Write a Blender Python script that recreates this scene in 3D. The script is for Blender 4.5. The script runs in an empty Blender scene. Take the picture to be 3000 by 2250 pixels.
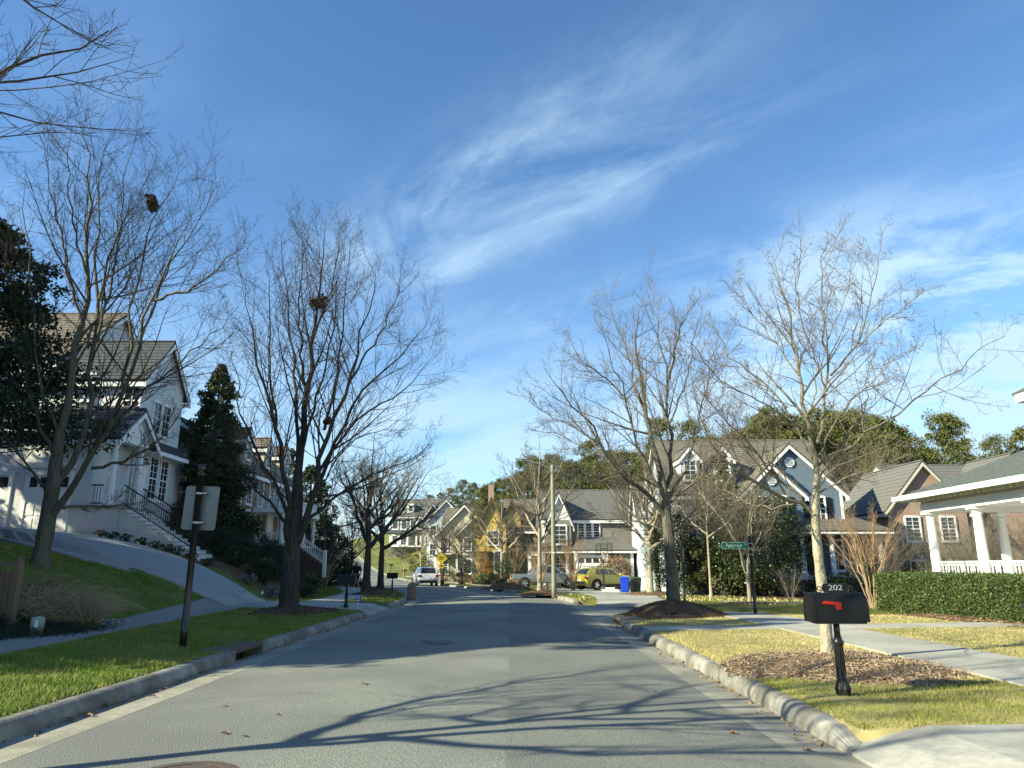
import bpy, bmesh, math, random
import numpy as np
from mathutils import Vector, Matrix
R = math.radians
rnd = random.Random(7)
C = bpy.context.scene.collection
S = bpy.context.scene

# ------------------------------------------------------------------ camera
FPX, CAMH = 2120.0, 1.56
PITCH = math.atan(531 / FPX)
cam = bpy.data.cameras.new('camera'); co = bpy.data.objects.new('camera', cam); C.objects.link(co)
cam.sensor_width = 36; cam.lens = 36 * FPX / 3000; cam.clip_end = 3000; cam.clip_start = 0.05
co.location = (0, 0, CAMH); co.rotation_euler = (math.pi / 2 + PITCH, 0, 0)
S.camera = co

# ------------------------------------------------------------------ sun and sky
SUN = Vector((-0.917, -0.397, 0)).normalized(); ELEV = R(27.6)
SDIR = Vector((SUN.x * math.cos(ELEV), SUN.y * math.cos(ELEV), math.sin(ELEV)))
sl = bpy.data.lights.new('sun', 'SUN'); so = bpy.data.objects.new('sun', sl); C.objects.link(so)
sl.energy = 5.0; sl.angle = R(0.53); sl.color = (1.0, 0.955, 0.70)
so.rotation_euler = SDIR.to_track_quat('Z', 'Y').to_euler(); so.location = (-30, -10, 40)
W = bpy.data.worlds.new('World'); S.world = W; W.use_nodes = True
CLOUD = (3.1, 4.3, 5.3, 1)
def build_sky():
    nt = W.node_tree; N = nt.nodes; L = nt.links; N.clear()
    out = N.new('ShaderNodeOutputWorld'); bg = N.new('ShaderNodeBackground'); bg.inputs[1].default_value = 0.099
    sky = N.new('ShaderNodeTexSky'); sky.sky_type = 'NISHITA'; sky.sun_disc = False
    sky.sun_elevation = ELEV; sky.sun_rotation = math.atan2(SUN.x, SUN.y)
    sky.air_density = 1.0; sky.dust_density = 0.2; sky.ozone_density = 3.0
    tc = N.new('ShaderNodeTexCoord')
    sep = N.new('ShaderNodeSeparateXYZ'); L.new(tc.outputs['Generated'], sep.inputs[0])
    def m(op, a, b=None, c=None):
        n = N.new('ShaderNodeMath'); n.operation = op
        for i, v in enumerate((a, b, c)):
            if v is None: continue
            if isinstance(v, (int, float)): n.inputs[i].default_value = v
            else: L.new(v, n.inputs[i])
        return n.outputs[0]
    zc = m('ADD', m('MAXIMUM', sep.outputs[2], 0.0), 0.10)
    u = m('DIVIDE', sep.outputs[0], zc); v = m('DIVIDE', sep.outputs[1], zc)
    cmb = N.new('ShaderNodeCombineXYZ'); L.new(u, cmb.inputs[0]); L.new(v, cmb.inputs[1])
    def noise(vec, scale, detail, rough, dist, rot=0, sc=(1, 1, 1), loc=(0, 0, 0)):
        mp = N.new('ShaderNodeMapping'); L.new(vec, mp.inputs[0]); mp.inputs['Rotation'].default_value = (0, 0, R(rot))
        mp.inputs['Scale'].default_value = sc; mp.inputs['Location'].default_value = loc
        n = N.new('ShaderNodeTexNoise'); L.new(mp.outputs[0], n.inputs['Vector'])
        n.inputs['Scale'].default_value = scale; n.inputs['Detail'].default_value = detail
        n.inputs['Roughness'].default_value = rough; n.inputs['Distortion'].default_value = dist
        return n.outputs[0]
    def ramp(x, a, b, c=1.0):
        r = N.new('ShaderNodeMapRange'); r.interpolation_type = 'SMOOTHSTEP'; L.new(x, r.inputs[0])
        r.inputs[1].default_value = a; r.inputs[2].default_value = b; r.inputs[3].default_value = 0; r.inputs[4].default_value = c
        return r.outputs[0]
    # cirrus drawn out along one wind direction (along / across), broken up by slower noise
    al = m('MULTIPLY', m('SUBTRACT', u, v), 0.7071); ac = m('MULTIPLY', m('ADD', u, v), 0.7071)
    def vec(a, b, c=0.0):
        n = N.new('ShaderNodeCombineXYZ'); L.new(a, n.inputs[0]); L.new(b, n.inputs[1]); n.inputs[2].default_value = c; return n.outputs[0]
    wv = vec(m('MULTIPLY', al, 1.15), m('MULTIPLY', ac, 2.3), 1.7)
    wisp = noise(wv, 1.5, 10, 0.64, 0.75); fine = noise(wv, 7.0, 7, 0.65, 0.5)
    def bell(x, c, w): d = m('DIVIDE', m('SUBTRACT', x, c), w); return m('POWER', 2.718, m('MULTIPLY', m('MULTIPLY', d, d), -1.0))
    band = m('MULTIPLY', m('ADD', m('MULTIPLY', bell(ac, 0.95, 0.11), 0.75), m('MULTIPLY', bell(ac, 1.19, 0.12), 0.72)), m('MULTIPLY', ramp(al, -2.0, -1.4), m('SUBTRACT', 1.0, ramp(al, -1.05, -0.15))))
    patch = ramp(noise(vec(m('MULTIPLY', al, 0.5), ac, 5.3), 0.9, 3, 0.5, 0.2), 0.50, 0.72)
    wm = m('ADD', m('MULTIPLY', ramp(wisp, 0.38, 0.72), 0.75), m('MULTIPLY', ramp(fine, 0.40, 0.75), 0.25))
    hi = m('MULTIPLY', wm, m('MINIMUM', m('ADD', m('MULTIPLY', band, 0.85), m('MULTIPLY', patch, 0.40)), 0.9))
    puff = noise(vec(m('MULTIPLY', u, 1.0), m('MULTIPLY', v, 1.0), 0.4), 3.2, 9, 0.62, 0.3)
    lo = m('MULTIPLY', ramp(puff, 0.36, 0.60), m('MULTIPLY', ramp(u, 0.35, 1.0), ramp(v, 1.3, 1.9)))
    veil = m('MULTIPLY', ramp(v, 1.5, 3.6), ramp(noise(vec(m('MULTIPLY', al, 0.5), m('MULTIPLY', ac, 1.5), 9.1), 1.1, 7, 0.6, 0.4), 0.34, 0.62))
    cl = m('MINIMUM', m('ADD', m('ADD', hi, m('MULTIPLY', lo, 0.95)), m('MULTIPLY', veil, 0.62)), 0.85)
    hsv = N.new('ShaderNodeHueSaturation'); L.new(sky.outputs[0], hsv.inputs['Color'])
    hsv.inputs['Saturation'].default_value = 1.14; hsv.inputs['Value'].default_value = 1.0
    mix = N.new('ShaderNodeMixRGB'); L.new(cl, mix.inputs[0]); L.new(hsv.outputs[0], mix.inputs[1])
    mix.inputs[2].default_value = CLOUD
    L.new(mix.outputs[0], bg.inputs[0]); L.new(bg.outputs[0], out.inputs[0])
build_sky()
S.view_settings.view_transform = 'Standard'; S.view_settings.look = 'None'
S.view_settings.exposure = 1.18; S.view_settings.gamma = 1.0; S.view_settings.use_curve_mapping = False
S.cycles.max_bounces = 5; S.cycles.diffuse_bounces = 3; S.cycles.glossy_bounces = 2; S.cycles.transmission_bounces = 2
S.cycles.transparent_max_bounces = 4; S.cycles.caustics_reflective = False; S.cycles.caustics_refractive = False

# ------------------------------------------------------------------ pixel to place
def ray(px, py):
    r = (px - 1500) / FPX; u = (1125 - py) / FPX
    return r, math.cos(PITCH) - u * math.sin(PITCH), math.sin(PITCH) + u * math.cos(PITCH)
def at(px, py, Y):
    d = ray(px, py); t = Y / d[1]; return Vector((d[0] * t, Y, CAMH + d[2] * t))
def sstep(a, b, x):
    t = np.clip((np.asarray(x, float) - a) / (b - a), 0, 1); return t * t * (3 - 2 * t)

# ------------------------------------------------------------------ materials
MATS = {}
def mat(name, c1, c2=None, *a, bdist=.02, **k):
    return _mat(name, c1, c2, *a, bdist=bdist, **k)
def _mat(name, c1, c2=None, rough=0.8, scale=4.0, detail=4, bump=0.0, bscale=None, metal=0.0, spec=0.3, c3=None, s3=0.4,
        stretch=(1, 1, 1), coord='Object', lo=0.35, hi=0.65, coat=0.0, bdist=.02):
    if name in MATS: return MATS[name]
    M = bpy.data.materials.new(name); M.use_nodes = True; nt = M.node_tree; N = nt.nodes; L = nt.links
    b = N['Principled BSDF']; b.inputs['Roughness'].default_value = rough; b.inputs['Metallic'].default_value = metal
    b.inputs['Specular IOR Level'].default_value = spec; b.inputs['Coat Weight'].default_value = coat
    if c2 is None: c2 = tuple(v * 0.82 for v in c1)
    if coord == 'World':
        g = N.new('ShaderNodeNewGeometry'); src = g.outputs['Position']
    else:
        g = N.new('ShaderNodeTexCoord'); src = g.outputs[coord]
    mp = N.new('ShaderNodeMapping'); mp.inputs['Scale'].default_value = stretch; L.new(src, mp.inputs[0])
    n = N.new('ShaderNodeTexNoise'); n.inputs['Scale'].default_value = scale; n.inputs['Detail'].default_value = detail
    n.inputs['Roughness'].default_value = 0.62; L.new(mp.outputs[0], n.inputs['Vector'])
    r = N.new('ShaderNodeMapRange'); L.new(n.outputs[0], r.inputs[0]); r.inputs[1].default_value = lo; r.inputs[2].default_value = hi
    mx = N.new('ShaderNodeMixRGB'); L.new(r.outputs[0], mx.inputs[0]); mx.inputs[1].default_value = (*c1, 1); mx.inputs[2].default_value = (*c2, 1)
    col = mx.outputs[0]
    if c3 is not None:
        n3 = N.new('ShaderNodeTexNoise'); n3.inputs['Scale'].default_value = s3; n3.inputs['Detail'].default_value = 3; L.new(mp.outputs[0], n3.inputs['Vector'])
        r3 = N.new('ShaderNodeMapRange'); L.new(n3.outputs[0], r3.inputs[0]); r3.inputs[1].default_value = 0.42; r3.inputs[2].default_value = 0.62
        m3 = N.new('ShaderNodeMixRGB'); L.new(r3.outputs[0], m3.inputs[0]); L.new(col, m3.inputs[1]); m3.inputs[2].default_value = (*c3, 1); col = m3.outputs[0]
    L.new(col, b.inputs['Base Color'])
    if bump:
        nb = N.new('ShaderNodeTexNoise'); nb.inputs['Scale'].default_value = bscale or scale * 4; nb.inputs['Detail'].default_value = 4; L.new(mp.outputs[0], nb.inputs['Vector'])
        bp = N.new('ShaderNodeBump'); bp.inputs['Strength'].default_value = min(bump, 1); bp.inputs['Distance'].default_value = bdist
        L.new(nb.outputs[0], bp.inputs['Height']); L.new(bp.outputs[0], b.inputs['Normal'])
    MATS[name] = M; return M
def brick_mat(name, c1, c2, mortar, sc=1.0, rough=0.85, bw=0.21, bh=0.072, bump=0.5):
    if name in MATS: return MATS[name]
    M = bpy.data.materials.new(name); M.use_nodes = True; nt = M.node_tree; N = nt.nodes; L = nt.links
    b = N['Principled BSDF']; b.inputs['Roughness'].default_value = rough; b.inputs['Specular IOR Level'].default_value = 0.25
    tc = N.new('ShaderNodeTexCoord'); sp = N.new('ShaderNodeSeparateXYZ'); L.new(tc.outputs['Object'], sp.inputs[0])
    ad = N.new('ShaderNodeMath'); ad.operation = 'ADD'; L.new(sp.outputs[0], ad.inputs[0]); L.new(sp.outputs[1], ad.inputs[1])
    cb = N.new('ShaderNodeCombineXYZ'); L.new(ad.outputs[0], cb.inputs[0]); L.new(sp.outputs[2], cb.inputs[1])
    t = N.new('ShaderNodeTexBrick'); L.new(cb.outputs[0], t.inputs['Vector']); t.inputs['Scale'].default_value = sc
    t.inputs['Brick Width'].default_value = bw; t.inputs['Row Height'].default_value = bh; t.inputs['Mortar Size'].default_value = 0.008
    t.inputs['Color1'].default_value = (*c1, 1); t.inputs['Color2'].default_value = (*c2, 1); t.inputs['Mortar'].default_value = (*mortar, 1)
    n = N.new('ShaderNodeTexNoise'); n.inputs['Scale'].default_value = 1.3; L.new(tc.outputs['Object'], n.inputs['Vector'])
    mx = N.new('ShaderNodeMixRGB'); mx.blend_type = 'MULTIPLY'; mx.inputs[0].default_value = 0.35
    L.new(t.outputs['Color'], mx.inputs[1]); L.new(n.outputs['Color'], mx.inputs[2]); L.new(mx.outputs[0], b.inputs['Base Color'])
    bp = N.new('ShaderNodeBump'); bp.inputs['Strength'].default_value = bump; bp.inputs['Distance'].default_value = 0.012; bp.invert = True
    L.new(t.outputs['Fac'], bp.inputs['Height']); L.new(bp.outputs[0], b.inputs['Normal'])
    MATS[name] = M; return M
def siding_mat(name, c1, c2, lap=0.14):
    if name in MATS: return MATS[name]
    M = mat(name, c1, c2, 0.6, 2.0); nt = M.node_tree; N = nt.nodes; L = nt.links; b = N['Principled BSDF']
    tc = N.new('ShaderNodeTexCoord'); sp = N.new('ShaderNodeSeparateXYZ'); L.new(tc.outputs['Object'], sp.inputs[0])
    d = N.new('ShaderNodeMath'); d.operation = 'DIVIDE'; L.new(sp.outputs[2], d.inputs[0]); d.inputs[1].default_value = lap
    f = N.new('ShaderNodeMath'); f.operation = 'FRACT'; L.new(d.outputs[0], f.inputs[0])
    bp = N.new('ShaderNodeBump'); bp.inputs['Strength'].default_value = 1.0; bp.inputs['Distance'].default_value = 0.03; bp.invert = True
    L.new(f.outputs[0], bp.inputs['Height']); L.new(bp.outputs[0], b.inputs['Normal'])
    return M

asphalt = mat('asphalt', (0.155, 0.162, 0.138), (0.275, 0.28, 0.24), 0.9, 34, 8, 0.7, 70, coord='World', spec=0.2, c3=(0.165, 0.168, 0.155), s3=0.35, lo=.3, hi=.7)
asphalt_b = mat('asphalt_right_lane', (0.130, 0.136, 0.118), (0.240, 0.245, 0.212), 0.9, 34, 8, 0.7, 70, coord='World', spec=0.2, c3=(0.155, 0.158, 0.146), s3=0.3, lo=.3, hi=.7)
concrete = mat('concrete', (0.34, 0.33, 0.285), (0.42, 0.41, 0.355), 0.9, 14, 6, 0.25, 90, coord='World', spec=0.2, c3=(0.30, 0.29, 0.25), s3=0.9)
kerb_m = mat('kerb_concrete', (0.20, 0.19, 0.165), (0.36, 0.345, 0.30), 0.95, 5, 7, 0.5, 40, coord='World', spec=0.15, c3=(0.16, 0.15, 0.125), s3=1.6)
gut_m = mat('gutter_concrete', (0.25, 0.235, 0.185), (0.345, 0.33, 0.27), 0.92, 6, 7, 0.3, 60, coord='World', spec=0.2, c3=(0.21, 0.20, 0.16), s3=1.1)
drive_m = mat('driveway_concrete', (0.27, 0.27, 0.26), (0.35, 0.35, 0.335), 0.9, 5, 6, 0.2, 60, coord='World', spec=0.2)
grass_l = mat('grass_green', (0.055, 0.105, 0.012), (0.115, 0.165, 0.024), 0.85, 2.2, 5, 0.4, 60, coord='World', spec=0.15, c3=(0.16, 0.165, 0.045), s3=0.5)
blade_l = mat('grass_blade_green', (0.09, 0.165, 0.015), (0.19, 0.26, 0.035), 0.7, 30, 3, coord='World', spec=0.2, c3=(0.24, 0.25, 0.06), s3=1.1)
grass_r = mat('grass_dormant', (0.30, 0.255, 0.105), (0.20, 0.19, 0.065), 0.9, 1.6, 6, 0.4, 60, coord='World', spec=0.1, c3=(0.36, 0.30, 0.14), s3=0.35)
blade_r = mat('grass_blade_dormant', (0.42, 0.36, 0.16), (0.30, 0.285, 0.10), 0.8, 18, 3, coord='World', spec=0.1, c3=(0.46, 0.385, 0.19), s3=0.5)
blade_m = mat('grass_blade_mixed', (0.15, 0.19, 0.035), (0.33, 0.29, 0.11), 0.8, 2.2, 4, coord='World', spec=0.1, c3=(0.12, 0.165, 0.025), s3=0.3)
grass_m = mat('grass_mixed', (0.10, 0.12, 0.03), (0.22, 0.19, 0.07), 0.9, 1.8, 6, 0.3, 40, coord='World', spec=0.1, c3=(0.09, 0.115, 0.025), s3=0.2)
mulch_m = mat('mulch', (0.085, 0.05, 0.03), (0.20, 0.13, 0.08), 0.95, 26, 5, 0.9, 60, coord='World', spec=0.1)
chip_m = mat('mulch_chip', (0.17, 0.105, 0.06), (0.36, 0.26, 0.16), 0.9, 30, 2, coord='World', spec=0.1)
chip_d = mat('mulch_chip_dark', (0.055, 0.035, 0.022), (0.15, 0.10, 0.06), 0.9, 30, 2, coord='World', spec=0.1)
white = mat('white_paint', (0.80, 0.80, 0.77), (0.74, 0.74, 0.72), 0.5, 1.5)
black = mat('black_metal', (0.012, 0.013, 0.013), (0.02, 0.02, 0.02), 0.32, 6, spec=0.5)
blackm = mat('black_matte', (0.0085, 0.009, 0.009), None, 0.5, 6)
glass = mat('window_glass', (0.02, 0.025, 0.03), (0.035, 0.04, 0.045), 0.06, 1.0, spec=0.6)
shutter_m = mat('shutter_black', (0.014, 0.015, 0.017), None, 0.55, 6)
alu = mat('aluminium_back', (0.42, 0.44, 0.44), (0.36, 0.38, 0.38), 0.45, 3, metal=0.6)
roof_dark = mat('roof_dark_shingle', (0.045, 0.05, 0.055), (0.085, 0.09, 0.095), 0.9, 9, 4, 0.4, 40, stretch=(1, 1, 3))
roof_grey = mat('roof_grey_shingle', (0.10, 0.096, 0.088), (0.165, 0.158, 0.145), 0.9, 9, 4, 0.4, 40, stretch=(1, 1, 3))
roof_brown = mat('roof_brown_shingle', (0.12, 0.10, 0.082), (0.19, 0.16, 0.13), 0.9, 9, 4, 0.4, 40, stretch=(1, 1, 3))
roof_shake = mat('roof_wood_shake', (0.10, 0.088, 0.072), (0.215, 0.195, 0.16), 0.9, 11, 5, 0.5, 40, stretch=(1.5, 1.5, 0.6))
roof_green = mat('roof_slate_green', (0.075, 0.088, 0.085), (0.13, 0.145, 0.14), 0.85, 8, 4, 0.4, 40, stretch=(1, 1, 3))
wbrick = brick_mat('white_painted_brick', (0.86, 0.86, 0.85), (0.80, 0.80, 0.79), (0.52, 0.53, 0.54))
tbrick = brick_mat('tan_brick', (0.34, 0.25, 0.155), (0.27, 0.19, 0.115), (0.34, 0.30, 0.24))
rbrick = brick_mat('red_brick', (0.44, 0.27, 0.19), (0.33, 0.19, 0.13), (0.46, 0.40, 0.34))
dbrick = brick_mat('dark_foundation_brick', (0.14, 0.075, 0.06), (0.09, 0.05, 0.045), (0.13, 0.11, 0.10))
sid_blue = siding_mat('siding_blue', (0.125, 0.17, 0.21), (0.112, 0.155, 0.195))
sid_pale = siding_mat('siding_pale_blue', (0.50, 0.54, 0.56), (0.45, 0.49, 0.52))
sid_grey = siding_mat('siding_grey_brown', (0.20, 0.185, 0.155), (0.17, 0.157, 0.13))
sid_yel = siding_mat('siding_yellow', (0.58, 0.41, 0.11), (0.53, 0.37, 0.095))
sid_yel_shade = siding_mat('siding_yellow_shade', (0.17, 0.155, 0.085), (0.14, 0.13, 0.07))  # the yellow siding darkened: shade is put into the colour
sid_beige = siding_mat('siding_beige', (0.52, 0.46, 0.34), (0.46, 0.40, 0.30))
stone_m = mat('field_stone', (0.30, 0.27, 0.22), (0.16, 0.15, 0.135), 0.9, 3.2, 3, 0.8, 6)
bark_g = mat('bark_grey', (0.066, 0.060, 0.050), (0.165, 0.148, 0.122), 0.95, 7, 6, 1.0, 9, stretch=(3, 3, .45), spec=0.1, bdist=.09, c3=(0.15, 0.145, 0.10), s3=1.2)
bark_d = mat('bark_dark', (0.042, 0.038, 0.032), (0.105, 0.094, 0.078), 0.95, 7, 6, 1.0, 9, stretch=(3, 3, .45), spec=0.1, bdist=.09)
bark_p = mat('bark_pale', (0.46, 0.40, 0.295), (0.30, 0.255, 0.18), 0.9, 5, 6, 0.8, 12, stretch=(1.6, 1.6, 1.1), spec=0.15, bdist=.04, c3=(0.29, 0.25, 0.17), s3=1.5)
twig_d = mat('twig_dark', (0.050, 0.042, 0.034), (0.095, 0.08, 0.064), 0.9, 3, spec=0.15)
twig_g = mat('twig_grey', (0.115, 0.10, 0.08), (0.18, 0.158, 0.125), 0.9, 3, spec=0.15)
twig_p = mat('twig_pale', (0.17, 0.145, 0.108), (0.105, 0.088, 0.066), 0.9, 2, spec=0.15)
bark_m = mat('bark_mid', (0.24, 0.205, 0.15), (0.13, 0.112, 0.085), 0.9, 5, 6, 0.8, 12, stretch=(1.6, 1.6, 1.1), spec=0.1, bdist=.03, c3=(0.16, 0.15, 0.10), s3=1.5)
twig_r = mat('twig_tan_red', (0.30, 0.20, 0.12), (0.21, 0.13, 0.075), 0.9, 3, spec=0.15)
leaf_dk = mat('leaf_dark_evergreen', (0.016, 0.035, 0.013), (0.035, 0.058, 0.02), 0.6, 2.5, spec=0.3)
leaf_con = mat('leaf_conifer', (0.028, 0.045, 0.016), (0.05, 0.068, 0.022), 0.7, 1.5, spec=0.2)
leaf_pine = mat('leaf_pine', (0.062, 0.076, 0.022), (0.135, 0.14, 0.045), 0.75, 0.6, spec=0.2, coord='World')
leaf_hol = mat('leaf_holly', (0.022, 0.04, 0.012), (0.055, 0.075, 0.022), 0.38, 8, spec=0.5)
leaf_hedge = mat('leaf_hedge', (0.03, 0.056, 0.011), (0.095, 0.12, 0.028), 0.5, 14, spec=0.45)
leaf_mag = mat('leaf_olive_evergreen', (0.055, 0.065, 0.02), (0.10, 0.10, 0.035), 0.6, 3, spec=0.3)
leaf_dry = mat('leaf_dry_brown', (0.22, 0.13, 0.07), (0.36, 0.24, 0.13), 0.9, 9, spec=0.1)
straw = mat('straw', (0.38, 0.28, 0.15), (0.26, 0.18, 0.09), 0.85, 5, spec=0.15)
woodf = mat('fence_wood', (0.155, 0.10, 0.062), (0.22, 0.15, 0.095), 0.85, 8, 6, 0.4, 30, stretch=(6, 6, 0.7))

# ------------------------------------------------------------------ object helpers
OFF = {}
def link(o, parent=None):
    C.objects.link(o)
    if parent is not None:
        o.parent = parent; OFF[o.name] = OFF.get(parent.name, Vector((0, 0, 0)))
    return o
def tag(o, label, cat, group=None):
    o['label'] = label; o['category'] = cat
    if group: o['group'] = group
    return o
def thing(name, label, cat, loc=(0, 0, 0), rz=0, group=None):
    o = bpy.data.objects.new(name, None); o.empty_display_size = 0.2; C.objects.link(o)
    o.location = loc; o.rotation_euler = (0, 0, rz); OFF[o.name] = Vector(loc); tag(o, label, cat, group); return o
class MB:
    def __init__(s): s.v = []; s.f = []
    def add(s, vs, fs):
        n = len(s.v); s.v += [tuple(p) for p in vs]; s.f += [tuple(i + n for i in f) for f in fs]; return s
    def box(s, x0, x1, y0, y1, z0, z1):
        return s.add([(x0, y0, z0), (x1, y0, z0), (x1, y1, z0), (x0, y1, z0), (x0, y0, z1), (x1, y0, z1), (x1, y1, z1), (x0, y1, z1)],
                     [(3, 2, 1, 0), (4, 5, 6, 7), (0, 1, 5, 4), (1, 2, 6, 5), (2, 3, 7, 6), (3, 0, 4, 7)])
    def hexa(s, b, t):   # 4 bottom, 4 top points
        return s.add(list(b) + list(t), [(3, 2, 1, 0), (4, 5, 6, 7), (0, 1, 5, 4), (1, 2, 6, 5), (2, 3, 7, 6), (3, 0, 4, 7)])
    def prism(s, poly, d):   # polygon (3d points) pushed along vector d
        n = len(poly); d = Vector(d); a = [Vector(p) for p in poly]
        return s.add(a + [p + d for p in a], [tuple(range(n))[::-1], tuple(range(n, 2 * n))] + [(i, (i + 1) % n, n + (i + 1) % n, n + i) for i in range(n)])
    def lathe(s, prof, seg=12, c=(0, 0, 0), cap=True):
        vs = []; fs = []
        for r, z in prof:
            for k in range(seg):
                a = 2 * math.pi * k / seg; vs.append((c[0] + r * math.cos(a), c[1] + r * math.sin(a), c[2] + z))
        for i in range(len(prof) - 1):
            for k in range(seg):
                k2 = (k + 1) % seg; fs.append((i * seg + k, i * seg + k2, (i + 1) * seg + k2, (i + 1) * seg + k))
        if cap: fs.append(tuple(range(seg))[::-1]); fs.append(tuple(range((len(prof) - 1) * seg, len(prof) * seg)))
        return s.add(vs, fs)
    def tube(s, pts, r, seg=8):
        pts = [Vector(p) for p in pts]; rs = r if isinstance(r, (list, tuple)) else [r] * len(pts); vs = []; fs = []
        ref = Vector((0, 0, 1))
        for i, p in enumerate(pts):
            t = (pts[min(i + 1, len(pts) - 1)] - pts[max(i - 1, 0)]).normalized()
            rf = ref if abs(t.dot(ref)) < 0.95 else Vector((0, 1, 0))
            a = t.cross(rf).normalized(); b = t.cross(a)
            for k in range(seg):
                q = 2 * math.pi * k / seg; vs.append(p + (a * math.cos(q) + b * math.sin(q)) * rs[i])
        for i in range(len(pts) - 1):
            for k in range(seg):
                k2 = (k + 1) % seg; fs.append((i * seg + k, i * seg + k2, (i + 1) * seg + k2, (i + 1) * seg + k))
        fs.append(tuple(range(seg))[::-1]); fs.append(tuple(range((len(pts) - 1) * seg, len(pts) * seg)))
        return s.add(vs, fs)
    def mesh(s, name, m, smooth=False):
        me = bpy.data.meshes.new(name); me.from_pydata(s.v, [], s.f); me.materials.append(m)
        if smooth: me.shade_smooth()
        bm = bmesh.new(); bm.from_mesh(me); bmesh.ops.recalc_face_normals(bm, faces=bm.faces); bm.to_mesh(me); bm.free()
        return me
    def build(s, name, m, parent=None, local=False, smooth=False, bevel=0.0):
        if parent is not None and not local:
            o = OFF.get(parent.name, Vector((0, 0, 0))); s.v = [(x - o.x, y - o.y, z - o.z) for x, y, z in s.v]
        ob = bpy.data.objects.new(name, s.mesh(name, m, smooth)); link(ob, parent)
        if bevel:
            b = ob.modifiers.new('bevel', 'BEVEL'); b.width = bevel; b.segments = 2; b.limit_method = 'ANGLE'
        return ob
def place(me, name, parent, loc, rz=0, scale=None):   # object sharing mesh data, world loc
    ob = bpy.data.objects.new(name, me); link(ob, parent)
    o = OFF.get(parent.name, Vector((0, 0, 0))) if parent is not None else Vector((0, 0, 0))
    ob.location = Vector(loc) - o; ob.rotation_euler = (0, 0, rz)
    if scale: ob.scale = scale
    return ob
def np_mesh(name, V, F, m, smooth=False):   # V (n,3), F (k,3) or (k,4)
    me = bpy.data.meshes.new(name); V = np.ascontiguousarray(V, np.float32); F = np.ascontiguousarray(F, np.int32)
    k, w = F.shape
    me.vertices.add(len(V)); me.vertices.foreach_set('co', V.ravel())
    me.loops.add(k * w); me.loops.foreach_set('vertex_index', F.ravel())
    me.polygons.add(k); me.polygons.foreach_set('loop_start', np.arange(0, k * w, w, dtype=np.int32))
    me.polygons.foreach_set('loop_total', np.full(k, w, np.int32))
    if smooth: me.polygons.foreach_set('use_smooth', np.ones(k, bool))
    me.materials.append(m); me.update(calc_edges=True); return me
def np_obj(name, V, F, m, parent=None, smooth=False):
    if parent is not None: V = V - np.array(OFF.get(parent.name, Vector((0, 0, 0))))
    ob = bpy.data.objects.new(name, np_mesh(name, V, F, m, smooth)); return link(ob, parent)

# ------------------------------------------------------------------ lie of the land
_ys = np.linspace(-60, 900, 1921)
_xc = -0.9 + np.concatenate([[0], np.cumsum(-0.27 * sstep(27, 48, _ys[:-1]) * 0.5)])
def xc(y): return np.interp(y, _ys, _xc)
_zy = [-60, 20, 45, 70, 100, 130, 160, 200, 250, 320, 450, 900]; _zz = [0, 0, -.12, -.35, -.5, -.1, 1.0, 3.4, 7, 11, 15, 17]
_zt = np.convolve(np.pad(np.interp(_ys, _zy, _zz), 20, mode='edge'), np.ones(41) / 41, 'valid')
def zr(y): return np.interp(y, _ys, _zt)
SY0, SY1, SR = 24.8, 30.4, 3.0     # side street kerb faces, corner radius
def street_sdf(x, y):
    d = x - xc(y); a = np.abs(d) - 3.8; b = np.where(x > xc(y), np.maximum(SY0 - y, y - SY1), 99.0)
    u = np.maximum(SR - a, 0); v = np.maximum(SR - b, 0)
    return SR - np.hypot(u, v)
def roadz(x, y):      # surface height of the streets
    x = np.asarray(x, float); y = np.asarray(y, float)
    z = zr(y); s = np.clip(x - (xc(y) + 4), 0, 40)
    return z - 0.03 * s * sstep(20, 25, y) * (1 - sstep(60, 110, y)) * (s > 0)
def H(x, y):
    x = np.asarray(x, float); y = np.asarray(y, float); d = x - xc(y); z = roadz(x, y)
    e = -d - 4.0; a = np.maximum(e - 4.9, 0)
    k = np.where(y < 24, 0.9, 1.0) * (1 - 0.75 * sstep(62, 100, y))
    zl = z + 0.15 + 0.02 * np.clip(e, 0, 5) + k * 3.1 * (1 - np.exp(-0.22 * a)) + 0.06 * np.clip(a - 20, 0, 60) * sstep(80, 160, y)
    e2 = d - 4.0
    zrr = z + 0.145 + 0.012 * np.clip(e2, 0, 12) + sstep(105, 175, y) * 0.24 * np.clip(e2 - 5, 0, 30)
    return np.where(d < 0, zl, zrr)
def Hf(x, y): return float(H(x, y))
def crown(x, y): return float(zr(y)) + max(0.0, 0.055 * (1 - ((x - float(xc(y))) / 3.3) ** 2)) - 0.001

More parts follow.
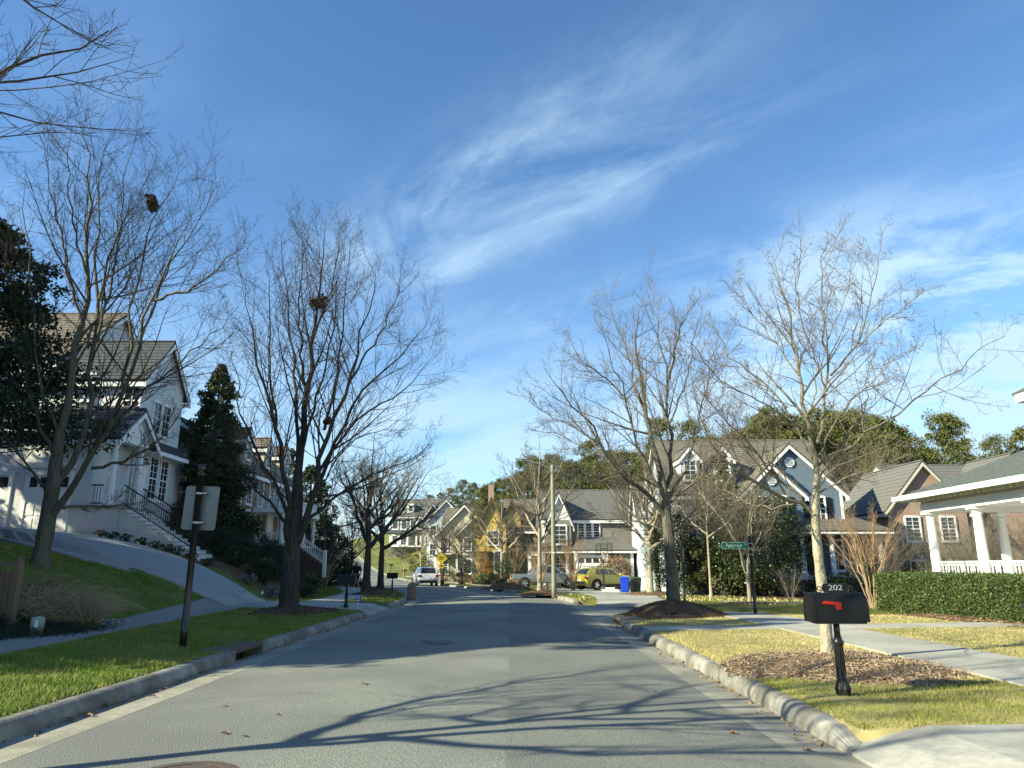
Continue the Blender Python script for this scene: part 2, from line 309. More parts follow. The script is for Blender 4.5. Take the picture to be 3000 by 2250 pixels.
def struct(o): o['kind'] = 'structure'; return o
def grid_sheet(name, X, Y, Z, m):
    ny, nx = X.shape; V = np.stack([X, Y, Z], -1).reshape(-1, 3)
    i = np.arange(ny - 1)[:, None] * nx + np.arange(nx - 1)[None]; F = np.stack([i, i + 1, i + nx + 1, i + nx], -1).reshape(-1, 4)
    return np_obj(name, V, F, m, smooth=True)
rows = np.concatenate([np.arange(-14, 6.6, .5), [6.92, 6.985], np.arange(7.5, 15, .5), np.arange(15, 36, .25), np.arange(36, 80, 1.), np.arange(80, 300, 4.), np.arange(300, 901, 25.)])
cols = np.concatenate([[-.07], np.arange(0, 14, .25), np.arange(14, 40, 1.), np.arange(40, 200, 8.), np.arange(200, 701, 50.)])
rg = np.random.default_rng(3)
def ground(side):
    D, Y = np.meshgrid(cols, rows)
    X = xc(Y) + side * (4.0 + D); Z = H(X, Y) + 0.006 * rg.standard_normal(X.shape) * (D > .4) - .45 * (D < 0) - .018 * (1 - sstep(0, .3, D))
    if side < 0:
        ya = np.interp(-X, [10.1, 11.9, 13.3, 15.3, 17.4, 20, 23.5], [25.2, 24.0, 22.9, 22.9, 24.1, 25.6, 26.2]); yb = np.interp(-X, [10.1, 11.5, 13.5, 16, 18, 21, 23], [29.4, 29.3, 29.6, 30.1, 30.8, 31.2, 31.2])
        Z = Z - .14 * ((X < -10.4) & (X > -23.3) & (Y > ya + .3) & (Y < yb - .3))
    if side > 0:
        s = street_sdf(X, Y); Z = Z - 0.3 * (1 - sstep(-0.3, -0.06, s))
        Z = Z - 0.24 * (1 - sstep(1.3, 1.7, s)) * (((Y < 6.95) & (X < 6)) | ((Y > 43.1) & (Y < 46.9)) | ((Y > SY1) & (Y < 34.2) & (X < 7.2)))
        Z = Z - .7 * ((Y > 20.3) & (Y < 21.5) & (D < .52))
    else: Z = Z - 0.24 * (1 - sstep(1.2, 1.6, D)) * ((Y > 25.1) & (Y < 29.1)) - .7 * ((Y > 13.1) & (Y < 14.4) & (D < .52))
    return X, Y, Z
Xl, Yl, Zl = ground(-1); struct(grid_sheet('left_ground', Xl[:, ::-1], Yl[:, ::-1], Zl[:, ::-1], grass_l))
Xr, Yr, Zr = ground(1)
k = int(np.searchsorted(rows, 27.5))
struct(grid_sheet('right_ground', Xr[:k + 1], Yr[:k + 1], Zr[:k + 1], grass_r))
struct(grid_sheet('far_right_ground', Xr[k:], Yr[k:], Zr[k:], grass_m))
# carriageway: left lane pass, right lane pass (a paving seam between), the side street
def lane(name, d0, d1, m, lift=0.0):
    yy = np.concatenate([np.arange(-14, 80, 1.), np.arange(80, 501, 4.)]); D, Y = np.meshgrid(np.linspace(d0, d1, 7), yy)
    X = xc(Y) + D; Z = zr(Y) + 0.055 * (1 - (D / 3.3) ** 2) - 0.004 + lift
    return struct(grid_sheet(name, X, Y, Z, m))
SEAM = 0.85
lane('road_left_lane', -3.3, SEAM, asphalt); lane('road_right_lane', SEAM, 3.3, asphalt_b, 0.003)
xx = np.concatenate([np.linspace(2.3, 8, 16), np.arange(9, 61, 2.)]); X, Y = np.meshgrid(xx, np.linspace(21.5, 33.5, 25))
Zs = roadz(X, Y) - 0.012; sdf = street_sdf(X, Y); Zs = np.where(sdf > -0.45, Zs - 0.25, Zs)
struct(grid_sheet('side_street', X, Y, Zs, mat('asphalt_side', (0.20, 0.20, 0.175), (0.27, 0.27, 0.24), 0.9, 80, 5, 0.4, 120, coord='World', spec=.2)))

# ------------------------------------------------------------------ kerbs and gutters, piece by piece
def resample(pts, step):
    pts = np.array(pts, float); s = np.concatenate([[0], np.cumsum(np.hypot(*np.diff(pts, axis=0).T))]); n = max(2, int(round(s[-1] / step)) + 1)
    t = np.linspace(0, s[-1], n); return np.stack([np.interp(t, s, pts[:, 0]), np.interp(t, s, pts[:, 1])], -1)
KERB = [(-.0, -.12), (.012, .0301), (.045, .095), (.075, .122), (.115, .138), (.19, .142), (.22, .138), (.22, -.2)]
GUT = [(-.56, -.15), (-.56, .0), (-.3, -.012), (-.02, -.028), (.05, -.03), (.05, -.15)]
kerb_root = thing('kerb', 'weathered concrete kerb running along both sides of the road', 'kerb'); del kerb_root['category']; kerb_root['kind'] = 'structure'
gut_root = thing('gutter', 'pale concrete gutter strip along the kerb', 'gutter'); del gut_root['category']; gut_root['kind'] = 'structure'
def sweep(pts, nrm, prof, name, m, parent, drop=None):
    n = len(pts); p = len(prof); V = []
    for q in range(n):
        for o, z in prof:
            P = pts[q] + nrm[q] * o; zz = float(roadz(*pts[q])) + (z if z < 0.03 or drop is None else z * (1 - drop[q]) + .012 * drop[q]); V.append((P[0], P[1], zz))
    F = [(a * p + b, a * p + (b + 1) % p, (a + 1) * p + (b + 1) % p, (a + 1) * p + b) for a in range(n - 1) for b in range(p)]
    F += [tuple(range(p))[::-1], tuple(range((n - 1) * p, n * p))]
    mb = MB(); mb.add(V, F); o = mb.build(name, m, parent); return o
def kerb_run(path, outward, seg=3.0, kerb=True, lo0=False, lo1=False):
    P = resample(path, 0.5); T = np.gradient(P, axis=0); T /= np.linalg.norm(T, axis=1)[:, None]
    Nn = np.stack([T[:, 1], -T[:, 0]], -1) * outward; step = int(seg / .5)
    dr = np.zeros(len(P)); k_ = np.arange(len(P)) * .5
    if lo0: dr = np.maximum(dr, 1 - sstep(0, .7, k_))
    if lo1: dr = np.maximum(dr, 1 - sstep(0, .7, k_[::-1]))
    for a in range(0, len(P) - 1, step):
        b = min(a + step, len(P) - 1)
        pp = P[a:b + 1].copy(); pp[0] += T[a] * .004; pp[-1] -= T[b] * .004
        if kerb: sweep(pp, Nn[a:b + 1], KERB, 'kerb_segment', kerb_m, kerb_root, dr[a:b + 1])
        sweep(pp, Nn[a:b + 1], GUT, 'gutter_segment', gut_m, gut_root)
def main_path(y0, y1, side, step=.5): yy = np.linspace(y0, y1, max(2, int(round((y1 - y0) / step)) + 1)); return [(float(xc(y)) + side * 3.8, y) for y in yy]
kerb_run(main_path(-8, 13.0, -1), -1); kerb_run(main_path(14.5, 24.8, -1), -1, lo1=True)
kerb_run(main_path(13.0, 14.5, -1), -1, kerb=False)
kerb_run(main_path(24.8, 29.4, -1), -1, kerb=False); kerb_run(main_path(29.4, 62, -1), -1, lo0=True); kerb_run(main_path(62, 240, -1, 3), -1, 9)
kerb_run(main_path(-8, 6.8, 1), 1, kerb=False)
corner = [(2.9 + SR - SR * math.cos(a), SY0 - SR + SR * math.sin(a)) for a in np.linspace(0, math.pi / 2, 8)]
kerb_run(main_path(6.8, 20.2, 1), 1, lo0=True)
kerb_run(main_path(20.2, 21.6, 1), 1, kerb=False)
kerb_run(main_path(21.6, SY0 - SR, 1) + corner + [(7, SY0), (12, SY0), (60, SY0)], 1)
xo = float(xc(SY1 + SR)) + 3.8
corner2 = [(xo + SR - SR * math.sin(a), SY1 + SR - SR * math.cos(a)) for a in np.linspace(0, math.pi / 2, 8)]
kerb_run([(60, SY1), (20, SY1), (7.6, SY1)], 1, lo1=True)
kerb_run([(7.6, SY1), (6.4, SY1)] + corner2, 1, kerb=False)
kerb_run(main_path(SY1 + SR + .3, 42.5, 1), 1, lo0=True, lo1=True); kerb_run(main_path(42.5, 47.5, 1), 1, kerb=False); kerb_run(main_path(47.5, 62, 1), 1)
kerb_run(main_path(62, 240, 1, 3), 1, 9)
# storm drain throats in the kerb line
def drain(y0, y1, side, label):
    x = float(xc(y0)) + side * 3.8; t = thing('storm_drain', label, 'storm drain', (x, (y0 + y1) / 2, 0))
    x1 = x + side * .62; a, b = min(x, x1), max(x, x1); sx = x + side * .02
    MB().box(a, b, y0, y1, .10, .165).build('cover_slab', mat('drain_lid', (.10, .075, .06), (.15, .12, .10), .9, 9), t)
    MB().box(min(x1, sx + side * .3), max(x1, sx + side * .3), y0, y1, -.5, .099).build('back_wall', blackm, t)
    MB().box(a, b, y0 - .05, y0, -.5, .155).build('side_wall', kerb_m, t); MB().box(a, b, y1, y1 + .05, -.5, .155).build('side_wall', kerb_m, t)
drain(13.06, 14.44, -1, 'storm drain mouth in the kerb beside the black sign post')
drain(20.25, 21.55, 1, 'storm drain mouth in the kerb at the street corner by the mulch mound')

# ------------------------------------------------------------------ flat concrete: pavements, drives, aprons
def slab_root(name): o = thing(name, name.replace('_', ' '), 'x'); del o['category']; del o['label']; o['kind'] = 'structure'; return o
def ribbon(name, A, B, m, parent, step, gap=0.012, lift=0.026, na=3, th=.12, zf=H, root=True):
    """slabs between edge lines A and B (same count of points)"""
    A = np.array(A, float); B = np.array(B, float); s = np.concatenate([[0], np.cumsum(np.hypot(*np.diff((A + B) / 2, axis=0).T))])
    n = max(1, int(round(s[-1] / step))); out = []
    for q in range(n):
        t0 = s[-1] * q / n + gap / 2; t1 = s[-1] * (q + 1) / n - gap / 2; ts = np.linspace(t0, t1, max(2, int((t1 - t0) / .8) + 2)); us = np.linspace(0, 1, na)
        pa = np.stack([np.interp(ts, s, A[:, 0]), np.interp(ts, s, A[:, 1])], -1); pb = np.stack([np.interp(ts, s, B[:, 0]), np.interp(ts, s, B[:, 1])], -1)
        G = pa[:, None] * (1 - us[None, :, None]) + pb[:, None] * us[None, :, None]; Z = zf(G[..., 0], G[..., 1]) + lift
        top = np.concatenate([G, Z[..., None]], -1); nt_, nu = Z.shape
        idx = np.arange(nt_ * nu).reshape(nt_, nu); V = np.concatenate([top.reshape(-1, 3), top.reshape(-1, 3) - [0, 0, th]])
        F = [(idx[i, j], idx[i, j + 1], idx[i + 1, j + 1], idx[i + 1, j]) for i in range(nt_ - 1) for j in range(nu - 1)]
        rim = list(idx[0]) + list(idx[1:, -1]) + list(idx[-1, ::-1][1:]) + list(idx[::-1, 0][1:-1]); N0 = nt_ * nu
        F += [(rim[i], rim[(i + 1) % len(rim)], rim[(i + 1) % len(rim)] + N0, rim[i] + N0) for i in range(len(rim))]
        mb = MB(); mb.add(V.tolist(), [tuple(int(v) for v in f) for f in F]); out.append(mb.build(name, m, parent))
    return out
def lsx(y): return float(xc(y)) - ((7.15 + 0.065 * min(max(y - 13, -3), 12)) if y < 29.5 else 5.9)
rt = slab_root('left_pavement'); yy = np.arange(3, 25.1, 1)
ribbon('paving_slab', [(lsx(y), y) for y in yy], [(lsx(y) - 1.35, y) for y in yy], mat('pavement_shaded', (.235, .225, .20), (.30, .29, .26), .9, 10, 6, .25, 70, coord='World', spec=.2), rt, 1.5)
yy = np.arange(29.6, 95, 1); ribbon('paving_slab', [(lsx(y), y) for y in yy], [(lsx(y) - 1.35, y) for y in yy], concrete, rt, 1.6)
rt = slab_root('right_pavement'); ribbon('paving_slab', [(6.0, y) for y in np.arange(7.1, 22.7, 1)], [(7.55, y) for y in np.arange(7.1, 22.7, 1)], concrete, rt, 1.55)
ribbon('paving_slab', [(x, 17.0) for x in (3.06, 4, 5, 5.97)], [(x, 17.9) for x in (3.06, 4, 5, 5.97)], concrete, rt, 1.5)
ribbon('paving_slab', [(x, 16.9) for x in (7.58, 9, 11, 13, 14.6)], [(x, 17.9) for x in (7.58, 9, 11, 13, 14.6)], concrete, rt, 1.5)
ribbon('paving_slab', [(6.0, 22.65), (6.2, 24.5)], [(7.55, 22.65), (8.2, 24.5)], concrete, rt, 2)
rt = slab_root('far_pavement'); ribbon('paving_slab', [(x, 33.6) for x in np.arange(9.5, 40, 2.)], [(x, 34.8) for x in np.arange(9.5, 40, 2.)], concrete, rt, 1.6)
yy = np.arange(47.8, 92, 1); ribbon('paving_slab', [(float(xc(y)) + 6.0, y) for y in yy], [(float(xc(y)) + 7.3, y) for y in yy], concrete, rt, 1.6)
yy = np.arange(35, 43, 1); ribbon('paving_slab', [(float(xc(y)) + 6.6, y) for y in yy], [(float(xc(y)) + 7.8, y) for y in yy], concrete, rt, 1.6)
# drives
rt = slab_root('right_driveway')
def apronz(x, y):      # drops to the gutter over the last metre and a half
    x = np.asarray(x, float); y = np.asarray(y, float); e = np.abs(x - xc(y)) - 3.8; t = sstep(-.1, .8, e)
    return H(x, y) * t + (roadz(x, y) - 0.035) * (1 - t)
ribbon('drive_slab', [(2.92, -2), (2.92, 6.98)], [(6.0, -2), (6.0, 7.0)], concrete, rt, 4.3, zf=apronz, na=9)
ribbon('drive_slab', [(6.02, -2), (6.02, 7.0)], [(14, -2), (14, 7.1)], concrete, rt, 4.3, na=9)
rt = slab_root('white_house_driveway')
yy = np.linspace(25.0, 29.2, 6)
ribbon('drive_slab', [(-4.72, y) for y in yy], [(lsx(y) - 1.4, y + .2) for y in yy], concrete, rt, 2.1, zf=apronz, na=9)
dA = [(-10.15, 25.2), (-11.9, 24.0), (-13.3, 22.9), (-15.3, 22.9), (-17.4, 24.1), (-20, 25.6), (-23.5, 26.2)]
dB = [(-10.15, 29.4), (-11.5, 29.3), (-13.5, 29.6), (-16, 30.1), (-18, 30.8), (-21, 31.2), (-23, 31.2)]
ribbon('drive_slab', dA, dB, drive_m, rt, 3.6, na=30, lift=.055, th=.2)
rt = slab_root('corner_driveway')
def cornz(x, y):
    s = street_sdf(x, y); t = sstep(-.1, 1.5, s); return H(x, y) * t + (roadz(x, y) - .03) * (1 - t)
ribbon('drive_slab', [(xo + .75, SY1 + 1.35), (3.9, 34.5), (4.2, 38), (4.0, 44), (3.4, 50), (2.6, 60)], [(7.4, SY1 + .15), (6.9, 33), (7.3, 37.5), (8.4, 44), (9.2, 50), (9.4, 60)], concrete, rt, 4.6, zf=cornz, na=9)
rt = slab_root('far_driveway')
for ya, yb, side, L in ((43, 47, 1, 9), (80, 84, 1, 9), (96, 100, 1, 10), (112, 116, 1, 12), (72, 76, -1, 9)):
    yy = np.linspace(ya, yb, 4); ribbon('drive_slab', [(float(xc(y)) + side * 3.82, y) for y in yy], [(float(xc(y)) + side * (3.8 + L), y + 1) for y in yy], concrete, rt, 4.2, zf=apronz, na=8)

# ------------------------------------------------------------------ bare trees, grown branch by branch
def nrmz(v): return v / np.maximum(np.linalg.norm(v, axis=-1, keepdims=True), 1e-9)
def tubes(P, Rr, sides):
    B, M, _ = P.shape; T = nrmz(np.gradient(P, axis=1)); ref = np.array([0.35, 0.86, 0.17])
    a = nrmz(np.cross(T, ref)); b = np.cross(T, a); q = np.arange(sides) * 2 * math.pi / sides
    V = P[:, :, None] + Rr[:, :, None, None] * (a[:, :, None] * np.cos(q)[None, None, :, None] + b[:, :, None] * np.sin(q)[None, None, :, None])
    base = (np.arange(B)[:, None, None] * M + np.arange(M - 1)[None, :, None]) * sides; k = np.arange(sides)[None, None]; k2 = (k + 1) % sides
    F = np.stack([base + k, base + k2, base + sides + k2, base + sides + k], -1).reshape(-1, 4)
    return V.reshape(-1, 3), F
def children(rng, P, Rr, Lp, n, t0, t1, ang, asd, ratio, rr, M, up, wob, rmin, tip=0.55, flat=0.0):
    B, M0, _ = P.shape; t = t0 + (t1 - t0) * (np.arange(n)[None] + rng.random((B, n))) / n
    f = t * (M0 - 1); i = np.minimum(f.astype(int), M0 - 2); w = (f - i)[..., None]; bi = np.arange(B)[:, None]
    p = P[bi, i] * (1 - w) + P[bi, i + 1] * w; T = nrmz(P[bi, i + 1] - P[bi, i]); r = Rr[bi, i] * (1 - w[..., 0]) + Rr[bi, i + 1] * w[..., 0]
    q = nrmz(rng.standard_normal((B, n, 3)) * np.array([1, 1, 1 - flat])); q = nrmz(q - T * np.sum(q * T, -1, keepdims=True))
    a = ang + asd * rng.standard_normal((B, n, 1)); d = nrmz(T * np.cos(a) + q * np.sin(a))
    L = Lp[:, None] * ratio * (1 - tip * t) * (0.65 + 0.7 * rng.random((B, n)))
    r0 = np.minimum(r * 0.8, np.maximum(rmin, r * rr * (0.7 + 0.5 * rng.random((B, n)))))
    p, d, L, r0 = p.reshape(-1, 3), d.reshape(-1, 3), L.reshape(-1), r0.reshape(-1); out = [p]
    for s in range(M - 1):
        d = nrmz(d + np.array([0, 0, up]) / (M - 1) + wob * rng.standard_normal(d.shape) / math.sqrt(M - 1)); p = p + d * (L / (M - 1))[:, None]; out.append(p)
    P2 = np.stack(out, 1); s = np.linspace(0, 1, M); R2 = rmin * 0.6 + (r0[:, None] - rmin * 0.6) * (1 - s[None]) ** 0.8
    return P2, np.maximum(R2, rmin * 0.5), L
def poly_arrays(lines, M):
    PP, RR, LL = [], [], []
    for pts, r0, r1 in lines:
        pts = np.array(pts, float); s = np.concatenate([[0], np.cumsum(np.linalg.norm(np.diff(pts, axis=0), axis=1))]); t = np.linspace(0, s[-1], M)
        sm = np.stack([np.interp(t, s, pts[:, k]) for k in range(3)], -1)
        for _ in range(2): sm[1:-1] = .5 * sm[1:-1] + .25 * (sm[:-2] + sm[2:])
        PP.append(sm); RR.append(r0 + (r1 - r0) * np.linspace(0, 1, M) ** .85); LL.append(s[-1])
    return np.array(PP), np.array(RR), np.array(LL)
def tree_parts(name, label, cat, base, trunk, limbs, bark, twig, levels, seed, group=None, rmin=.0035, sides=(10, 7, 4, 3, 3), taper=1.45, limb=None):
    """trunk: (pts, r0, r1); limbs: list of the same; levels: dicts for children()"""
    rng = np.random.default_rng(seed); t = thing(name, label, cat, base, 0, group)
    P, Q, L = poly_arrays([trunk], 18); bz = P[0, 0, 2]; tt = np.linspace(0, 1, 18); Q[0] = trunk[2] + (trunk[1] - trunk[2]) * (1 - tt) ** taper
    hgt = P[0, :, 2] - bz; Q[0] *= 1 + 0.55 * np.exp(-hgt / 0.22) + 0.04 * rng.standard_normal(18)
    sd = 22; f_ = np.linspace(0, 17, 64); P = np.stack([np.interp(f_, np.arange(18), P[0, :, c_]) for c_ in range(3)], -1)[None]; Q = np.interp(f_, np.arange(18), Q[0])[None]
    V, F = tubes(P, Q, sd); rid = np.cumsum(rng.standard_normal((64, sd)) * .35, 0); rid = rid - rid.mean(0) * .3 + rng.standard_normal((1, sd)) * 1.2; V = V + (V - np.repeat(P[0], sd, 0)) * (.028 * np.clip(rid, -2.5, 2.5)).reshape(-1, 1)
    np_obj('trunk', V, F, bark, t, True)
    if limbs: P1, Q1, L1 = poly_arrays(limbs, 14); P1[:, 1:-1] += .012 * L1[:, None, None] * rng.standard_normal((len(limbs), 12, 3)) * .6
    V, F = tubes(P1, Q1, sides[1]); np_obj('limbs', V, F, limb or bark, t, True)
    vs, fs, n = [], [], 0; cur = (P1, Q1, L1)
    for li, lv in enumerate(levels):
        cur = children(rng, *cur, rmin=rmin, **lv); V, F = tubes(cur[0], cur[1], sides[min(2 + li, len(sides) - 1)])
        vs.append(V); fs.append(F + n); n += len(V)
    np_obj('twigs', np.concatenate(vs), np.concatenate(fs), twig, t, True); return t
def LV(n, t0, t1, ang, asd, ratio, rr, M, up, wob, tip=.55): return dict(n=n, t0=t0, t1=t1, ang=R(ang), asd=R(asd), ratio=ratio, rr=rr, M=M, up=up, wob=wob, tip=tip)
HERO = [LV(15, .16, .98, 38, 14, .42, .5, 6, .40, .18), LV(9, .10, .98, 42, 16, .46, .55, 4, .34, .24), LV(4, .12, 1, 42, 16, .50, .6, 3, .3, .28)]
SPARSE = [LV(13, .16, .98, 44, 14, .40, .55, 6, .32, .22), LV(8, .10, .98, 50, 16, .42, .55, 4, .28, .28), LV(5, .12, 1, 50, 16, .42, .6, 3, .22, .3)]
MID = [LV(13, .12, .98, 42, 14, .44, .5, 5, .38, .22), LV(8, .1, .98, 46, 16, .5, .55, 3, .32, .28), LV(5, .12, 1, 46, 16, .5, .6, 3, .25, .3)]
FAR = [LV(9, .15, .98, 42, 14, .5, .5, 4, .35, .22), LV(6, .12, 1, 46, 16, .55, .6, 3, .3, .28)]
def px_line(pts, Y, rng, spread):
    """pixel polyline on the tree's own distance, bent to and fro in depth like a real limb"""
    n = len(pts); k = rng.uniform(-1, 1) * spread
    return [at(px, py, Y + k * (i / max(1, n - 1)) ** 1.2) for i, (px, py) in enumerate(pts)]
def hero(name, label, Y, trunk, tr, limbs, bark, twig, seed, spread=2.0, levels=HERO, group='bare street trees', root=.15, rmin=.0035, limb=None, cut=5, rk=.1):
    rng = np.random.default_rng(seed + 100); tp = [at(px, py, Y) for px, py in trunk]; b = tp[0].copy(); g = Hf(b.x, b.y); b.z = g
    tp = [Vector((tp[0].x, tp[0].y, g - root))] + [Vector((tp[0].x, tp[0].y, g + .02))] + tp[1:]
    full = tp; tp = full[:cut + 2]; ll = [([tuple(q) for q in full[cut + 1:]], rk, .005)] + [(px_line(p, Y, rng, spread), r, .005) for p, r in limbs]
    return tree_parts(name, label, 'tree', b, (tp, tr[0], rk), ll, bark, twig, levels, seed, group, rmin, limb=limb, taper=.75)
def generic(name, label, base, height, spread, fork, r0, bark, twig, seed, nl=8, levels=MID, group='bare street trees', lean=(0, 0), rmin=.004, start=.0, out=.55):
    rng = np.random.default_rng(seed + 500); x, y = base; g = Hf(x, y); b = Vector((x, y, g)); top = Vector((x + lean[0], y + lean[1], g + height * .94))
    f = Vector((x + lean[0] * fork / height, y + lean[1] * fork / height, g + fork)); tr = [(x, y, g - .15), (x, y, g + .02), tuple(f)]
    n2 = 5
    for i in range(1, n2 + 1): q = f.lerp(top, i / n2); tr.append((q.x + rng.normal() * .08, q.y + rng.normal() * .08, q.z))
    lim = []
    for k in range(nl):
        u = (k + .5) / nl; a = k * 2.4 + rng.uniform(-.3, .3); z0 = fork * (1 - start) + (height * .62 - fork) * u ** 1.15; p = f.lerp(top, max(0, (z0 - fork) / (height * .94 - fork))) if z0 > fork else Vector((x, y, g + z0))
        reach = spread * (1 - .55 * u) * rng.uniform(.8, 1.12); rise = (height - z0) * rng.uniform(.5, .8) * (1 - .1 * u); d = Vector((math.cos(a), math.sin(a), 0))
        pts = [p, p + d * reach * .35 + Vector((0, 0, rise * (.5 - out * .45))), p + d * reach * .72 + Vector((0, 0, rise * (.82 - out * .25))), p + d * reach + Vector((0, 0, rise))]
        lim.append((pts, r0 * (.62 - .35 * u), .006))
    return tree_parts(name, label, 'tree', b, (tr, r0, .014), lim, bark, twig, levels, seed, group, rmin)

hero('maple_tree', 'bare pale-barked street tree behind the black mailbox', 11.5,
     [(2424, 1925), (2414, 1760), (2400, 1660), (2392, 1580), (2386, 1505), (2394, 1391), (2380, 1260), (2357, 1205), (2337, 1102), (2332, 1034), (2321, 960), (2290, 850), (2262, 745)], (.088, .012),
     [([(2386, 1508), (2303, 1449), (2263, 1436), (2191, 1402), (2122, 1351), (2072, 1300), (2040, 1190), (2020, 1060)], 0.0360),
      ([(2300, 1448), (2252, 1380), (2227, 1330), (2170, 1272), (2110, 1215), (2060, 1150)], 0.0216),
      ([(2392, 1380), (2340, 1250), (2294, 1183), (2244, 1120), (2190, 1085), (2120, 1040), (2078, 940)], 0.0252),
      ([(2393, 1300), (2407, 1215), (2425, 1147), (2434, 1097), (2420, 1034), (2398, 920), (2407, 786), (2425, 680)], 0.0274),
      ([(2434, 1100), (2475, 1057), (2505, 1010), (2540, 930), (2560, 850), (2575, 760), (2580, 700)], 0.0202),
      ([(2425, 1147), (2384, 1025), (2345, 950), (2330, 830), (2350, 730)], 0.0158),
      ([(2390, 1370), (2488, 1319), (2588, 1233), (2700, 1161), (2809, 1075), (2859, 1039), (2945, 985)], 0.0230),
      ([(2392, 1420), (2450, 1330), (2540, 1190), (2545, 1100), (2560, 1010)], 0.0173),
      ([(2505, 1020), (2580, 950), (2660, 890), (2710, 850)], 0.0130), ([(2395, 1340), (2470, 1200), (2590, 1080), (2690, 1010)], 0.0158),
      ([(2386, 1490), (2420, 1380), (2520, 1340), (2640, 1290)], 0.0144), ([(2340, 1100), (2270, 1000), (2200, 920), (2160, 810)], 0.0144),
      ([(2380, 1260), (2230, 1180), (2100, 1110), (2020, 1000)], 0.0144), ([(2370, 1230), (2420, 1000), (2480, 880), (2500, 740)], 0.0130), ([(2386, 1500), (2300, 1420), (2200, 1350), (2130, 1250), (2090, 1150)], .022), ([(2340, 1470), (2280, 1490), (2200, 1480), (2120, 1430)], .014), ([(2392, 1450), (2470, 1400), (2560, 1370), (2660, 1330)], .016)],
     bark_p, twig_p, 11, 1.6, SPARSE, rmin=.0034, limb=bark_m, rk=.048)
hero('maple_tree', 'bare grey furrowed tree rising from a mulch mound at the street corner', 22.65,
     [(1974, 1778), (1970, 1689), (1965, 1621), (1957, 1540), (1950, 1470), (1934, 1379), (1912, 1288), (1894, 1216), (1880, 1143), (1866, 1053), (1862, 981), (1868, 890)], (.20, .015),
     [([(1955, 1520), (1930, 1464), (1900, 1431), (1865, 1426), (1821, 1401), (1794, 1363), (1753, 1295), (1731, 1234), (1674, 1183), (1619, 1136), (1595, 1080)], .085),
      ([(1800, 1370), (1731, 1270), (1645, 1241), (1575, 1200), (1550, 1140)], .04),
      ([(1955, 1500), (1962, 1400), (1956, 1270), (1961, 1107), (1943, 1035), (1930, 945), (1898, 860)], .085),
      ([(1961, 1110), (1977, 1035), (1990, 960), (2042, 880)], .045), ([(1950, 1470), (1862, 1300), (1836, 1162), (1790, 1060), (1760, 960)], .06),
      ([(1836, 1170), (1780, 1110), (1700, 1060), (1660, 970)], .035), ([(1960, 1460), (2030, 1330), (2060, 1200), (2080, 1080), (2110, 960)], .05),
      ([(1955, 1480), (2020, 1420), (2110, 1370), (2160, 1270), (2180, 1180)], .045), ([(1945, 1440), (1850, 1380), (1760, 1400), (1690, 1390), (1640, 1340)], .035),
      ([(1900, 1250), (1840, 1050), (1800, 930), (1790, 850)], .04), ([(1958, 1250), (2010, 1120), (2030, 1000), (2050, 930)], .035),
      ([(1970, 1560), (2050, 1480), (2120, 1440)], .03), ([(1820, 1400), (1770, 1330), (1700, 1300), (1620, 1270), (1560, 1260)], .03), ([(1960, 1560), (1880, 1530), (1800, 1530), (1720, 1500)], .025), ([(1965, 1540), (2060, 1540), (2150, 1500)], .025), ([(1950, 1450), (2050, 1390), (2130, 1300), (2170, 1200)], .03)],
     bark_g, twig_g, 12, 2.8, rmin=.0042, rk=.105)
hero('maple_tree', 'large bare vase-shaped tree with a leaf nest standing beside the white house drive', 25.1,
     [(848, 1775), (850, 1700), (852, 1642), (856, 1590), (868, 1500), (875, 1371), (886, 1273), (904, 1128), (918, 984), (937, 887), (952, 743), (957, 640)], (.33, .015),
     [([(846, 1600), (839, 1507), (825, 1416), (821, 1330), (807, 1249), (769, 1104), (735, 960), (720, 830)], .12),
      ([(872, 1590), (902, 1529), (929, 1394), (950, 1263), (1024, 1119), (1060, 1000), (1082, 900), (1101, 790)], .13),
      ([(905, 1500), (966, 1321), (1058, 1128), (1154, 1056), (1227, 984), (1265, 910)], .09), ([(870, 1400), (872, 1177), (860, 1032), (836, 839), (826, 680)], .08),
      ([(930, 1390), (1010, 1260), (1120, 1180), (1210, 1130), (1280, 1020)], .06), ([(840, 1500), (780, 1380), (720, 1250), (690, 1120), (670, 980)], .07),
      ([(950, 1260), (990, 1100), (1010, 960), (1020, 800), (1030, 700)], .06), ([(875, 1350), (930, 1180), (965, 1020), (985, 850), (1000, 720)], .06),
      ([(900, 1150), (870, 980), (880, 800), (890, 650)], .05), ([(850, 1550), (770, 1450), (700, 1400), (650, 1330), (620, 1250)], .06),
      ([(900, 1520), (1000, 1440), (1100, 1380), (1190, 1360), (1260, 1300)], .06), ([(1030, 1110), (1110, 980), (1160, 880), (1180, 780)], .045),
      ([(915, 1000), (960, 880), (990, 760), (995, 660)], .045), ([(810, 1250), (790, 1050), (790, 880), (780, 740)], .05), ([(890, 1540), (985, 1330), (1090, 1260), (1200, 1230)], .045)],
     bark_d, twig_d, 13, 3.2, rmin=.0048, rk=.14)
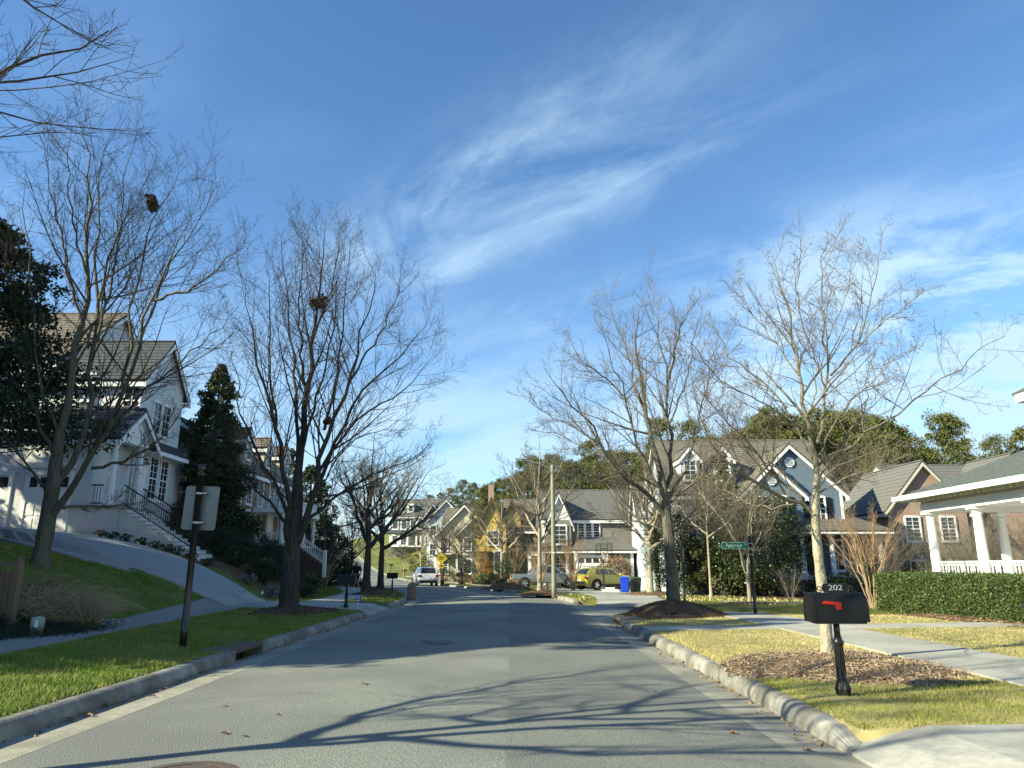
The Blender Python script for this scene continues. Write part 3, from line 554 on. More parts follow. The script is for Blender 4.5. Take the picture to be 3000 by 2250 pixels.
hero('maple_tree', 'bare forked tree on the grass bank in front of the white house garage', 20.0,
     [(112, 1690), (118, 1640), (140, 1525), (152, 1440), (165, 1350), (176, 1269), (200, 1130), (235, 960), (262, 800), (272, 600), (262, 430), (255, 330)], (.215, .014),
     [([(150, 1440), (190, 1380), (217, 1332), (251, 1235), (280, 1115), (284, 995), (284, 850), (278, 650), (300, 450), (330, 380)], .10),
      ([(142, 1525), (202, 1477), (250, 1400), (275, 1365), (313, 1260), (357, 1139), (410, 995), (448, 874), (520, 720), (590, 560)], .10),
      ([(270, 1372), (330, 1358), (386, 1346), (458, 1308), (530, 1211), (570, 1130)], .05), ([(183, 1490), (240, 1482), (337, 1481), (430, 1470)], .03),
      ([(145, 1450), (110, 1400), (67, 1346), (20, 1290), (-40, 1180)], .05), ([(165, 1360), (110, 1240), (60, 1080), (40, 880), (20, 700)], .06),
      ([(284, 1000), (337, 780), (357, 627), (365, 500), (400, 400)], .05), ([(357, 1140), (380, 950), (429, 675), (477, 578), (560, 470)], .055),
      ([(410, 1000), (482, 800), (578, 660), (620, 560)], .045), ([(448, 880), (560, 850), (660, 770), (715, 690)], .045), ([(240, 960), (190, 760), (150, 560), (140, 420)], .05),
      ([(260, 820), (210, 650), (200, 500), (210, 380)], .04), ([(176, 1280), (120, 1120), (95, 900), (80, 640), (75, 500)], .05), ([(315, 1260), (420, 1150), (540, 1050), (640, 960), (700, 900)], .045),
      ([(284, 900), (330, 700), (420, 560), (450, 450)], .04), ([(200, 1130), (300, 900), (330, 700), (345, 560)], .04)],
     bark_g, twig_d, 14, 2.6, rmin=.0042, rk=.12)
# tree by the camera on the left: only its boughs reach into the picture
generic('maple_tree', 'bare street tree whose boughs overhang the road from the left verge', (-7.55, 4.5), 9.6, 4.8, 2.4, .125, bark_d, twig_d, 16, 10, HERO, rmin=.003, start=-.1, out=.7)
for nm, lab, px, Y, hgt, spr, fork, r, sd, bk, tw in (
    ('maple_tree', 'bare tree on the verge next to the person walking on the pavement', 1076, 39.1, 9.0, 3.3, 2.2, .24, 21, bark_d, twig_g),
    ('maple_tree', 'bare tree on the verge behind the walker with a far mailbox beside it', 1117, 46.8, 9.6, 4.2, 2.4, .23, 22, bark_d, twig_g),
    ('maple_tree', 'slim bare tree growing just behind the wooden utility pole', 1581, 40.5, 9.8, 2.7, 2.6, .15, 23, bark_p, twig_p),
    ('maple_tree', 'low spreading bare tree before the yellow house', 1470, 60.0, 7.6, 3.4, 2.5, .19, 24, bark_p, twig_p),
    ('maple_tree', 'bare tree on the far verge in front of the beige house', 1352, 72.0, 7.0, 2.8, 2.2, .14, 25, bark_g, twig_g),
    ('maple_tree', 'bare dark tree right behind the yellow diamond sign', 1297, 74.0, 7.6, 2.9, 1.9, .16, 26, bark_d, twig_g),
    ('maple_tree', 'pale bare tree by the kerb just past the white parked car', 1233, 84.0, 6.8, 2.7, 2.6, .12, 27, bark_p, twig_p),
    ('maple_tree', 'bare tree by the left pavement past the dark hedge and dark car', 1030, 62.0, 7.5, 2.6, 2.0, .12, 28, bark_d, twig_g),
    ('maple_tree', 'stout bare tree with pale trunk beside the green bin', 1903, 42.0, 8.2, 3.4, 2.4, .19, 29, bark_p, twig_p),
    ('maple_tree', 'thin-trunked bare tree against the blue house window', 2078, 39.0, 7.6, 2.6, 3.0, .085, 30, bark_p, twig_p),
    ('maple_tree', 'bare tree close to the pale side wall of the blue house', 1925, 45.5, 10.5, 3.6, 3.0, .16, 33, bark_g, twig_g),
    ('sapling', 'young bare sapling on the tan lawn by the farthest mailbox', 1184, 108.0, 4.2, 1.3, 1.6, .06, 31, bark_p, twig_p),
    ('sapling', 'young bare sapling standing up the tan slope past the farthest mailbox', 1137, 132.0, 5.0, 1.4, 1.8, .06, 32, bark_p, twig_p)):
    x = (px - 1500) * Y / 2186.0; generic(nm, lab, (x, Y), hgt, spr, fork, r, bk, tw, sd, 9, MID if Y < 80 else FAR, rmin=.0042 + .00005 * Y)
def clump_tree(name, label, base, height, spread, stems, r0, bark, twig, seed, group, levels=MID, split=.0, rmin=.004, bow=.5):
    rng = np.random.default_rng(seed); x, y = base; g = Hf(x, y); lim = []; tr = [(x, y, g - .1), (x, y, g + .02), (x, y, g + max(split, .12))]
    for k in range(stems):
        a = k * 2.4 + rng.uniform(-.4, .4); rr = spread * math.sqrt((k + .6) / stems) * rng.uniform(.85, 1.1); hh = height * rng.uniform(.66, .9) * (1 - .16 * (rr / spread) ** 2); d = Vector((math.cos(a), math.sin(a), 0)); o = Vector((x, y, g + max(0, split - .1))) + d * .09
        lim.append(([o, o + d * rr * .16 * bow * 2 + Vector((0, 0, hh * .3)), o + d * rr * .5 + Vector((0, 0, hh * .66)), o + d * rr + Vector((0, 0, hh))], r0 * rng.uniform(.7, 1.1), .008))
    return tree_parts(name, label, 'tree', Vector((x, y, g)), (tr, r0 * 1.7, r0 * 1.5), lim, bark, twig, levels, seed, group, rmin, (8, 6, 3, 3, 3))
CR = 'bare multi-stemmed crape myrtles'
bark_cr = mat('bark_crape', (.36, .265, .165), (.25, .18, .115), .8, 4, spec=.15, stretch=(2, 2, .5))
CL = [LV(10, .3, .98, 26, 10, .36, .5, 4, .5, .15), LV(7, .15, 1, 28, 12, .5, .6, 3, .4, .2), LV(3, .2, 1, 30, 12, .5, .6, 3, .3, .2)]
clump_tree('crape_myrtle', 'tall tan multi-stemmed crape myrtle behind the clipped hedge', (14.6, 30.5), 4.6, 1.9, 12, .045, bark_cr, twig_r, 41, CR, CL)
clump_tree('crape_myrtle', 'tan crape myrtle behind the tail of the yellow car', (4.15, 51.0), 4.2, 1.3, 10, .045, bark_cr, twig_r, 42, CR, CL)
clump_tree('crape_myrtle', 'tan crape myrtle between the silver car and the utility pole', (2.1, 55.5), 4.6, 1.3, 9, .045, bark_cr, twig_r, 43, CR, CL)
clump_tree('crape_myrtle', 'tan crape myrtle beside the yellow house wall', (.15, 68.0), 5.0, 1.7, 9, .05, bark_cr, twig_r, 44, CR, CL)
clump_tree('crape_myrtle', 'small crape myrtle by the yellow house front door', (-2.9, 71.0), 4.2, 1.3, 7, .04, bark_cr, twig_r, 45, CR, CL)
clump_tree('crape_myrtle', 'shaded crape myrtle beyond the tan brick house steps', (-13.0, 52.0), 5.2, 2.6, 12, .05, bark_cr, twig_d, 46, CR, CL)
clump_tree('crape_myrtle', 'white-stemmed crape myrtle behind the green street name signs', (10.4, 33.0), 5.2, 2.6, 7, .05, bark_p, twig_p, 47, CR, MID, split=1.35, bow=.3)
clump_tree('young_shrub', 'leafless young shrub between the blue house porch and the mailbox', (11.8, 31.9), 1.9, .65, 7, .018, bark_p, twig_p, 48, None, FAR, bow=.3)

# ------------------------------------------------------------------ foliage
def leaves(rng, Cn, Rd, n, size, squash=.8, up=0.0, tri=False, aspect=.5):
    K = len(Cn); u = nrmz(rng.standard_normal((K, n, 3))) * (rng.random((K, n, 1)) ** .45); u[..., 2] *= squash
    p = (Cn[:, None] + u * Rd[:, None, None]).reshape(-1, 3); N = len(p)
    d = nrmz(rng.standard_normal((N, 3)) + np.array([0, 0, up])); s = nrmz(np.cross(d, rng.standard_normal((N, 3)))); sz = size * (.6 + .8 * rng.random((N, 1)))
    if tri:
        V = np.stack([p - s * sz * aspect * .5, p + s * sz * aspect * .5, p + d * sz], 1).reshape(-1, 3); F = np.arange(N * 3).reshape(-1, 3)
    else:
        nn = np.cross(d, s) * sz * .12
        V = np.stack([p - d * sz * .5, p + s * sz * aspect * .5 + nn, p + d * sz * .5, p - s * sz * aspect * .5 + nn], 1).reshape(-1, 3); F = np.arange(N * 4).reshape(-1, 4)
    return V, F
def shell(rng, K, rad, c=(0, 0, 0), inner=.55, zmin=-1.0):
    u = nrmz(rng.standard_normal((K, 3))); u[:, 2] = np.maximum(u[:, 2], zmin); r = inner + (1 - inner) * rng.random((K, 1)) ** .6
    return np.array(c) + u * r * np.array(rad)
def bush(name, label, x, y, rx, ry, h, leafm, seed, group=None, n=26, K=130, size=.09, cat='shrub', z=None, core=True):
    rng = np.random.default_rng(seed); g = Hf(x, y) if z is None else z; t = thing(name, label, cat, (x, y, g), 0, group)
    Cn = shell(rng, K, (rx * .86, ry * .86, h * .46), (x, y, g + h * .5), .6); Rd = np.full(K, .26 * min(rx, h * .6)) * (.7 + .6 * rng.random(K))
    V, F = leaves(rng, Cn, Rd, n, size); np_obj('foliage', V, F, leafm, t)
    mb = MB()
    for k in range(5): a = k * 1.3; mb.tube([(x, y, g - .05), (x + .3 * rx * math.cos(a), y + .3 * ry * math.sin(a), g + h * .5), (x + .6 * rx * math.cos(a), y + .6 * ry * math.sin(a), g + h * .8)], [.03, .02, .01], 5)
    mb.build('stems', bark_d, t); return t
def conifer(name, label, x, y, h, r, leafm, seed, group=None, n=34, K=420, size=.20, z0=.04, power=.85, cat='tree', gz=None):
    rng = np.random.default_rng(seed); g = Hf(x, y) if gz is None else gz; t = thing(name, label, cat, (x, y, g), 0, group)
    MB().tube([(x, y, g - .1), (x, y, g + h * .5), (x, y, g + h * .97)], [r * .09 + .05, r * .06 + .03, .015], 8).build('trunk', bark_d, t)
    u = rng.random(K) ** 1.35; zz = g + h * (z0 + (1 - z0) * u); rad = r * (1 - u) ** power * (.55 + .5 * rng.random(K)) * (1 + .22 * np.sin(u * 26 + seed)); a = rng.random(K) * 6.283
    Cn = np.stack([x + rad * np.cos(a), y + rad * np.sin(a), zz], -1); Rd = (.10 * r + .22) * (.7 + .6 * rng.random(K)) * (1.1 - .6 * u)
    V, F = leaves(rng, Cn, Rd, n, size, .8, .3); np_obj('crown', V, F, leafm, t)
    mb = MB()
    for k in range(0, K, 9): c = Cn[k]; mb.tube([(x, y, c[2] - .25 * rad[k]), tuple(c)], [.03, .008], 4)
    mb.build('limbs', bark_d, t); return t
EV = 'evergreens screening the left-hand gardens'
conifer('evergreen_tree', 'dark bushy evergreen leaning in beside the white house drive', -17.2, 21.6, 9.8, 3.7, leaf_dk, 51, EV, 60, 640, .16, .33, .42)
conifer('evergreen_tree', 'tall dark evergreen in the garden left of the white house drive', -18.6, 12.6, 12.5, 4.4, leaf_dk, 52, EV, 36, 520, .26, .04, .45)
conifer('evergreen_tree', 'tall dark evergreen in the garden left of the wooden fence', -18.0, 8.6, 12.0, 3.3, leaf_dk, 53, EV, 36, 420, .26, .04, .5)
conifer('evergreen_tree', 'broad dark evergreen behind the white house drive', -25.0, 18.5, 12.5, 4.6, leaf_dk, 54, EV, 36, 480, .26, .04, .45)
for i_, (x_, y_, h_, r_) in enumerate(((-30.5, 25.5, 15, 3.4), (-34, 22, 16, 4), (-33, 32.5, 14, 3.2), (-22.5, 22.0, 10.5, 2.6))):  # unseen evergreens added uphill to throw shade on the white house side
    conifer('evergreen_tree', ('unseen tall evergreen added uphill to shade the white house garage', 'unseen tall evergreen added farther uphill to shade the white house', 'unseen tall evergreen added beside the white house for shade', 'unseen evergreen added above the white house drive for shade')[i_], x_, y_, h_, r_, leaf_dk, 451 + i_, EV, 36, 460, .28, .03, .45)
conifer('cedar_tree', 'dark pointed cedar squeezed between the white house and the tan brick house', -16.9, 40.6, 10.3, 2.5, leaf_con, 55, None, 60, 620, .17, .02, .62)
conifer('cedar_tree', 'dark evergreen beyond the tan brick house porch', -16.6, 60.0, 9.0, 3.4, leaf_dk, 56, None, 36, 460, .22, .02, .55)
conifer('cedar_tree', 'low dark evergreen overhanging the pavement by the dark car', -14.2, 58.0, 4.6, 2.6, leaf_dk, 57, None, 36, 260, .18, .0, .5)
conifer('cedar_tree', 'olive green evergreen behind the tan brick house dormers', -20.5, 66.0, 10.5, 3.0, leaf_mag, 58, None, 30, 300, .24, .1, .6)
# low planting on the left bank
for i, (px, py, Y, rx, h) in enumerate(((690, 1680, 33.5, 1.0, 1.35), (775, 1700, 32.6, .85, 1.1), (835, 1655, 35.5, 1.2, 1.7), (895, 1730, 33.0, .8, 1.2), (730, 1640, 36.5, 1.3, 1.7), (640, 1650, 35.0, 1.1, 1.5), (790, 1650, 38.0, 1.2, 1.6))):
    x = (px - 1500) * Y / 2186.0
    bush('foundation_shrub', ('dark clipped shrub on the bank right above the drive edge', 'small dark shrub behind the silvery shrub', 'tall dark shrub in front of the tan brick porch railing', 'dark shrub peeping out beside the big vase-shaped trunk', 'tall dark shrub against the near corner of the tan brick house', 'dark shrub at the foot of the cedar', 'dark shrub below the tan brick porch floor')[i], x, Y, rx, rx, h, leaf_dk, 60 + i, 'dark shrubs on the left bank', 30, 150, .075)
bush('silver_shrub', 'small silvery shrub at the foot of the dark shrubs by the drive', -10.75, 30.6, .42, .35, .5, mat('leaf_silver', (.25, .27, .25), (.16, .18, .16), .8, 9), 71, None, 18, 40, .07)
bush('silver_shrub', 'silvery shrub right behind the large vase-shaped tree trunk', -9.9, 30.9, .42, .35, .6, MATS['leaf_silver'], 72, None, 18, 40, .07)
for i in range(9):
    f = i / 8; x = -17.0 + 4.6 * f + .1 * math.sin(i * 5); bush('edging_plant', 'low evergreen tuft along the foot of the white brick steps', x, 30.55 - .35 * f, .33, .26, .34, leaf_con, 80 + i, 'edging plants below the brick steps', 14, 26, .06)
# right-hand evergreens by the blue house
bush('holly_shrub', 'huge dark holly in front of the blue house, left of the porch', 14.0, 42.0, 3.2, 1.8, 5.9, leaf_hol, 91, None, 48, 460, .13)
bush('holly_shrub', 'dark holly filling the gap beside the stout pale tree and the white wall', 9.7, 45.0, 1.9, 1.3, 5.2, leaf_hol, 92, None, 44, 320, .12)
bush('holly_shrub', 'low dark shrub under the blue house porch railing', 17.6, 41.8, 1.4, .8, 1.55, leaf_hol, 93, None, 30, 130, .09)
bush('holly_shrub', 'rounded dark shrub in front of the middle porch column', 19.7, 42.3, 1.0, .8, 2.2, leaf_hol, 94, None, 30, 130, .09)
conifer('juniper_tree', 'olive feathery evergreen rising in front of the blue house dormer', 12.3, 43.2, 8.2, 1.9, leaf_mag, 95, None, 40, 330, .17, .05, .55)
for lab, x, y, r, h, lm, sd in (('rounded evergreen shrub by the silver car', -.75, 59.5, 1.15, 2.1, leaf_hol, 101), ('taller evergreen shrub behind the rounded one by the silver car', .2, 61.5, 1.2, 3.0, leaf_hol, 102),
    ('dark evergreen shrub beside the beige house', -5.9, 84, 1.9, 3.4, leaf_hol, 103), ('bright green low shrub below the yellow house window', -2.6, 70.2, .9, 1.1, leaf_hedge, 104), ('rusty ornamental grass clump by the beige house', -4.9, 74, 1.1, 1.2, straw, 105),
    ('rusty ornamental grass clump next to the planter', -3.7, 72, .9, 1.0, straw, 106), ('brown leaved shrub below the silver car', .3, 57.2, .9, .8, leaf_dry, 107), ('clipped shrub next to the diamond sign', -7.4, 82, 1.5, 1.6, leaf_hol, 108),
    ('dark evergreen shrub on the far lawn', -13.6, 112, 2.2, 3.6, leaf_mag, 109), ('evergreen shrub in front of the hillside house', -26.0, 176, 3.0, 3.4, leaf_hol, 110), ('brown leaved shrub behind the clipped hedge', 16.3, 29.2, 1.0, 1.5, leaf_dry, 111),
    ('leafless brush under the brick house gable', 24.0, 41, 2.0, 2.8, leaf_mag, 112)):
    bush('garden_shrub', lab, x, y, r, r, h, lm, sd, None, 22, 110, .10 if y < 90 else .2)
bush('garden_shrub', 'brown thicket of twiggy shrubs against the grey house wall', 8.0, 58.5, 1.8, .9, 2.6, twig_r, 113, None, 30, 120, .12)

# ------------------------------------------------------------------ house kit
def roof_slope(parent, e0, e1, r1, r0, n, m, th=.13, name='roof_slope', lip=.028):
    e0, e1, r0, r1 = map(Vector, (e0, e1, r0, r1)); nn = (e1 - e0).cross((r0 + r1) / 2 - (e0 + e1) / 2).normalized()
    if nn.z < 0: nn = -nn
    mb = MB()
    for i in range(n):
        a, b = i / n, min(1, (i + 1.12) / n)
        p = [e0.lerp(r0, a), e1.lerp(r1, a), e1.lerp(r1, b), e0.lerp(r0, b)]; lo = -nn * th * (1 if i == 0 else .3)
        mb.hexa([q + lo for q in p], [p[0] + nn * lip, p[1] + nn * lip, p[2], p[3]])
    return mb.build(name, m, parent)
def gable(parent, x0, x1, y0, y1, z, rise, axis, over, rm, wm, tm, n=14, ends=(1, 1), oe=.35):
    f = (lambda u, v, w: (u, v, w)) if axis == 'x' else (lambda u, v, w: (v, u, w))
    (u0, u1, v0, v1) = (x0, x1, y0, y1) if axis == 'x' else (y0, y1, x0, x1)
    vm = (v0 + v1) / 2; sl = rise / (vm - v0); d = oe * sl; a, b = u0 - over, u1 + over
    roof_slope(parent, f(a, v0 - oe, z - d), f(b, v0 - oe, z - d), f(b, vm, z + rise), f(a, vm, z + rise), n, rm)
    roof_slope(parent, f(a, v1 + oe, z - d), f(b, v1 + oe, z - d), f(b, vm, z + rise), f(a, vm, z + rise), n, rm)
    MB().prism([f(a + .02, vm - .12, z + rise - .02), f(a + .02, vm, z + rise + .07), f(a + .02, vm + .12, z + rise - .02)], Vector(f(b - .02, 0, 0)) - Vector(f(a + .02, 0, 0))).build('ridge_cap', rm, parent)
    for k, (u, s) in enumerate(((u0, 1), (u1, -1))):
        if not ends[k]: continue
        MB().prism([f(u, v0, z - .01), f(u, v1, z - .01), f(u, vm, z + rise - .12)], f(s * .15, 0, 0)).build('gable_wall', wm, parent)
        ua = u - s * over; t = f(s * .05, 0, 0); w = .24
        for vv, sg in ((v0 - oe, 1), (v1 + oe, -1)):
            MB().prism([f(ua - s * .01, vv, z - d - .15), f(ua - s * .01, vm, z + rise - .15), f(ua - s * .01, vm, z + rise - .15 - w), f(ua - s * .01, vv + sg * .0, z - d - .15 - w)], t).build('rake_board', tm, parent)
    for vv, sg in ((v0 - oe, 1), (v1 + oe, -1)):
        lo = Vector(f(a + .04, vv + sg * .03, z - d - .33)); hi = Vector(f(b - .04, vv + sg * .09, z - d - .12)); MB().box(min(lo.x, hi.x), max(lo.x, hi.x), min(lo.y, hi.y), max(lo.y, hi.y), lo.z, hi.z).build('eave_board', tm, parent)
WC = {}
def window(parent, x, y, z, w, h, face='f', nx=2, ny=3, trim=None, shutters=None, sill=True, tw=.10):
    trim = trim or white; key = (w, h, nx, ny, trim.name, sill, tw)
    if key not in WC:
        mb = MB(); a = w / 2; mb.box(-a - tw, -a, -.07, .02, -tw, h + tw); mb.box(a, a + tw, -.07, .02, -tw, h + tw); mb.box(-a, a, -.07, .02, h, h + tw * 1.4); mb.box(-a, a, -.07, .02, -tw, 0)
        if sill: mb.box(-a - tw - .05, a + tw + .05, -.12, .02, -tw - .06, -tw)
        mb.box(-a, a, -.05, -.005, h * .5 - .03, h * .5 + .03)
        for i in range(1, nx): u = -a + w * i / nx; mb.box(u - .013, u + .013, -.038, -.006, 0, h)
        for i in range(1, ny * 2): v = h * i / (ny * 2); mb.box(-a, a, -.036, -.006, v - .012, v + .012)
        pm = MB(); pm.box(-a, a, -.012, .012, 0, h)
        WC[key] = (mb.mesh('window', trim), pm.mesh('pane', glass))
    rz = {'f': 0, 'r': math.pi / 2, 'l': -math.pi / 2, 'b': math.pi}[face]; o = place(WC[key][0], 'window', parent, (x, y, z), rz)
    p = bpy.data.objects.new('pane', WC[key][1]); C.objects.link(p); p.parent = o
    if shutters:
        k2 = ('s', w, h, shutters.name)
        if k2 not in WC:
            mb = MB(); sw = w * .48; mb.box(-sw / 2, sw / 2, -.02, .01, 0, h)
            for i in range(int(h / .09)): mb.box(-sw / 2 + .05, sw / 2 - .05, -.034, -.02, .06 + i * .09, .06 + i * .09 + .055)
            WC[k2] = mb.mesh('shutter', shutters)
        for s in (-1, 1):
            c = bpy.data.objects.new('shutter', WC[k2]); C.objects.link(c); c.parent = o; c.location = (s * (w / 2 + tw + w * .25), -.03, 0)
    return o
def column(parent, x, y, z0, z1, r=.14, m=None):
    key = ('c', round(z1 - z0, 3), r)
    if key not in WC:
        h = z1 - z0; mb = MB(); mb.box(-r * 1.45, r * 1.45, -r * 1.45, r * 1.45, 0, .07); mb.lathe([(r * 1.3, .07), (r * 1.35, .11), (r * 1.2, .15), (r * 1.02, .18), (r, .3), (r * .98, h * .4), (r * .82, h - .26), (r * .95, h - .24), (r * .95, h - .2), (r * .83, h - .19), (r * .85, h - .14), (r * 1.2, h - .08)], 18); mb.box(-r * 1.35, r * 1.35, -r * 1.35, r * 1.35, h - .08, h)
        me = mb.mesh('column', m or white); WC[key] = me
    return place(WC[key], 'column', parent, (x, y, z0))
def baluster_mesh(h, kind='turned', m=None):
    key = ('b', h, kind)
    if key not in WC:
        mb = MB()
        if kind == 'turned': mb.box(-.03, .03, -.03, .03, 0, h * .16); mb.lathe([(.026, h * .16), (.04, h * .3), (.034, h * .42), (.018, h * .56), (.03, h * .66), (.022, h * .72), (.028, h * .84)], 8); mb.box(-.03, .03, -.03, .03, h * .84, h)
        else: mb.box(-.009, .009, -.009, .009, 0, h)
        WC[key] = mb.mesh('baluster', m or white)
    return WC[key]
def railing(parent, p0, p1, h=.8, kind='turned', m=None, gap=.15, rail=.05):
    m = m or white; p0, p1 = Vector(p0), Vector(p1); L = (p1 - p0).length; u = (p1 - p0).normalized(); n = Vector((-u.y, u.x, 0)).normalized() * rail
    rt_ = None
    for nm, za, zb in (('hand_rail', h - .06, h), ('foot_rail', .08, .13)):
        mb = MB(); b = [p0 + n, p0 - n, p1 - n, p1 + n]; mb.hexa([q + Vector((0, 0, za)) for q in b], [q + Vector((0, 0, zb)) for q in b]); o = mb.build(nm, m, parent); rt_ = rt_ or o
    me = baluster_mesh(round(h - .19, 3), kind, m); c = int(L / gap)
    for i in range(1, c): q = p0.lerp(p1, i / c); place(me, 'baluster', parent, (q.x, q.y, q.z + .13), math.atan2(u.y, u.x))
def boxp(parent, name, m, *a, bevel=0.0): return MB().box(*a).build(name, m, parent, bevel=bevel)
def corner_boards(parent, m, x0, x1, y0, y1, z0, z1, w=.14):
    for x, sx in ((x0, -1), (x1, 1)): boxp(parent, 'corner_board', m, min(x - sx * w, x + sx * .03), max(x - sx * w, x + sx * .03), y0 - .03, y0 + .12, z0, z1)
def door(parent, x, y, z, w, h, face, m, panels=3):
    mb = MB(); mb.box(-w / 2, w / 2, -.03, .02, 0, h); mb.box(-w / 2 - .12, -w / 2, -.06, .02, 0, h + .14); mb.box(w / 2, w / 2 + .12, -.06, .02, 0, h + .14); mb.box(-w / 2, w / 2, -.06, .02, h, h + .14)
    for i in range(2):
        for j in range(panels): mb.box(-w / 2 + .1 + i * w / 2, -.1 + i * w / 2, -.045, -.02, .12 + j * h / panels, h / panels * (j + 1) - .1)
    o = place(mb.mesh('door', m), 'door', parent, (x, y, z), {'f': 0, 'r': math.pi / 2, 'l': -math.pi / 2}[face])
    k = MB(); k.lathe([(.02, 0), (.035, .02), (.03, .05), (.0, .06)], 8, (w * .38, -.05, h * .45)); kk = bpy.data.objects.new('handle', k.mesh('handle', black)); C.objects.link(kk); kk.parent = o; return o
def garage_door(parent, x, y, z, w, h, face='f', m=None, lights=True, rows_=4, cols_=4):
    m = m or white; mb = MB(); mb.box(-w / 2, w / 2, -.02, .03, 0, h); rz = {'f': 0, 'r': math.pi / 2, 'l': -math.pi / 2}[face]
    o = place(mb.mesh('garage_door', m), 'garage_door', parent, (x, y, z), rz); pw, ph = w / cols_, h / rows_; pm = MB(); pm.box(-pw / 2 + .05, pw / 2 - .05, -.02, .0, -ph / 2 + .06, ph / 2 - .06); pme = pm.mesh('panel', m); gm = MB(); gm.box(-pw / 2 + .06, pw / 2 - .06, -.014, .0, -ph / 2 + .08, ph / 2 - .08); gme = gm.mesh('light', glass)
    for i in range(cols_):
        for j in range(rows_):
            lt = lights and j == rows_ - 1; p = bpy.data.objects.new('pane' if lt else 'panel', gme if lt else pme); C.objects.link(p); p.parent = o; p.location = (-w / 2 + pw * (i + .5), -.02, ph * (j + .5))
    f = MB(); f.box(-w / 2 - .14, -w / 2, -.07, .03, 0, h + .18); f.box(w / 2, w / 2 + .14, -.07, .03, 0, h + .18); f.box(-w / 2, w / 2, -.07, .03, h, h + .18)
    q = bpy.data.objects.new('frame', f.mesh('frame', white)); C.objects.link(q); q.parent = o
    return o

# ------------------------------------------------------------------ white brick house on the left bank
Wh = thing('white_brick_house', 'white painted brick house with dark gables, garage and steps on the left bank', 'house', (-19, 35, 2.7))
boxp(Wh, 'wall', wbrick, -25, -17.95, 31, 40, 1.8, 7.5); boxp(Wh, 'wall', wbrick, -31, -22.6, 34.02, 45, 1.8, 11.5); boxp(Wh, 'wall', wbrick, -24, -17.85, 34.0, 38.3, 1.81, 10.6)
gable(Wh, -31, -22.6, 34.4, 45, 11.5, 4.2, 'x', .35, roof_brown, wbrick, white, 18)
gable(Wh, -23.8, -17.85, 34.0, 38.3, 10.6, 2.3, 'x', .28, roof_dark, wbrick, white, 12, (0, 1))
roof_slope(Wh, (-25.3, 30.6, 7.35), (-17.9, 30.6, 7.35), (-17.9, 34, 9.0), (-25.3, 34, 9.0), 10, roof_dark); boxp(Wh, 'eave_board', white, -25.2, -17.95, 30.66, 30.75, 7.1, 7.4)
# covered porch
boxp(Wh, 'porch_wall', wbrick, -18.9, -16.62, 31.0 - .04, 31.3, 1.8, 3.9); boxp(Wh, 'porch_floor', concrete, -19.0, -16.5, 30.88, 34, 3.9, 4.02)
boxp(Wh, 'pier', wbrick, -17.5, -16.98, 30.9, 31.42, 1.8, 3.88)
column(Wh, -17.25, 31.2, 4.02, 6.85, .17); column(Wh, -17.25, 33.4, 4.02, 6.85, .17)
boxp(Wh, 'porch_beam', white, -18.9, -17.02, 30.98, 31.4, 6.85, 7.2); boxp(Wh, 'porch_beam', white, -17.46, -17.04, 31.4, 33.7, 6.851, 7.2); boxp(Wh, 'porch_ceiling', white, -19.0, -17.05, 31.4, 34, 7.12, 7.19)
gable(Wh, -20.2, -17.0, 30.95, 34.0, 7.2, 1.3, 'x', .25, roof_dark, white, white, 8, (0, 1))
boxp(Wh, 'porch_back_wall', wbrick, -19.2, -18.9, 31.3, 34, 3.9, 7.1)
rail_b = lambda a, b, h=.9: railing(Wh, a, b, h, 'iron', black, .12, .018)
rail_b((-18.85, 31.08, 4.02), (-17.45, 31.08, 4.02))
door(Wh, -17.82, 34.75, 4.02, .95, 2.3, 'r', white, 2); window(Wh, -17.83, 34.75, 6.42, .95, .45, 'r', 3, 1)
for y in (35.9, 37.0): window(Wh, -17.83, y, 4.75, .75, 1.95, 'r', 2, 3)
for y in (35.55, 36.55): window(Wh, -17.83, y, 7.95, .75, 1.5, 'r', 2, 2)
roof_slope(Wh, (-17.15, 34.2, 7.0), (-17.15, 38.3, 7.0), (-17.85, 38.3, 7.6), (-17.85, 34.2, 7.6), 4, roof_dark); boxp(Wh, 'eave_board', white, -17.85, -17.17, 34.2, 38.3, 6.78, 6.98)
window(Wh, -18.3, 34.0, 8.6, .7, 1.3, 'f', 2, 2); window(Wh, -20.6, 33.98, 9.3, .8, 1.2, 'f', 2, 2)
garage_door(Wh, -19.75, 31.0, 2.95, 1.75, 2.35); garage_door(Wh, -22.6, 31.0, 2.95, 2.3, 2.35)
boxp(Wh, 'lintel', white, -20.8, -18.7, 30.93, 31, 5.62, 5.85)
lt = boxp(Wh, 'wall_lantern', black, -19.42, -19.22, 30.72, 30.92, 6.2, 6.5); MB().tube([(-19.32, 31, 6.45), (-19.32, 30.8, 6.75), (-19.32, 30.82, 6.5)], .018, 6).build('bracket', black, lt)
for i in range(12):
    x = -16.6 + .285 * i; top = 4.02 - .168 * (i + 1); boxp(Wh, 'step', wbrick, x, x + .285, 31.02, 32.7, 1.3, top)
    boxp(Wh, 'tread', concrete, x - .02, x + .285, 31.0, 32.72, top, top + .035)
rail_b((-16.55, 31.06, 4.02), (-13.2, 31.06, 2.05)); rail_b((-16.55, 32.66, 4.02), (-13.2, 32.66, 2.05))
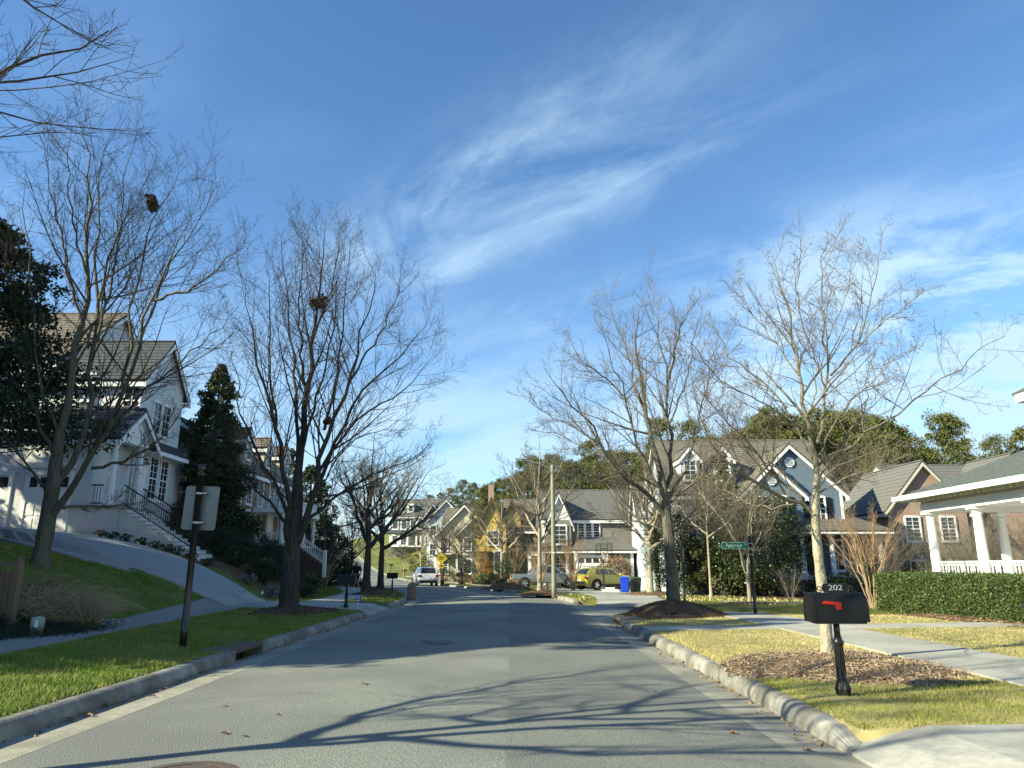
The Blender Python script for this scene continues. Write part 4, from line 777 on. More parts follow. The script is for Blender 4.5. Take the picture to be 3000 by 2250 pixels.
# ------------------------------------------------------------------ unseen house added uphill to cast shade on the road
Nh = thing('shading_house', 'unseen brick house added uphill of the white house to shade the road', 'house', (-23.5, 14, 2.9))
boxp(Nh, 'wall', tbrick, -29, -20, 5.5, 21, 1.5, 10.4); gable(Nh, -29, -20, 5.5, 21, 10.4, 4.7, 'y', .35, roof_brown, tbrick, white, 14)
for y in (8.2, 11.2, 14.2, 17.2, 19.6): window(Nh, -19.98, y, 6.6, .9, 1.6, 'r', 2, 3); (door(Nh, -19.97, y, 3.0, 1.0, 2.2, 'r', white) if y == 14.2 else window(Nh, -19.98, y, 3.6, .9, 1.7, 'r', 2, 3))
# ------------------------------------------------------------------ tan brick house beyond it
Th = thing('tan_brick_house', 'tan brick house with dormers, white balcony porch and steps behind the vase-shaped tree', 'house', (-19, 48, 2.4))
boxp(Th, 'wall', tbrick, -24, -16, 43, 55, 1.2, 7.3); gable(Th, -24, -16, 43, 55, 7.3, 2.9, 'y', .3, roof_brown, tbrick, white, 14)
corner_boards(Th, white, -24, -16, 43, 55, 2.2, 7.3, .3)
for y in (44.6, 48.4, 52.2):
    d = boxp(Th, 'dormer', sid_beige, -17.7, -16.4, y - .65, y + .65, 7.3, 9.3); window(Th, -16.38, y, 7.95, .7, 1.1, 'r', 2, 2); gable(Th, -18.4, -16.4, y - .7, y + .7, 9.3, .6, 'x', .15, roof_brown, sid_beige, white, 4, (0, 1), .15)
for y in (44.2, 46.2, 48.4, 50.6, 52.8):
    window(Th, -15.98, y, 5.2, .8, 1.5, 'r', 2, 3); (door(Th, -15.97, y, 2.9, 1.0, 2.1, 'r', white) if y == 48.4 else window(Th, -15.98, y, 3.1, .8, 1.6, 'r', 2, 3))
window(Th, -19, 42.99, 4.2, .9, 1.5, 'f', 2, 3)
boxp(Th, 'porch_base', dbrick, -16, -14.0, 45.4, 53, 1.0, 2.72); boxp(Th, 'porch_floor', white, -16, -13.9, 45.3, 53.1, 2.72, 2.8)
for y in (45.6, 48, 50.4, 52.8): column(Th, -14.25, y, 2.8, 4.75, .13)
boxp(Th, 'porch_beam', white, -16, -13.95, 45.35, 53.05, 4.75, 5.05)
railing(Th, (-15.9, 45.5, 2.8), (-14.4, 45.5, 2.8), .75); railing(Th, (-14.25, 45.7, 2.8), (-14.25, 47.9, 2.8), .75); railing(Th, (-15.9, 45.5, 5.05), (-14.2, 45.5, 5.05), .65); railing(Th, (-14.1, 45.5, 5.05), (-14.1, 52.9, 5.05), .65)
for i in range(6): boxp(Th, 'step', dbrick, -14.0 + .3 * i, -13.7 + .3 * i, 48.2, 50.2, .8, 2.6 - .2 * i)
railing(Th, (-13.9, 48.1, 2.75), (-12.1, 48.1, 1.55), .8); boxp(Th, 'newel', white, -12.2, -12.0, 48.0, 48.2, .8, 2.5)
# ------------------------------------------------------------------ blue house across the side street
Bh = thing('blue_house', 'slate blue clapboard house with shake roof, nested front gables and columned porch', 'house', (16, 48, -.3))
boxp(Bh, 'wall', sid_blue, 10.5, 21.0, 47, 57, -.6, 6.25); gable(Bh, 10.5, 21, 47, 57, 6.25, 4.1, 'x', .35, roof_shake, MATS.get('siding_blue_sunlit') or siding_mat('siding_blue_sunlit', (.40, .45, .48), (.36, .41, .44)), white, 22)
boxp(Bh, 'side_wall', siding_mat('siding_blue_sunlit', (.40, .45, .48), (.36, .41, .44)), 10.44, 10.499, 47.02, 57, -.55, 6.25)  # paler copy of the blue siding: sunlight put into the side wall colour
boxp(Bh, 'rear_wing', sid_pale, 9.9, 14, 57.01, 60.5, -.6, 5.6); gable(Bh, 9.9, 14, 57.2, 60.5, 5.6, 2.4, 'x', .3, roof_grey, sid_pale, white, 12, (1, 0))
corner_boards(Bh, white, 10.5, 21, 47, 57, -.5, 6.25, .18)
boxp(Bh, 'front_bay', sid_blue, 14.6, 20.9, 46.2, 47, .3, 6.2); gable(Bh, 14.6, 20.9, 46.2, 51.5, 6.2, 3.0, 'y', .3, roof_shake, sid_blue, white, 14, (1, 0))
boxp(Bh, 'small_bay', sid_blue, 14.5, 18.2, 45.75, 46.2, 3.9, 6.1); gable(Bh, 14.5, 18.2, 45.75, 46.4, 6.1, 1.8, 'y', .25, roof_shake, sid_blue, white, 8, (1, 0), .3)
corner_boards(Bh, white, 14.6, 20.9, 46.2, 47, 4, 6.2)
for x, y, z in ((16.35, 45.72, 6.75), (17.75, 46.17, 7.95)):
    v = MB(); v.prism([(x + .33 * math.cos(a), y - .05, z + .33 * math.sin(a)) for a in [R(22.5 + 45 * i) for i in range(8)]], (0, .05, 0)); o = v.build('gable_vent', white, Bh)
    for i in range(5): boxp(o, 'louvre_shade', mat('vent_shadow', (.25, .27, .29), None, .8), x - .2, x + .2, y - .07, y - .052, z - .2 + i * .09, z - .16 + i * .09)  # grey strips are painted shade between the vent louvres
for x, y in ((15.6, 45.74), (16.75, 45.74), (19.3, 46.19)): window(Bh, x, y, 4.35, .82, 1.35, 'f', 3, 2, shutters=shutter_m if x > 16 else None)
for i, x in enumerate((11.7, 13.9)):
    boxp(Bh, 'dormer', sid_pale, x - .6, x + .6, 47.5, 50.5, 6.6, 8.6); window(Bh, x, 47.49, 7.0, .7, 1.2, 'f', 2, 2); gable(Bh, x - .6, x + .6, 47.5, 50.8, 8.6, .7, 'y', .18, roof_shake, sid_pale, white, 5, (1, 0), .18)
window(Bh, 12.2, 46.99, 1.35, .95, 1.75, 'f', 3, 3, shutters=shutter_m); window(Bh, 10.43, 50.5, 1.4, .9, 1.7, 'l', 2, 3); window(Bh, 10.43, 53.8, 4.2, .9, 1.5, 'l', 2, 3); window(Bh, 10.43, 51.0, 4.2, .9, 1.5, 'l', 2, 3)
boxp(Bh, 'foundation', dbrick, 13.3, 22.6, 44.75, 47, -.7, .72); boxp(Bh, 'skirt_board', white, 13.2, 22.7, 44.68, 44.76, .72, .95); boxp(Bh, 'porch_floor', mat('porch_grey', (.3, .32, .34), None, .7), 13.25, 22.65, 44.76, 47, .86, .96)
for x in (13.5, 15.5, 17.6, 19.4, 22.35): column(Bh, x, 44.95, .96, 3.35, .16)
boxp(Bh, 'porch_beam', white, 13.2, 22.6, 44.72, 45.15, 3.35, 3.62)
roof_slope(Bh, (12.9, 44.3, 3.6), (23.0, 44.3, 3.6), (21.4, 47, 4.7), (13.6, 47, 4.7), 11, roof_shake, lip=.04); roof_slope(Bh, (23.0, 44.3, 3.6), (23.0, 48.6, 3.6), (21.2, 48.6, 4.7), (21.4, 47, 4.7), 11, roof_shake); boxp(Bh, 'eave_board', white, 12.95, 22.95, 44.34, 44.42, 3.4, 3.62)
for a, b in ((13.7, 15.3), (15.7, 17.4), (20.2, 22.2)): railing(Bh, (a, 44.95, .96), (b, 44.95, .96), .78)
railing(Bh, (13.5, 45.1, .96), (13.5, 46.9, .96), .8)
door(Bh, 18.6, 46.18, .96, 1.0, 2.2, 'f', shutter_m); window(Bh, 17.0, 46.19, 1.3, .8, 1.7, 'f', 2, 3); window(Bh, 20.2, 46.19, 1.3, .7, 1.7, 'f', 2, 3)
for i in range(4): boxp(Bh, 'step', dbrick, 17.95, 19.1, 44.4 - .3 * i, 44.7 - .3 * i, -.6, .7 - .22 * i)
# ------------------------------------------------------------------ grey-brown house with the white garage
Gh = thing('grey_brown_house', 'grey-brown sided house with white trim and white garage door behind the yellow car', 'house', (6.5, 63, 0))
boxp(Gh, 'wall', sid_grey, 2.6, 10.2, 62, 70, -.4, 5.55); gable(Gh, 2.6, 10.2, 62, 70, 5.55, 2.6, 'x', .3, roof_grey, sid_grey, white, 14); corner_boards(Gh, white, 2.6, 10.2, 62, 70, 0, 5.5)
boxp(Gh, 'front_bay', sid_grey, 2.9, 4.9, 61, 62, -.4, 5.2); gable(Gh, 2.9, 4.9, 61, 64.5, 5.2, 2.3, 'y', .25, roof_grey, white, white, 9, (1, 0), .25)
window(Gh, 3.9, 60.99, 3.3, 1.1, 1.4, 'f', 2, 2); window(Gh, 3.9, 60.99, .8, 1.0, 1.7, 'f', 2, 3, tw=.16)
for x in (5.95, 6.6, 7.25): window(Gh, x - .15, 61.99, 3.65, .45, 1.3, 'f', 1, 3, tw=.09)
boxp(Gh, 'window_hood', white, 5.2, 7.7, 61.9, 62, 5.1, 5.45)
boxp(Gh, 'garage_wall', sid_grey, 5.0, 9.6, 59, 62, -.4, 2.75); garage_door(Gh, 6.35, 59, .05, 2.3, 2.15, 'f', white, True)
roof_slope(Gh, (4.7, 58.6, 2.75), (9.9, 58.6, 2.75), (8.8, 62, 3.85), (5.6, 62, 3.85), 9, roof_grey); roof_slope(Gh, (9.9, 58.6, 2.75), (9.9, 62, 2.75), (8.8, 62, 3.85), (8.79, 61.9, 3.84), 6, roof_grey); boxp(Gh, 'eave_board', white, 4.75, 9.85, 58.64, 58.74, 2.5, 2.76)
corner_boards(Gh, white, 5.0, 9.6, 59, 62, 0, 2.5, .2)
roof_slope(Gh, (1.2, 60.2, 2.75), (4.9, 60.2, 2.75), (4.9, 62, 3.4), (1.4, 62, 3.4), 6, roof_brown); boxp(Gh, 'eave_board', white, 1.25, 4.85, 60.25, 60.33, 2.52, 2.77)
for x in (1.45, 2.6, 4.5): boxp(Gh, 'porch_post', white, x - .11, x + .11, 60.4, 60.62, 0, 2.55)
# ------------------------------------------------------------------ yellow house, beige house
Yh = thing('yellow_house', 'yellow sided house with brown roof and ochre front door', 'house', (0, 79, 0))
boxp(Yh, 'wall', sid_yel, -3.6, -.6, 75, 84, -.5, 5.4); boxp(Yh, 'wall', sid_yel_shade, -.6, 4.6, 76, 85, -.5, 5.3)
gable(Yh, -.6, 4.8, 76, 85, 5.3, 3.3, 'x', .3, roof_brown, sid_yel_shade, white, 14); gable(Yh, -3.6, -.6, 75, 81, 5.4, 2.9, 'y', .3, roof_brown, sid_yel, mat('dark_trim', (.09, .06, .04), None, .7), 10)
boxp(Yh, 'upper_gable', sid_yel, -.9, .9, 75.4, 79, 5.3, 6.6); gable(Yh, -.9, .9, 75.4, 79, 6.6, 1.5, 'y', .3, roof_brown, sid_yel, MATS['dark_trim'], 6)
boxp(Yh, 'chimney', rbrick, -2.6, -2.0, 80, 80.7, 6, 10.2)
door(Yh, -2.6, 74.98, .3, .95, 2.2, 'f', mat('door_ochre', (.30, .16, .02), None, .5)); window(Yh, -1.35, 74.98, .95, .75, 1.9, 'f', 2, 3, tw=.14); window(Yh, -1.9, 74.98, 3.6, 1.0, 1.3, 'f', 2, 2); window(Yh, 2.2, 75.98, .9, .9, 1.6, 'f', 2, 3, tw=.14); window(Yh, -3.61, 78, 1, .9, 1.5, 'l', 2, 3)
boxp(Yh, 'awning', MATS['dark_trim'], -3.2, -2.0, 74.2, 75, 2.75, 2.9); boxp(Yh, 'door_step', rbrick, -3.4, -1.8, 73.8, 75, -.4, .3)
Eh = thing('beige_house', 'beige house with grey roof behind the white parked car', 'house', (-6, 98, 0))
boxp(Eh, 'wall', sid_beige, -9.6, -2.6, 94, 104, -1, 5.6); gable(Eh, -9.6, -2.6, 94, 104, 5.6, 3.6, 'y', .35, roof_grey, sid_beige, white, 14); boxp(Eh, 'stone_front', stone_m, -6.5, -2.7, 93.4, 94, -1, 2.9)
gable(Eh, -6.9, -2.4, 93.4, 97, 5.6, 2.2, 'y', .3, roof_grey, sid_beige, white, 8, (1, 0)); boxp(Eh, 'upper_bay', sid_beige, -6.5, -2.8, 93.5, 94, 2.9, 5.6)
for x in (-8.6, -5.6, -3.7): window(Eh, x, 93.39 if x > -7 else 93.99, 3.4, .9, 1.5, 'f', 2, 3)
for x in (-8.6, -5.6): window(Eh, x, 93.38 if x > -7 else 93.99, .6, .95, 1.6, 'f', 2, 3, tw=.15)
boxp(Eh, 'porch_roof', roof_dark, -9.8, -6.6, 91.8, 94, 2.7, 2.85); boxp(Eh, 'porch_post', white, -9.6, -9.35, 92, 92.25, -.8, 2.7); boxp(Eh, 'porch_post', white, -6.95, -6.7, 92, 92.25, -.8, 2.7)
# ------------------------------------------------------------------ houses up the hill
Hh = thing('hillside_house', 'large stone and grey house with white window trim high on the hill', 'house', (-23, 192, 6))
boxp(Hh, 'wall', stone_m, -31, -17, 188, 200, 2, 14); gable(Hh, -31, -17, 188, 200, 14, 4.6, 'x', .5, roof_grey, sid_grey, white, 12, oe=.6)
boxp(Hh, 'front_wing', stone_m, -22.4, -17.2, 184.6, 188, 2, 13); gable(Hh, -22.4, -17.2, 184.6, 192, 13, 3.6, 'y', .5, roof_brown, sid_grey, white, 9, (1, 0), .5)
boxp(Hh, 'porch', white, -31, -22.6, 185.4, 188, 6.0, 6.3); roof_slope(Hh, (-31.3, 185, 9.3), (-22.5, 185, 9.3), (-22.5, 188, 10.3), (-31.3, 188, 10.3), 6, roof_dark)
for x in (-30.6, -28.4, -26.2, -24.0, -22.9): boxp(Hh, 'porch_post', white, x - .2, x + .2, 185.4, 185.8, 6.3, 9.3)
for x in (-29.8, -27.6, -25.2, -23.4): window(Hh, x, 187.98, 10.6, 1.2, 2.0, 'f', 2, 2, tw=.25); window(Hh, x, 187.98, 6.6, 1.2, 2.2, 'f', 2, 2, tw=.25)
for x in (-21, -18.7): window(Hh, x, 184.58, 10.2, 1.1, 2.1, 'f', 2, 2, tw=.25); window(Hh, x, 184.58, 6.4, 1.1, 2.1, 'f', 2, 2, tw=.25)
boxp(Hh, 'dormer', white, -27, -25.2, 188.8, 192, 14.6, 17); window(Hh, -26.1, 188.78, 15, 1.0, 1.4, 'f', 2, 1, tw=.2)
H2 = thing('grey_gabled_house', 'pale grey house with white windows behind the diamond sign tree', 'house', (-14, 150, 3))
boxp(H2, 'wall', sid_pale, -17, -9.5, 148, 158, 0, 10.5); gable(H2, -17, -9.5, 148, 158, 10.5, 4, 'y', .5, roof_grey, sid_pale, white, 10)
for x in (-15.8, -13.2, -10.7): window(H2, x, 147.98, 7.4, 1.1, 1.8, 'f', 2, 2, tw=.22); window(H2, x, 147.98, 3.6, 1.1, 2.0, 'f', 2, 2, tw=.22)
H3 = thing('brown_roofed_house', 'brown roofed beige house beyond the yellow house', 'house', (-5, 122, 1))
boxp(H3, 'wall', sid_beige, -11, -1, 120, 130, -1, 6.4); gable(H3, -11, -1, 120, 130, 6.4, 4.6, 'x', .4, roof_brown, sid_beige, white, 12); boxp(H3, 'chimney', rbrick, -3.2, -2.3, 124, 125, 8, 13)
for x in (-9.5, -7, -4.5, -2.4): window(H3, x, 119.98, 3.9, 1.0, 1.6, 'f', 2, 2, tw=.2); window(H3, x, 119.98, .8, 1.0, 1.7, 'f', 2, 2, tw=.2)
# ------------------------------------------------------------------ red brick house at the right
Rh = thing('red_brick_house', 'red brick house with cream gables behind the crape myrtle', 'house', (30, 54, -.5))
boxp(Rh, 'wall', rbrick, 25.6, 31.0, 50, 58, -1, 5.5); gable(Rh, 25.6, 31.0, 50, 58, 5.5, 3.1, 'y', .3, roof_grey, rbrick, mat('cream_trim', (.62, .57, .46), None, .6), 12)
boxp(Rh, 'wall', rbrick, 31.0, 46, 52, 62, -1, 6.0); gable(Rh, 29, 46, 52, 62, 6.0, 3.2, 'x', .3, roof_grey, rbrick, MATS['cream_trim'], 12); gable(Rh, 33.6, 37.4, 51.4, 56, 7.2, 2.1, 'y', .3, roof_grey, rbrick, MATS['cream_trim'], 8, (1, 0)); boxp(Rh, 'gable_front', rbrick, 33.6, 37.4, 51.4, 52, -1, 7.2)
for x in (27.2, 29.6): window(Rh, x, 49.98, 3.2, .9, 1.5, 'f', 2, 3); window(Rh, x, 49.98, .2, .9, 1.6, 'f', 2, 3)
# ------------------------------------------------------------------ white corner house with the columned porch
Ch = thing('white_porch_house', 'white corner house with round porch columns behind the clipped hedge', 'house', (19, 21, .3))
boxp(Ch, 'wall', sid_pale, 19.75, 32, 6, 26.4, 0, 7.9); roof_slope(Ch, (19.15, 5.5, 7.9), (19.15, 27.0, 7.9), (24, 21, 11.2), (24, 11, 11.2), 14, roof_green); roof_slope(Ch, (19.15, 27.0, 7.9), (32.5, 27.0, 7.9), (26, 21, 11.2), (24, 21, 11.2), 14, roof_green); roof_slope(Ch, (19.15, 5.5, 7.9), (32.5, 5.5, 7.9), (26, 11, 11.2), (24, 11, 11.2), 14, roof_green); roof_slope(Ch, (32.5, 5.5, 7.9), (32.5, 27, 7.9), (26, 21, 11.2), (26, 11, 11.2), 14, roof_green)
boxp(Ch, 'eave_board', white, 19.17, 19.29, 5.6, 26.9, 7.55, 7.86); boxp(Ch, 'eave_board', white, 19.29, 32, 26.82, 26.94, 7.55, 7.86); boxp(Ch, 'soffit', white, 19.29, 32, 5.6, 26.82, 7.58, 7.66)
boxp(Ch, 'porch_base', dbrick, 15.0, 19.75, 16, 26.9, -.2, .8); boxp(Ch, 'porch_floor', white, 14.9, 19.75, 15.9, 27.0, .8, .9)
for x, y in ((15.15, 26.6), (15.15, 23.9), (15.15, 21.2), (15.15, 18.5), (15.15, 16.2), (17.7, 26.6)): column(Ch, x, y, .9, 3.42, .165)
boxp(Ch, 'porch_beam', white, 14.95, 15.35, 16.0, 26.8, 3.42, 3.72); boxp(Ch, 'porch_beam', white, 15.35, 19.75, 26.4, 26.8, 3.421, 3.72); boxp(Ch, 'porch_ceiling', white, 15.35, 19.75, 16, 26.4, 3.6, 3.68)
boxp(Ch, 'frieze', mat('cream_soffit', (.62, .60, .45), None, .6), 14.98, 15.3, 16.0, 26.78, 3.72, 3.96)
bm_ = MB(); bm_.box(-.26, 0, -.05, .05, 0, .15); bme = bm_.mesh('bracket', MATS['cream_soffit'])
for i in range(34): place(bme, 'bracket', Ch, (14.98, 16.3 + i * .31, 3.8))
bm_ = MB(); bm_.box(-.05, .05, 0, .26, 0, .15); bme = bm_.mesh('bracket', MATS['cream_soffit'])
for i in range(12): place(bme, 'bracket', Ch, (15.2 + i * .31, 26.8, 3.8))
roof_slope(Ch, (14.35, 15.4, 4.02), (14.45, 27.3, 4.02), (19.75, 24.6, 6.15), (19.75, 15.4, 6.15), 22, roof_green); roof_slope(Ch, (14.45, 27.3, 4.02), (20.0, 27.5, 4.02), (20, 26.4, 5.0), (19.75, 24.6, 6.15), 14, roof_green)
boxp(Ch, 'gutter', white, 14.28, 14.42, 15.5, 27.5, 3.86, 4.03); boxp(Ch, 'gutter', white, 14.42, 20, 27.44, 27.56, 3.86, 4.03); boxp(Ch, 'soffit', white, 14.42, 15.0, 15.5, 27.44, 3.95, 3.98)
for a, b in ((16.35, 18.3), (18.7, 21.0), (21.4, 23.7), (24.1, 26.4)): railing(Ch, (15.15, a, .9), (15.15, b, .9), .8, gap=.17)
railing(Ch, (15.35, 26.6, .9), (17.5, 26.6, .9), .8, gap=.17); railing(Ch, (17.9, 26.6, .9), (19.75, 26.6, .9), .8, gap=.17)
window(Ch, 19.74, 22.5, 1.5, .95, 1.9, 'l', 2, 3); window(Ch, 19.74, 19.5, 1.5, .95, 1.9, 'l', 2, 3); window(Ch, 19.74, 24.5, 5.2, .95, 1.6, 'l', 2, 3)

# ------------------------------------------------------------------ the wood behind the houses
def copy_tree(src, x, y, rz, sc, label, group, name=None, z=None):
    o = src.copy(); C.objects.link(o); o.location = (x, y, (Hf(x, y) if z is None else z) - .05); o.rotation_euler = (0, 0, rz); o.scale = (sc[0], sc[0], sc[1]); o['label'] = label; o['group'] = group
    for ch in src.children:
        c = ch.copy(); C.objects.link(c); c.parent = o
    return o
def pine_at(x, y, h, seed, label, group):
    rng = np.random.default_rng(seed); g = Hf(x, y); t = thing('pine_tree', label, 'tree', (x, y, g), 0, group)
    tr = [(x, y, g - .3), (x + .1, y, g + h * .4), (x - .1, y + .1, g + h * .96)]; MB().tube(tr, [.24, .17, .04], 7).build('trunk', bark_d, t)
    K = 150; u = rng.random(K); zz = g + h * (.26 + .74 * u); rad = h * .18 * np.sqrt(np.clip(1.12 - (u * 1.25 - .25) ** 2, .02, 1)) * (.2 + .8 * rng.random(K)); a = rng.random(K) * 6.283
    Cn = np.stack([x + rad * np.cos(a), y + rad * np.sin(a), zz], -1); V, F = leaves(rng, Cn, h * .042 * (.5 + .9 * rng.random(K)), 85, h * .0165, .85, .5, aspect=.36); np_obj('crown', V, F, leaf_pine, t)
    mb = MB()
    for k in range(0, K, 4): mb.tube([(x, y, Cn[k][2] - .3 * rad[k]), tuple(Cn[k])], [.06, .015], 4)
    mb.build('limbs', bark_d, t); return t
PG = 'pines in the wood behind the houses'; PL = 'tall green pine in the wood behind the houses on the right'
protos = [pine_at(20, 96, 21, 201, PL, PG), pine_at(26, 104, 22, 202, PL, PG), pine_at(33, 92, 22, 203, PL, PG), pine_at(12, 110, 20, 204, PL, PG)]
phs = [21, 22, 22, 20]
tops = ([1400, 1450, 1520, 1600, 1700, 1800, 1900, 2000, 2100, 2200, 2300, 2400, 2500, 2600, 2680, 2760, 2830, 2900, 3100], [1440, 1400, 1350, 1335, 1345, 1315, 1300, 1290, 1275, 1240, 1210, 1225, 1180, 1200, 1250, 1290, 1165, 1240, 1250])
for i, px in enumerate(list(range(1410, 2660, 27)) + [2640, 2675, 2715, 2760, 2815, 2850, 2970, 3060]):
    Y = (92, 108, 124, 99, 116)[i % 5] + rnd.uniform(-4, 4); x = (px - 1500) * Y / 2186; top = float(np.interp(px, *tops)) + rnd.uniform(-8, 38)
    h = (1656 - top) / 2186 * Y + CAMH - Hf(x, Y); k = i % 4
    copy_tree(protos[k], x, Y, rnd.uniform(0, 6.28), (h / phs[k] * rnd.uniform(.9, 1.15), h / phs[k]), PL, PG)
for i, (px, top, Y) in enumerate(((1318, 1432, 225), (1352, 1408, 232), (1385, 1415, 228), (1290, 1446, 240), (1255, 1452, 245), (1420, 1425, 215), (1215, 1470, 250), (1170, 1480, 255))):
    x = (px - 1500) * Y / 2186; h = (1656 - top) / 2186 * Y + CAMH - Hf(x, Y); k = i % 4
    copy_tree(protos[k], x, Y, i * 1.7, (h / phs[k] * 1.35, h / phs[k]), 'dark pine on the far hilltop above the hillside house', 'pines on the far hill')
BG = 'bare woodland trees behind the houses'; BL = 'leafless woodland tree standing behind the houses'
WOOD = [LV(10, .15, .98, 36, 14, .42, .5, 4, .45, .2), LV(7, .12, 1, 42, 16, .5, .6, 3, .35, .28), LV(3, .2, 1, 42, 16, .5, .6, 3, .3, .3)]
bp = [generic('woodland_tree', BL, (31, 66), 14.5, 3.6, 5.0, .20, bark_g, twig_g, 301, 9, WOOD, BG, rmin=.008), generic('woodland_tree', BL, (35.5, 71), 15.5, 4.0, 6.0, .22, bark_g, twig_g, 302, 9, WOOD, BG, rmin=.008),
      generic('woodland_tree', BL, (40, 66), 12.5, 3.8, 3.5, .19, bark_g, twig_p, 303, 9, WOOD, BG, rmin=.008)]
for i, (x, y, s) in enumerate(((28, 72, .95), (33, 80, 1.1), (38.5, 76, 1.05), (44, 70, .8), (48, 66, .85), (43, 60, .62), (46.5, 78, 1.05), (52, 74, .95), (26.5, 62, .72), (23.5, 66, .8), (1, 96, .72), (6, 90, .78), (11, 92, .8), (15, 82, .85), (-4, 106, .75), (19, 76, .85), (9, 80, .7),
    (-27, 76, .8), (-31, 88, .9), (-25, 96, .85), (-36, 104, .9), (-46, 140, .8), (-56, 170, .8), (-19, 168, .8), (-8, 142, .8), (-34, 120, .7), (-5, 170, .9), (36, 50, .4), (22.5, 58, .55), (3, 104, .85), (-1.5, 132, .8), (-40, 200, .8), (-12, 205, .9))):
    copy_tree(bp[i % 3], x, y, i * 2.1, (s, s), BL if y < 100 or x > 0 else 'leafless tree on the far slope up the road', BG if y < 100 or x > 0 else 'bare trees on the far slope')

br = clump_tree('bare_shrub', 'tangled bare shrub in front of the brick house', (24.5, 40), 5.2, 2.4, 11, .04, bark_g, twig_g, 331, 'bare shrubs before the brick house', [LV(10, .2, .98, 34, 14, .42, .5, 4, .4, .2), LV(7, .15, 1, 38, 14, .5, .6, 3, .35, .25), LV(3, .2, 1, 40, 12, .5, .6, 3, .3, .2)], rmin=.006)
for i, (x, y, s_) in enumerate(((27, 43, 1.1), (22, 44, .9), (29.5, 46, 1.2), (32, 44, 1.1), (26.5, 37, .8), (23, 36, .75), (35, 47, 1.2), (20.5, 35, .7), (24.5, 47, 1.0), (31, 38, 1.0), (38, 45, 1.2))): copy_tree(br, x, y, i * 1.9, (s_, s_), 'tangled bare shrub in front of the brick house', 'bare shrubs before the brick house')
# ------------------------------------------------------------------ mulch, grass, litter
def mound(name, label, cx, cy, rx, ry, h, seed, m=None, chips=260, cm=None, size=.055, rot=0.0, cat='mulch bed'):
    rng = np.random.default_rng(seed); g = Hf(cx, cy); t = thing(name, label, cat, (cx, cy, g)); n, k = 36, 10; V = []; c_, s_ = math.cos(rot), math.sin(rot)
    ph = rng.random(4) * 6.28
    def edge(a): return 1 + .09 * math.sin(3 * a + ph[0]) + .05 * math.sin(5 * a + ph[1]) + .03 * math.sin(9 * a + ph[2])
    def pt(a, f):
        u, v = rx * f * edge(a) * math.cos(a), ry * f * edge(a) * math.sin(a); x, y = cx + u * c_ - v * s_, cy + u * s_ + v * c_
        return x, y, Hf(x, y) + .006 + h * max(0, 1 - f ** 2) ** 1.3
    V.append(pt(0, 0))
    for j in range(1, k + 1):
        for i in range(n):
            x, y, z = pt(2 * math.pi * i / n, j / k); V.append((x, y, z + (rng.normal() * .012 if j < k else -.02)))
    F = [(0, 1 + i, 1 + (i + 1) % n) for i in range(n)] + [(1 + (j - 1) * n + i, 1 + j * n + i, 1 + j * n + (i + 1) % n, 1 + (j - 1) * n + (i + 1) % n) for j in range(1, k) for i in range(n)]
    mb = MB(); mb.add(V, F); mb.build('mulch_soil', m or mulch_m, t, smooth=True)
    a = rng.random(chips) * 6.283; f = np.sqrt(rng.random(chips)) * (1 + .10 * rng.random(chips) ** 2); P = np.array([pt(aa, ff) for aa, ff in zip(a, f)]); P[:, 2] += .008
    d = nrmz(rng.standard_normal((chips, 3)) * [1, 1, .35]); s = nrmz(np.cross(d, rng.standard_normal((chips, 3)) * [.3, .3, 1])); L_ = size * (.25 + 1.3 * rng.random((chips, 1)) ** 2); w = size * (.07 + .16 * rng.random((chips, 1)))
    Q = np.stack([P - d * L_ - s * w, P + d * L_ - s * w, P + d * L_ + s * w, P - d * L_ + s * w], 1).reshape(-1, 3); o = np_obj('chips', Q, np.arange(chips * 4).reshape(-1, 4), cm or chip_m, t); o['kind'] = 'stuff'
    return t
mound('mulch_bed', 'tan mulch bed around the pale-barked tree behind the mailbox', 4.62, 11.0, 1.55, 1.75, .13, 401, mat('mulch_tan', (.14, .09, .055), (.27, .19, .12), .95, 26, 5, .9, 60, coord='World', spec=.1), 8000, mat('chip_tan', (.26, .175, .105), (.46, .35, .23), .9, 30, coord='World'), .040)
mound('mulch_bed', 'dark mulch mound around the furrowed tree at the street corner', 4.75, 22.3, 1.55, 1.5, .42, 402, None, 3200, chip_d, .05)
mound('mulch_bed', 'dark mulch ring around the big vase-shaped tree on the left verge', -6.75, 23.6, 1.25, 2.2, .13, 403, None, 2600, chip_d, .05)
mound('mulch_bed', 'mulch ring under the tree next to the walker', -7.3, 38.6, .95, 2.0, .16, 404, None, 900, chip_d, .06)
mound('mulch_bed', 'mulch ring under the second tree behind the walker', -8.2, 47, 1.0, 2.0, .16, 405, None, 700, chip_d, .06)
mound('mulch_bed', 'brown mulch ring at the foot of the stout pale tree', 8.05, 42.2, 2.1, 1.1, .2, 406, None, 900, chip_m, .06)
mound('mulch_bed', 'mulch ring under the slim tree by the utility pole', 1.5, 40.3, 1.3, 1.3, .2, 407, None, 700, chip_d, .06)
mound('mulch_bed', 'thin leaf mulch circle under the white-stemmed crape myrtle', 10.4, 32.6, 1.5, .9, .06, 408, None, 900, chip_m, .06)
mound('earth_pile', 'heap of brown earth and leaves by the kerb before the yellow house', -.35, 52.2, 2.0, .85, .42, 409, None, 900, leaf_dry, .09, .5, 'earth pile')
mound('mulch_bed', 'long mulch strip at the foot of the clipped hedge', 11.75, 20.2, .95, 5.4, .05, 410, None, 2600, chip_m, .05)
mound('mulch_bed', 'dark planted bank of mulch between the drive and the tan brick house', -12.1, 33.6, 3.2, 3.2, .03, 411, None, 1800, chip_d, .06)
